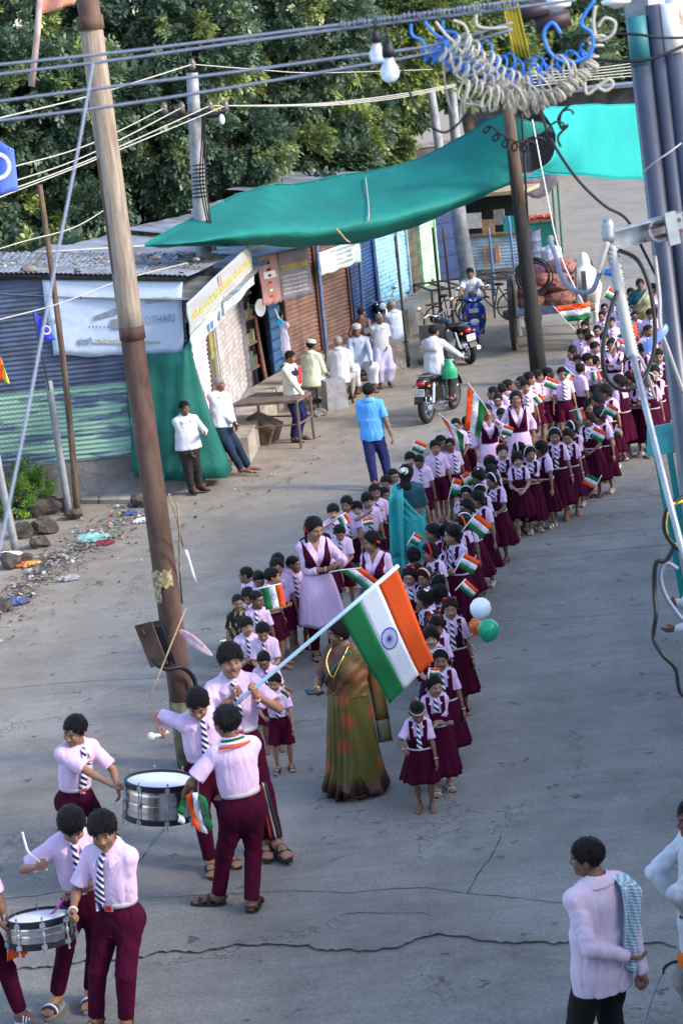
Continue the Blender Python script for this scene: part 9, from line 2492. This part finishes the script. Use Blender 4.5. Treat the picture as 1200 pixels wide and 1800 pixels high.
def motorcycle(loc,rz,label,body,plate_lines,lean=0.0):
 """faces -Y"""
 r_=thing('motorcycle',label,'motorcycle',loc);r_.rotation_euler=(0,lean,rz)
 wheel(r_,-.64,.31,.09);wheel(r_,.64,.31,.12)
 def part(nm,m_,fn,sm='auto'):mb=MB();fn(mb);return mb.obj(nm,[m_],r_,smooth=sm)
 part('frame',M_DSTEEL,lambda b:(b.tube([(0,-.42,.88),(0,-.30,.62),(0,-.22,.32),(0,.18,.30),(0,.30,.62),(0,.62,.74)],.028,8),b.tube([(0,-.42,.88),(0,.05,.70),(0,.35,.68)],.03,8)))
 for s in(-1,1):
  part('fork',M_CHR,lambda b:b.tube([(s*.085,-.64,.31),(s*.085,-.50,.66),(s*.08,-.42,.92)],.022,8))
  part('swingarm',M_DSTEEL,lambda b:b.tube([(s*.09,.64,.31),(s*.09,.15,.34)],.022,6))
  part('shock_absorber',M_CHR,lambda b:b.tube([(s*.12,.60,.36),(s*.12,.50,.70)],[.03,.026],8))
  part('mirror_stalk',M_DSTEEL,lambda b:b.tube([(s*.30,-.40,1.02),(s*.38,-.40,1.16)],.008,6))
  part('mirror',M_CHR,lambda b:b.sph((s*.40,-.40,1.20),(.065,.02,.045),10,8))
  part('indicator',mat('indicator_amber',(.6,.22,.02),.3),lambda b:b.sph((s*.15,.80,.70),(.03,.035,.025),8,6))
  part('grab_rail',M_CHR,lambda b:b.tube([(s*.11,.35,.82),(s*.13,.70,.86),(0,.84,.88)],.012,6))
  part('footpeg',M_CABLEK,lambda b:b.cyl((s*.12,.02,.30),(s*.24,.02,.30),.018,n=8))
 part('handlebar',M_CHR,lambda b:b.tube(curve([(-.36,-.33,1.0),(-.20,-.40,1.02),(0,-.44,.94),(.20,-.40,1.02),(.36,-.33,1.0)],5),.013,8))
 part('headlight',M_BLKP,lambda b:b.sph((0,-.58,.88),(.11,.10,.11),14,10));part('headlight_glass',mat('lens_clear',(.7,.72,.75),.08,spec=.8),lambda b:b.sph((0,-.645,.88),(.085,.045,.085),12,8))
 part('fuel_tank',body,lambda b:(b.sph((0,-.16,.80),(.155,.26,.13),16,12),b.sph((0,-.26,.80),(.165,.16,.12),14,10)))
 part('seat',mat('seat_vinyl',(.02,.02,.022),.5,bump=.2),lambda b:(b.sph((0,.25,.78),(.14,.30,.065),14,8),b.sph((0,.52,.82),(.125,.22,.06),14,8)))
 part('side_panel',body,lambda b:b.sph((0,.32,.62),(.13,.20,.11),12,8));part('tail_cowl',body,lambda b:b.sph((0,.68,.77),(.12,.19,.075),12,8))
 part('tail_light',M_TAIL,lambda b:b.sph((0,.83,.74),(.085,.05,.055),12,8))
 part('rear_mudguard',M_BLKP,lambda b:b.sheet([[(x,.64+.35*math.cos(a_),.31+.36*math.sin(a_))for x in(-.085,0,.085)]for a_ in np.linspace(R(15),R(110),9)],0,thick=.006))
 part('number_board',M_BLKP,lambda b:b.box((0,.90,.56),(.20,.02,.22)));plate(r_,(0,.918,.60),.20,.13,plate_lines,back=True)
 part('reflector',M_TAIL,lambda b:b.box((0,.915,.49),(.11,.012,.04)))
 part('front_mudguard',body,lambda b:b.sheet([[(x,-.64+.345*math.cos(a_),.31+.345*math.sin(a_))for x in(-.06,0,.06)]for a_ in np.linspace(R(30),R(165),10)],0,thick=.006))
 part('engine',mat('engine_alloy',(.22,.22,.23),.5,metal=.6,noise=.3,nscale=20),lambda b:(b.box((0,-.08,.40),(.22,.30,.22)),b.tube([(0,-.10,.48),(0,-.20,.66)],.10,10)))
 part('exhaust',M_CHR,lambda b:b.tube([(-.10,-.24,.50),(-.12,-.30,.30),(-.13,.0,.24),(-.15,.45,.27),(-.16,.86,.34)],[.02,.02,.025,.045,.045],10))
 part('toolbox',mat('toolbox_grey',(.35,.37,.42),.5),lambda b:b.box((.155,.30,.60),(.05,.20,.20)))
 return r_
ra=at(752,744);fa_=at(797,719);dv=(fa_-ra);rz=math.atan2(dv.x,-dv.y)
mc=(ra+fa_)/2;mc.z=0
dv.normalize();mc=ra+dv*.64
motorcycle(mc,rz,'black motorcycle with red tail light ridden away along the road by a man in white',mat('paint_dark_wine',(.022,.012,.018),.25,coat=.5),('KA 28 EX','2471'))
RID=dict(H=1.68,sex='m',c=0,hipz=.51,py=.10,hands={'R':(-.215,-.19,.605),'L':(.215,-.19,.605)},feet={'R':(-.13,.0,0,.15),'L':(.13,.0,0,.15)},knee={'R':(-.3,-1,.3),'L':(.3,-1,.3)},elbow={'R':(-1,.5,-.5),'L':(1,.5,-.5)},grip={'R':'grip','L':'grip'},lean=(12,0,0),top='untucked',topm=M_WHITE,sleeve='long',bottom='trousers',botm=M_CHAR,hair='boy',skin='dark',shoes='sandal',waist=.06,hem=-.05,head=(-18,0,0))
tp=build_person(RID);rr_=place_person(tp,mc,rz,'man in white hooded shirt riding the black motorcycle away','man')
T_=tp['T'];g=[[T_(-.075+.15*i/6,.075+.035*math.sin(math.pi*i/6)*math.sin(math.pi*(j+.5)/5),.34-.035*j)for j in range(5)]for i in range(7)];mb=MB();mb.sheet(g,0,thick=-.03);mb.obj('hood',[M_WHITE],rr_,smooth=True)
gb=aty(789,648,mc.y-.3);bgb=thing('plastic_bag','green plastic carrier bag hanging from the motorcycle handlebar','bag',gb);mb=MB()
prof=[]
for i in range(9):
 t=i/8;w_=.03+.11*math.sin(min(1,t*1.15)*math.pi*.55);prof.append([(w_*math.cos(2*math.pi*k/18)*(1+.12*math.sin(5*k)),w_*.6*math.sin(2*math.pi*k/18)*(1+.12*math.cos(4*k)),.17-.34*t)for k in range(18)])
mb.sheet([r__+[r__[0]]for r__ in prof],0);mb.add(prof[-1],[tuple(range(18))]);mb.obj('bag_body',[mat('plastic_green',(.03,.36,.16),.35,noise=.3,nscale=9,bump=.6,bscale=14)],bgb,smooth=True)
pk=at(824,638);motorcycle(pk+Vector((-.25,.45,0)),R(180+24),'black motorcycle parked on its stand beside the blue scooter',M_BLKP,('KA 28 EN','9746'),R(7))
pk2=at(665,605);motorcycle(Vector((pk2.x+.15,pk2.y+.5,0)),R(10),'dark motorcycle parked before the blue shutter facing the street',M_BLKP,('KA 28','5512'),R(-6))
def scooter(loc,rz,label):
 r_=thing('scooter',label,'scooter',loc);r_.rotation_euler=(0,0,rz)
 M_B=mat('scooter_blue',(.015,.045,.30),.18,coat=.8,noise=.15,nscale=3);M_G=mat('scooter_grey',(.05,.055,.07),.4)
 def part(nm,m_,fn,sm='auto'):mb=MB();fn(mb);return mb.obj(nm,[m_],r_,smooth=sm)
 wheel(r_,-.62,.24,.10);wheel(r_,.58,.24,.11)
 part('front_mudguard',M_B,lambda b:b.sheet([[(x,-.62+.28*math.cos(a_),.24+.28*math.sin(a_)-.3*x*x)for x in(-.085,0,.085)]for a_ in np.linspace(R(20),R(170),10)],0,thick=.008))
 sh=[[(w_*s_,y+.10*s_*s_,z)for s_ in(-1,-.6,-.2,.2,.6,1)]for z,w_,y in((.30,.10,-.42),(.42,.19,-.46),(.56,.235,-.50),(.70,.24,-.52),(.84,.21,-.50),(.95,.16,-.46))]
 part('front_apron',M_B,lambda b:b.sheet(sh,0,thick=-.03))
 part('apron_trim',M_FWHITE,lambda b:(b.tube([(s[0][0],s[0][1]-.012,s[0][2])for s in sh[1:5]],.008,5),b.tube([(s[5][0],s[5][1]-.012,s[5][2])for s in sh[1:5]],.008,5),b.tube([(-.19,-.36-.01,.42),(-.10,-.46,.31),(0,-.47,.28),(.10,-.46,.31),(.19,-.36-.01,.42)],.008,5)))
 part('headlamp',mat('lens_bright',(.78,.80,.84),.1,spec=.8),lambda b:b.sph((0,-.535,.57),(.10,.045,.075),14,10));part('beak',M_G,lambda b:b.sph((0,-.53,.69),(.075,.04,.05),10,8))
 plate(r_,(0,-.545,.82),.20,.085,('KA 28 EX','8217'),back=False)
 part('handle_cowl',M_B,lambda b:b.sph((0,-.40,1.05),(.24,.11,.085),16,10));part('windscreen',M_G,lambda b:b.sph((0,-.46,1.15),(.10,.035,.09),12,8))
 for s in(-1,1):
  part('running_light',mat('lens_white',(.8,.82,.85),.1),lambda b:b.tube([(s*.02,-.515,1.02),(s*.08,-.50,1.065)],.017,6))
  part('grip',M_CABLEK,lambda b:b.cyl((s*.22,-.38,1.06),(s*.36,-.34,1.06),.02,n=8));part('mirror_stalk',M_DSTEEL,lambda b:b.tube([(s*.20,-.38,1.10),(s*.30,-.36,1.26)],.007,5));part('mirror',M_CHR,lambda b:b.sph((s*.32,-.36,1.30),(.06,.02,.045),10,8))
  part('indicator',mat('indicator_amber',(.6,.22,.02),.3),lambda b:b.sph((s*.19,-.50,.66),(.03,.03,.05),8,6))
 part('floorboard',M_G,lambda b:b.box((0,-.16,.30),(.36,.48,.06)));part('body_cover',M_B,lambda b:(b.sph((0,.38,.55),(.20,.42,.20),16,12),b.sph((0,.12,.48),(.15,.14,.18),12,8)))
 part('seat',M_CABLEK,lambda b:b.sph((0,.34,.77),(.16,.40,.065),14,8));part('tail_light',M_TAIL,lambda b:b.sph((0,.78,.62),(.10,.05,.05),10,8));part('exhaust',M_DSTEEL,lambda b:b.cyl((-.18,.25,.22),(-.20,.80,.30),.045,n=10));part('engine',M_G,lambda b:b.box((.12,.45,.28),(.10,.40,.14)))
 part('leg_shield',M_G,lambda b:b.sheet([[(.20*s_,-.40+.06*s_*s_,z)for s_ in(-1,0,1)]for z in(.32,.6,.92)],0,thick=.01));part('steering_column',M_DSTEEL,lambda b:b.cyl((0,-.60,.24),(0,-.42,.98),.03,n=8))
 return r_
sl=at(843,612);sl=Vector((sl.x-.02,sl.y+.62,0));scooter(sl,R(-4),'glossy blue scooter ridden toward the camera')
d=dict(RID);d.update(hipz=.50,py=.14,hands={'R':(-.175,-.19,.645),'L':(.175,-.19,.645)},feet={'R':(-.09,-.10,0,.17),'L':(.09,-.10,0,.17)},lean=(4,0,0),head=(-8,6,0),topm=M_WHITE,sleeve='short',H=1.70)
tp=build_person(d);place_person(tp,sl,R(-4),'young man in white round neck shirt riding the blue scooter','man')
# ---- ox cart
hd=R(172);cc=at(972,612);cx=thing('ox_cart','wooden ox cart with two large spoked wheels loaded with onion sacks','cart',(cc.x,cc.y+.3,0),hd)
M_CW=mat('cart_wood',(.20,.155,.115),.95,noise=.5,nscale=8,bump=.8,bscale=30,stretch=(1,1,3));M_CB=mat('cart_blue_paint',(.09,.11,.19),.8,noise=.4,nscale=8);M_CG=mat('cart_green_paint',(.10,.20,.17),.8,noise=.4,nscale=8)
def cpart(nm,m_,fn,par=None,sm='auto'):mb=MB();fn(mb);return mb.obj(nm,[m_],par or cx,smooth=sm)
for s in(-1,1):
 X=s*.78;rw=.76
 wl=cpart('wheel',M_CW,lambda b:b.lathe([(rw-.13,-.045),(rw,-.05),(rw,.05),(rw-.13,.045),(rw-.13,-.045)],c=(X,0,rw),n=40,axis='X'))
 cpart('iron_tyre',M_DSTEEL,lambda b:b.lathe([(rw,-.05),(rw+.015,-.05),(rw+.015,.05),(rw,.05)],c=(X,0,rw),n=40,axis='X'),wl)
 for k in range(12):
  a_=2*math.pi*k/12;cpart('spoke',M_CW,lambda b:b.tube([(X,.08*math.sin(a_),rw+.08*math.cos(a_)),(X,(rw-.1)*math.sin(a_),rw+(rw-.1)*math.cos(a_))],[.04,.032],6),wl)
 cpart('hub',M_CW,lambda b:b.lathe([(0,-.20),(.07,-.20),(.11,-.06),(.12,0),(.11,.06),(.07,.20),(0,.20)],c=(X,0,rw),n=16,axis='X'),wl)
cpart('axle',M_CW,lambda b:b.box((0,0,.76),(1.4,.12,.12)));cpart('bed',M_CB,lambda b:b.box((0,-.1,.90),(1.16,2.5,.10)))
for k in range(7):cpart('bed_plank',M_CW,lambda b:b.box((-.5+.167*k,-.1,.965),(.155,2.48,.03)))
cpart('tailboard_beam',M_CB,lambda b:b.box((0,1.18,.95),(1.3,.10,.16)))
for s in(-1,1):
 cpart('side_rail',M_CW,lambda b:b.box((s*.62,-.1,1.55),(.05,2.5,.07)));cpart('lower_rail',M_CG,lambda b:b.box((s*.61,-.1,1.02),(.06,2.5,.09)))
 for k in range(11):cpart('stake',M_CG if k%2 else M_CW,lambda b:b.cyl((s*.61,-1.3+.24*k,.95),(s*.64,-1.3+.24*k,1.62+.05*(k%3)),.022,n=6))
cpart('draught_pole',M_CW,lambda b:b.tube([(0,-1.2,.9),(0,-2.6,.95),(0,-4.0,1.12)],.05,8));cpart('yoke',M_CW,lambda b:b.tube([(-1.0,-3.9,1.2),(0,-3.95,1.26),(1.0,-3.9,1.2)],.05,8))
bpy.context.view_layer.update()
MC=cx.matrix_world
def sack(x,y,z,s_,rzz,lab,m_,nm='onion_sack',c_='sack',lump=.10):
 bm=bmesh.new();bmesh.ops.create_icosphere(bm,subdivisions=4,radius=1);rr=random.Random(int(x*100+y*31+z*77));ph=[rr.uniform(0,6)for _ in range(6)]
 for v in bm.verts:
  c=v.co.copy();n_=1+lump*math.sin(c.x*9+ph[0])*math.sin(c.y*10+ph[1])*math.sin(c.z*9+ph[2])+.05*math.sin(c.x*17+ph[3])*math.sin(c.y*19+ph[4])*math.sin(c.z*18+ph[5])
  e=lambda q:math.copysign(abs(q)**.8,q)
  v.co=Vector((e(c.x)*s_[0]*n_,e(c.y)*s_[1]*n_,e(c.z)*s_[2]*n_))
 me=bpy.data.meshes.new(nm);bm.to_mesh(me);bm.free();me.materials.append(m_);me.polygons.foreach_set('use_smooth',np.ones(len(me.polygons),bool))
 o=link(nm,me);o.location=MC@Vector((x,y,z));o.rotation_euler=(rr.uniform(-.15,.15),rr.uniform(-.15,.15),hd+rzz);tag(o,lab,c_,'sacks on the ox cart');return o
M_ON=mat('onion_sack_orange',(.29,.125,.085),.85,col2=(.16,.055,.055),nscale=16,lo=.4,hi=.6,bump=.9,bscale=40,bdist=.03);M_ON2=mat('onion_sack_pink',(.33,.165,.13),.85,col2=(.19,.06,.075),nscale=14,lo=.4,hi=.6,bump=.9,bscale=40,bdist=.03);M_ONP=mat('net_sack_purple',(.10,.035,.085),.85,col2=(.05,.02,.05),nscale=20,bump=.9,bscale=60,bdist=.03)
for a_ in((.30,.95,1.10,(.30,.26,.16),.2,'orange onion sack at the tail left of the cart',M_ON),(-.26,.95,1.12,(.32,.28,.18),-.2,'large orange onion sack at the tail right of the cart',M_ON),(.28,.95,1.36,(.28,.24,.14),.1,'pale pink onion sack on top at the tail of the cart',M_ON2),(-.28,.85,1.45,(.30,.30,.18),.3,'rounded pink onion sack above the tail right sack',M_ON2),(.30,.30,1.18,(.30,.34,.22),0,'orange onion sack in the middle left of the cart',M_ON),(-.30,.25,1.20,(.30,.34,.22),.3,'pink onion sack in the middle right of the cart',M_ON2),(.28,.10,1.62,(.32,.36,.24),0,'purple net sack heaped on the load',M_ONP),(.36,-.45,1.55,(.28,.32,.24),.4,'purple net sack behind the black cable coil',M_ONP),(-.30,.05,1.66,(.32,.30,.20),-.3,'top pink onion sack next to the driver',M_ON2),(-.30,-.6,1.40,(.30,.34,.26),0,'orange onion sack beside the right rail',M_ON),(.02,.98,1.55,(.24,.22,.13),.6,'small orange onion sack in the middle of the tail heap',M_ON)):
 x,y,z,s_,q_,lab,m_=a_;sack(x,y,z,s_,q_,lab,m_)
gl=MC@Vector((0,0,0));mb=MB()
for k in range(60):
 p=Vector((rnd.uniform(-.5,.45),rnd.uniform(.9,1.28),1.02+rnd.uniform(0,.2)));q=Euler((rnd.uniform(-1,1),rnd.uniform(-1,1),rnd.uniform(0,6))).to_matrix();mb.add([MC@(p+q@Vector(c_))for c_ in((0,-.008,0),(.07,-.012,.01),(.13,0,0),(.07,.012,.01))],[(0,1,2,3)])
o=mb.obj('onion_greens',[mat('onion_green',(.07,.20,.03),.6)],smooth=False);tag(o,'loose green leaves between the onion sacks','leaves',kind='stuff')
d=dict(SEAT);d.update(H=1.66,sex='m',c=0,top='untucked',topm=M_WHITE,sleeve='long',bottom='dhoti',botm=M_WHITE,hair='old',hairm=M_GREYH,skin='dark',waist=.06,hem=-.06,head=(-14,8,0));tp=build_person(d);pp2=MC@Vector((-.12,-1.15,0));rr_=place_person(tp,(pp2.x,pp2.y,.96),hd,'grey haired cart driver in white sitting in front of the load','man')
def ox(loc,rz,label):
 r_=thing('white_bullock',label,'bullock',loc,rz)
 f=Field((-.45,-1.6,-.05),(.45,1.3,1.75),.024)
 f.rc((0,-.55,1.05),(0,.60,1.05),.31,.30);f.ell((0,.0,.98),(.33,.62,.36),k=.08);f.ell((0,.72,1.10),(.26,.26,.26),k=.1)
 f.ell((0,-.55,1.42),(.13,.24,.22),k=.10)
 f.rc((0,-.72,1.10),(0,-1.12,1.02),.22,.15,k=.1)
 f.rc((0,-1.15,1.02),(0,-1.42,.74),.125,.075,k=.06);f.ell((0,-1.13,1.06),(.11,.12,.10),k=.05)
 for s in(-1,1):
  f.ell((s*.19,-1.08,1.04),(.12,.04,.06),k=.03)
  f.rc((s*.17,-.58,.95),(s*.17,-.56,.50),.13,.065,k=.08);f.rc((s*.17,-.56,.50),(s*.17,-.58,.08),.06,.05,k=.02);f.rc((s*.17,-.58,.10),(s*.17,-.61,.02),.06,.075,k=.02)
  f.rc((s*.18,.68,1.0),(s*.18,.58,.60),.18,.09,k=.08);f.rc((s*.18,.58,.60),(s*.18,.74,.46),.085,.065,k=.03);f.rc((s*.18,.74,.46),(s*.18,.68,.08),.06,.05,k=.02);f.rc((s*.18,.68,.10),(s*.18,.65,.02),.06,.075,k=.02)
 v,q=f.mesh();link('body',mesh_np('body',v,q,[mat('ox_hide_white',(.66,.63,.58),.85,noise=.15,nscale=3,bump=.2,bscale=40)]),r_)
 for s in(-1,1):mb=MB();mb.tube(curve([(s*.08,-1.1,1.12),(s*.19,-1.12,1.24),(s*.17,-1.16,1.38)],5),[.045-.003*i for i in range(11)],8);mb.obj('horn',[mat('horn_dark',(.08,.06,.05),.4)],r_,smooth=True)
 mb=MB();mb.tube(curve([(0,.95,1.22),(0,1.06,.95),(.03,1.05,.55)],5),[.035,.033,.03,.027,.025,.022,.02,.02,.02,.03,.04],8);mb.obj('tail',[M_GREYH],r_,smooth=True)
 return r_
ox(MC@Vector((-.80,-2.1,0)),hd,'white bullock harnessed on the right side of the cart');ox(MC@Vector((.55,-2.5,0)),hd,'white bullock harnessed on the left hidden behind the onion load')
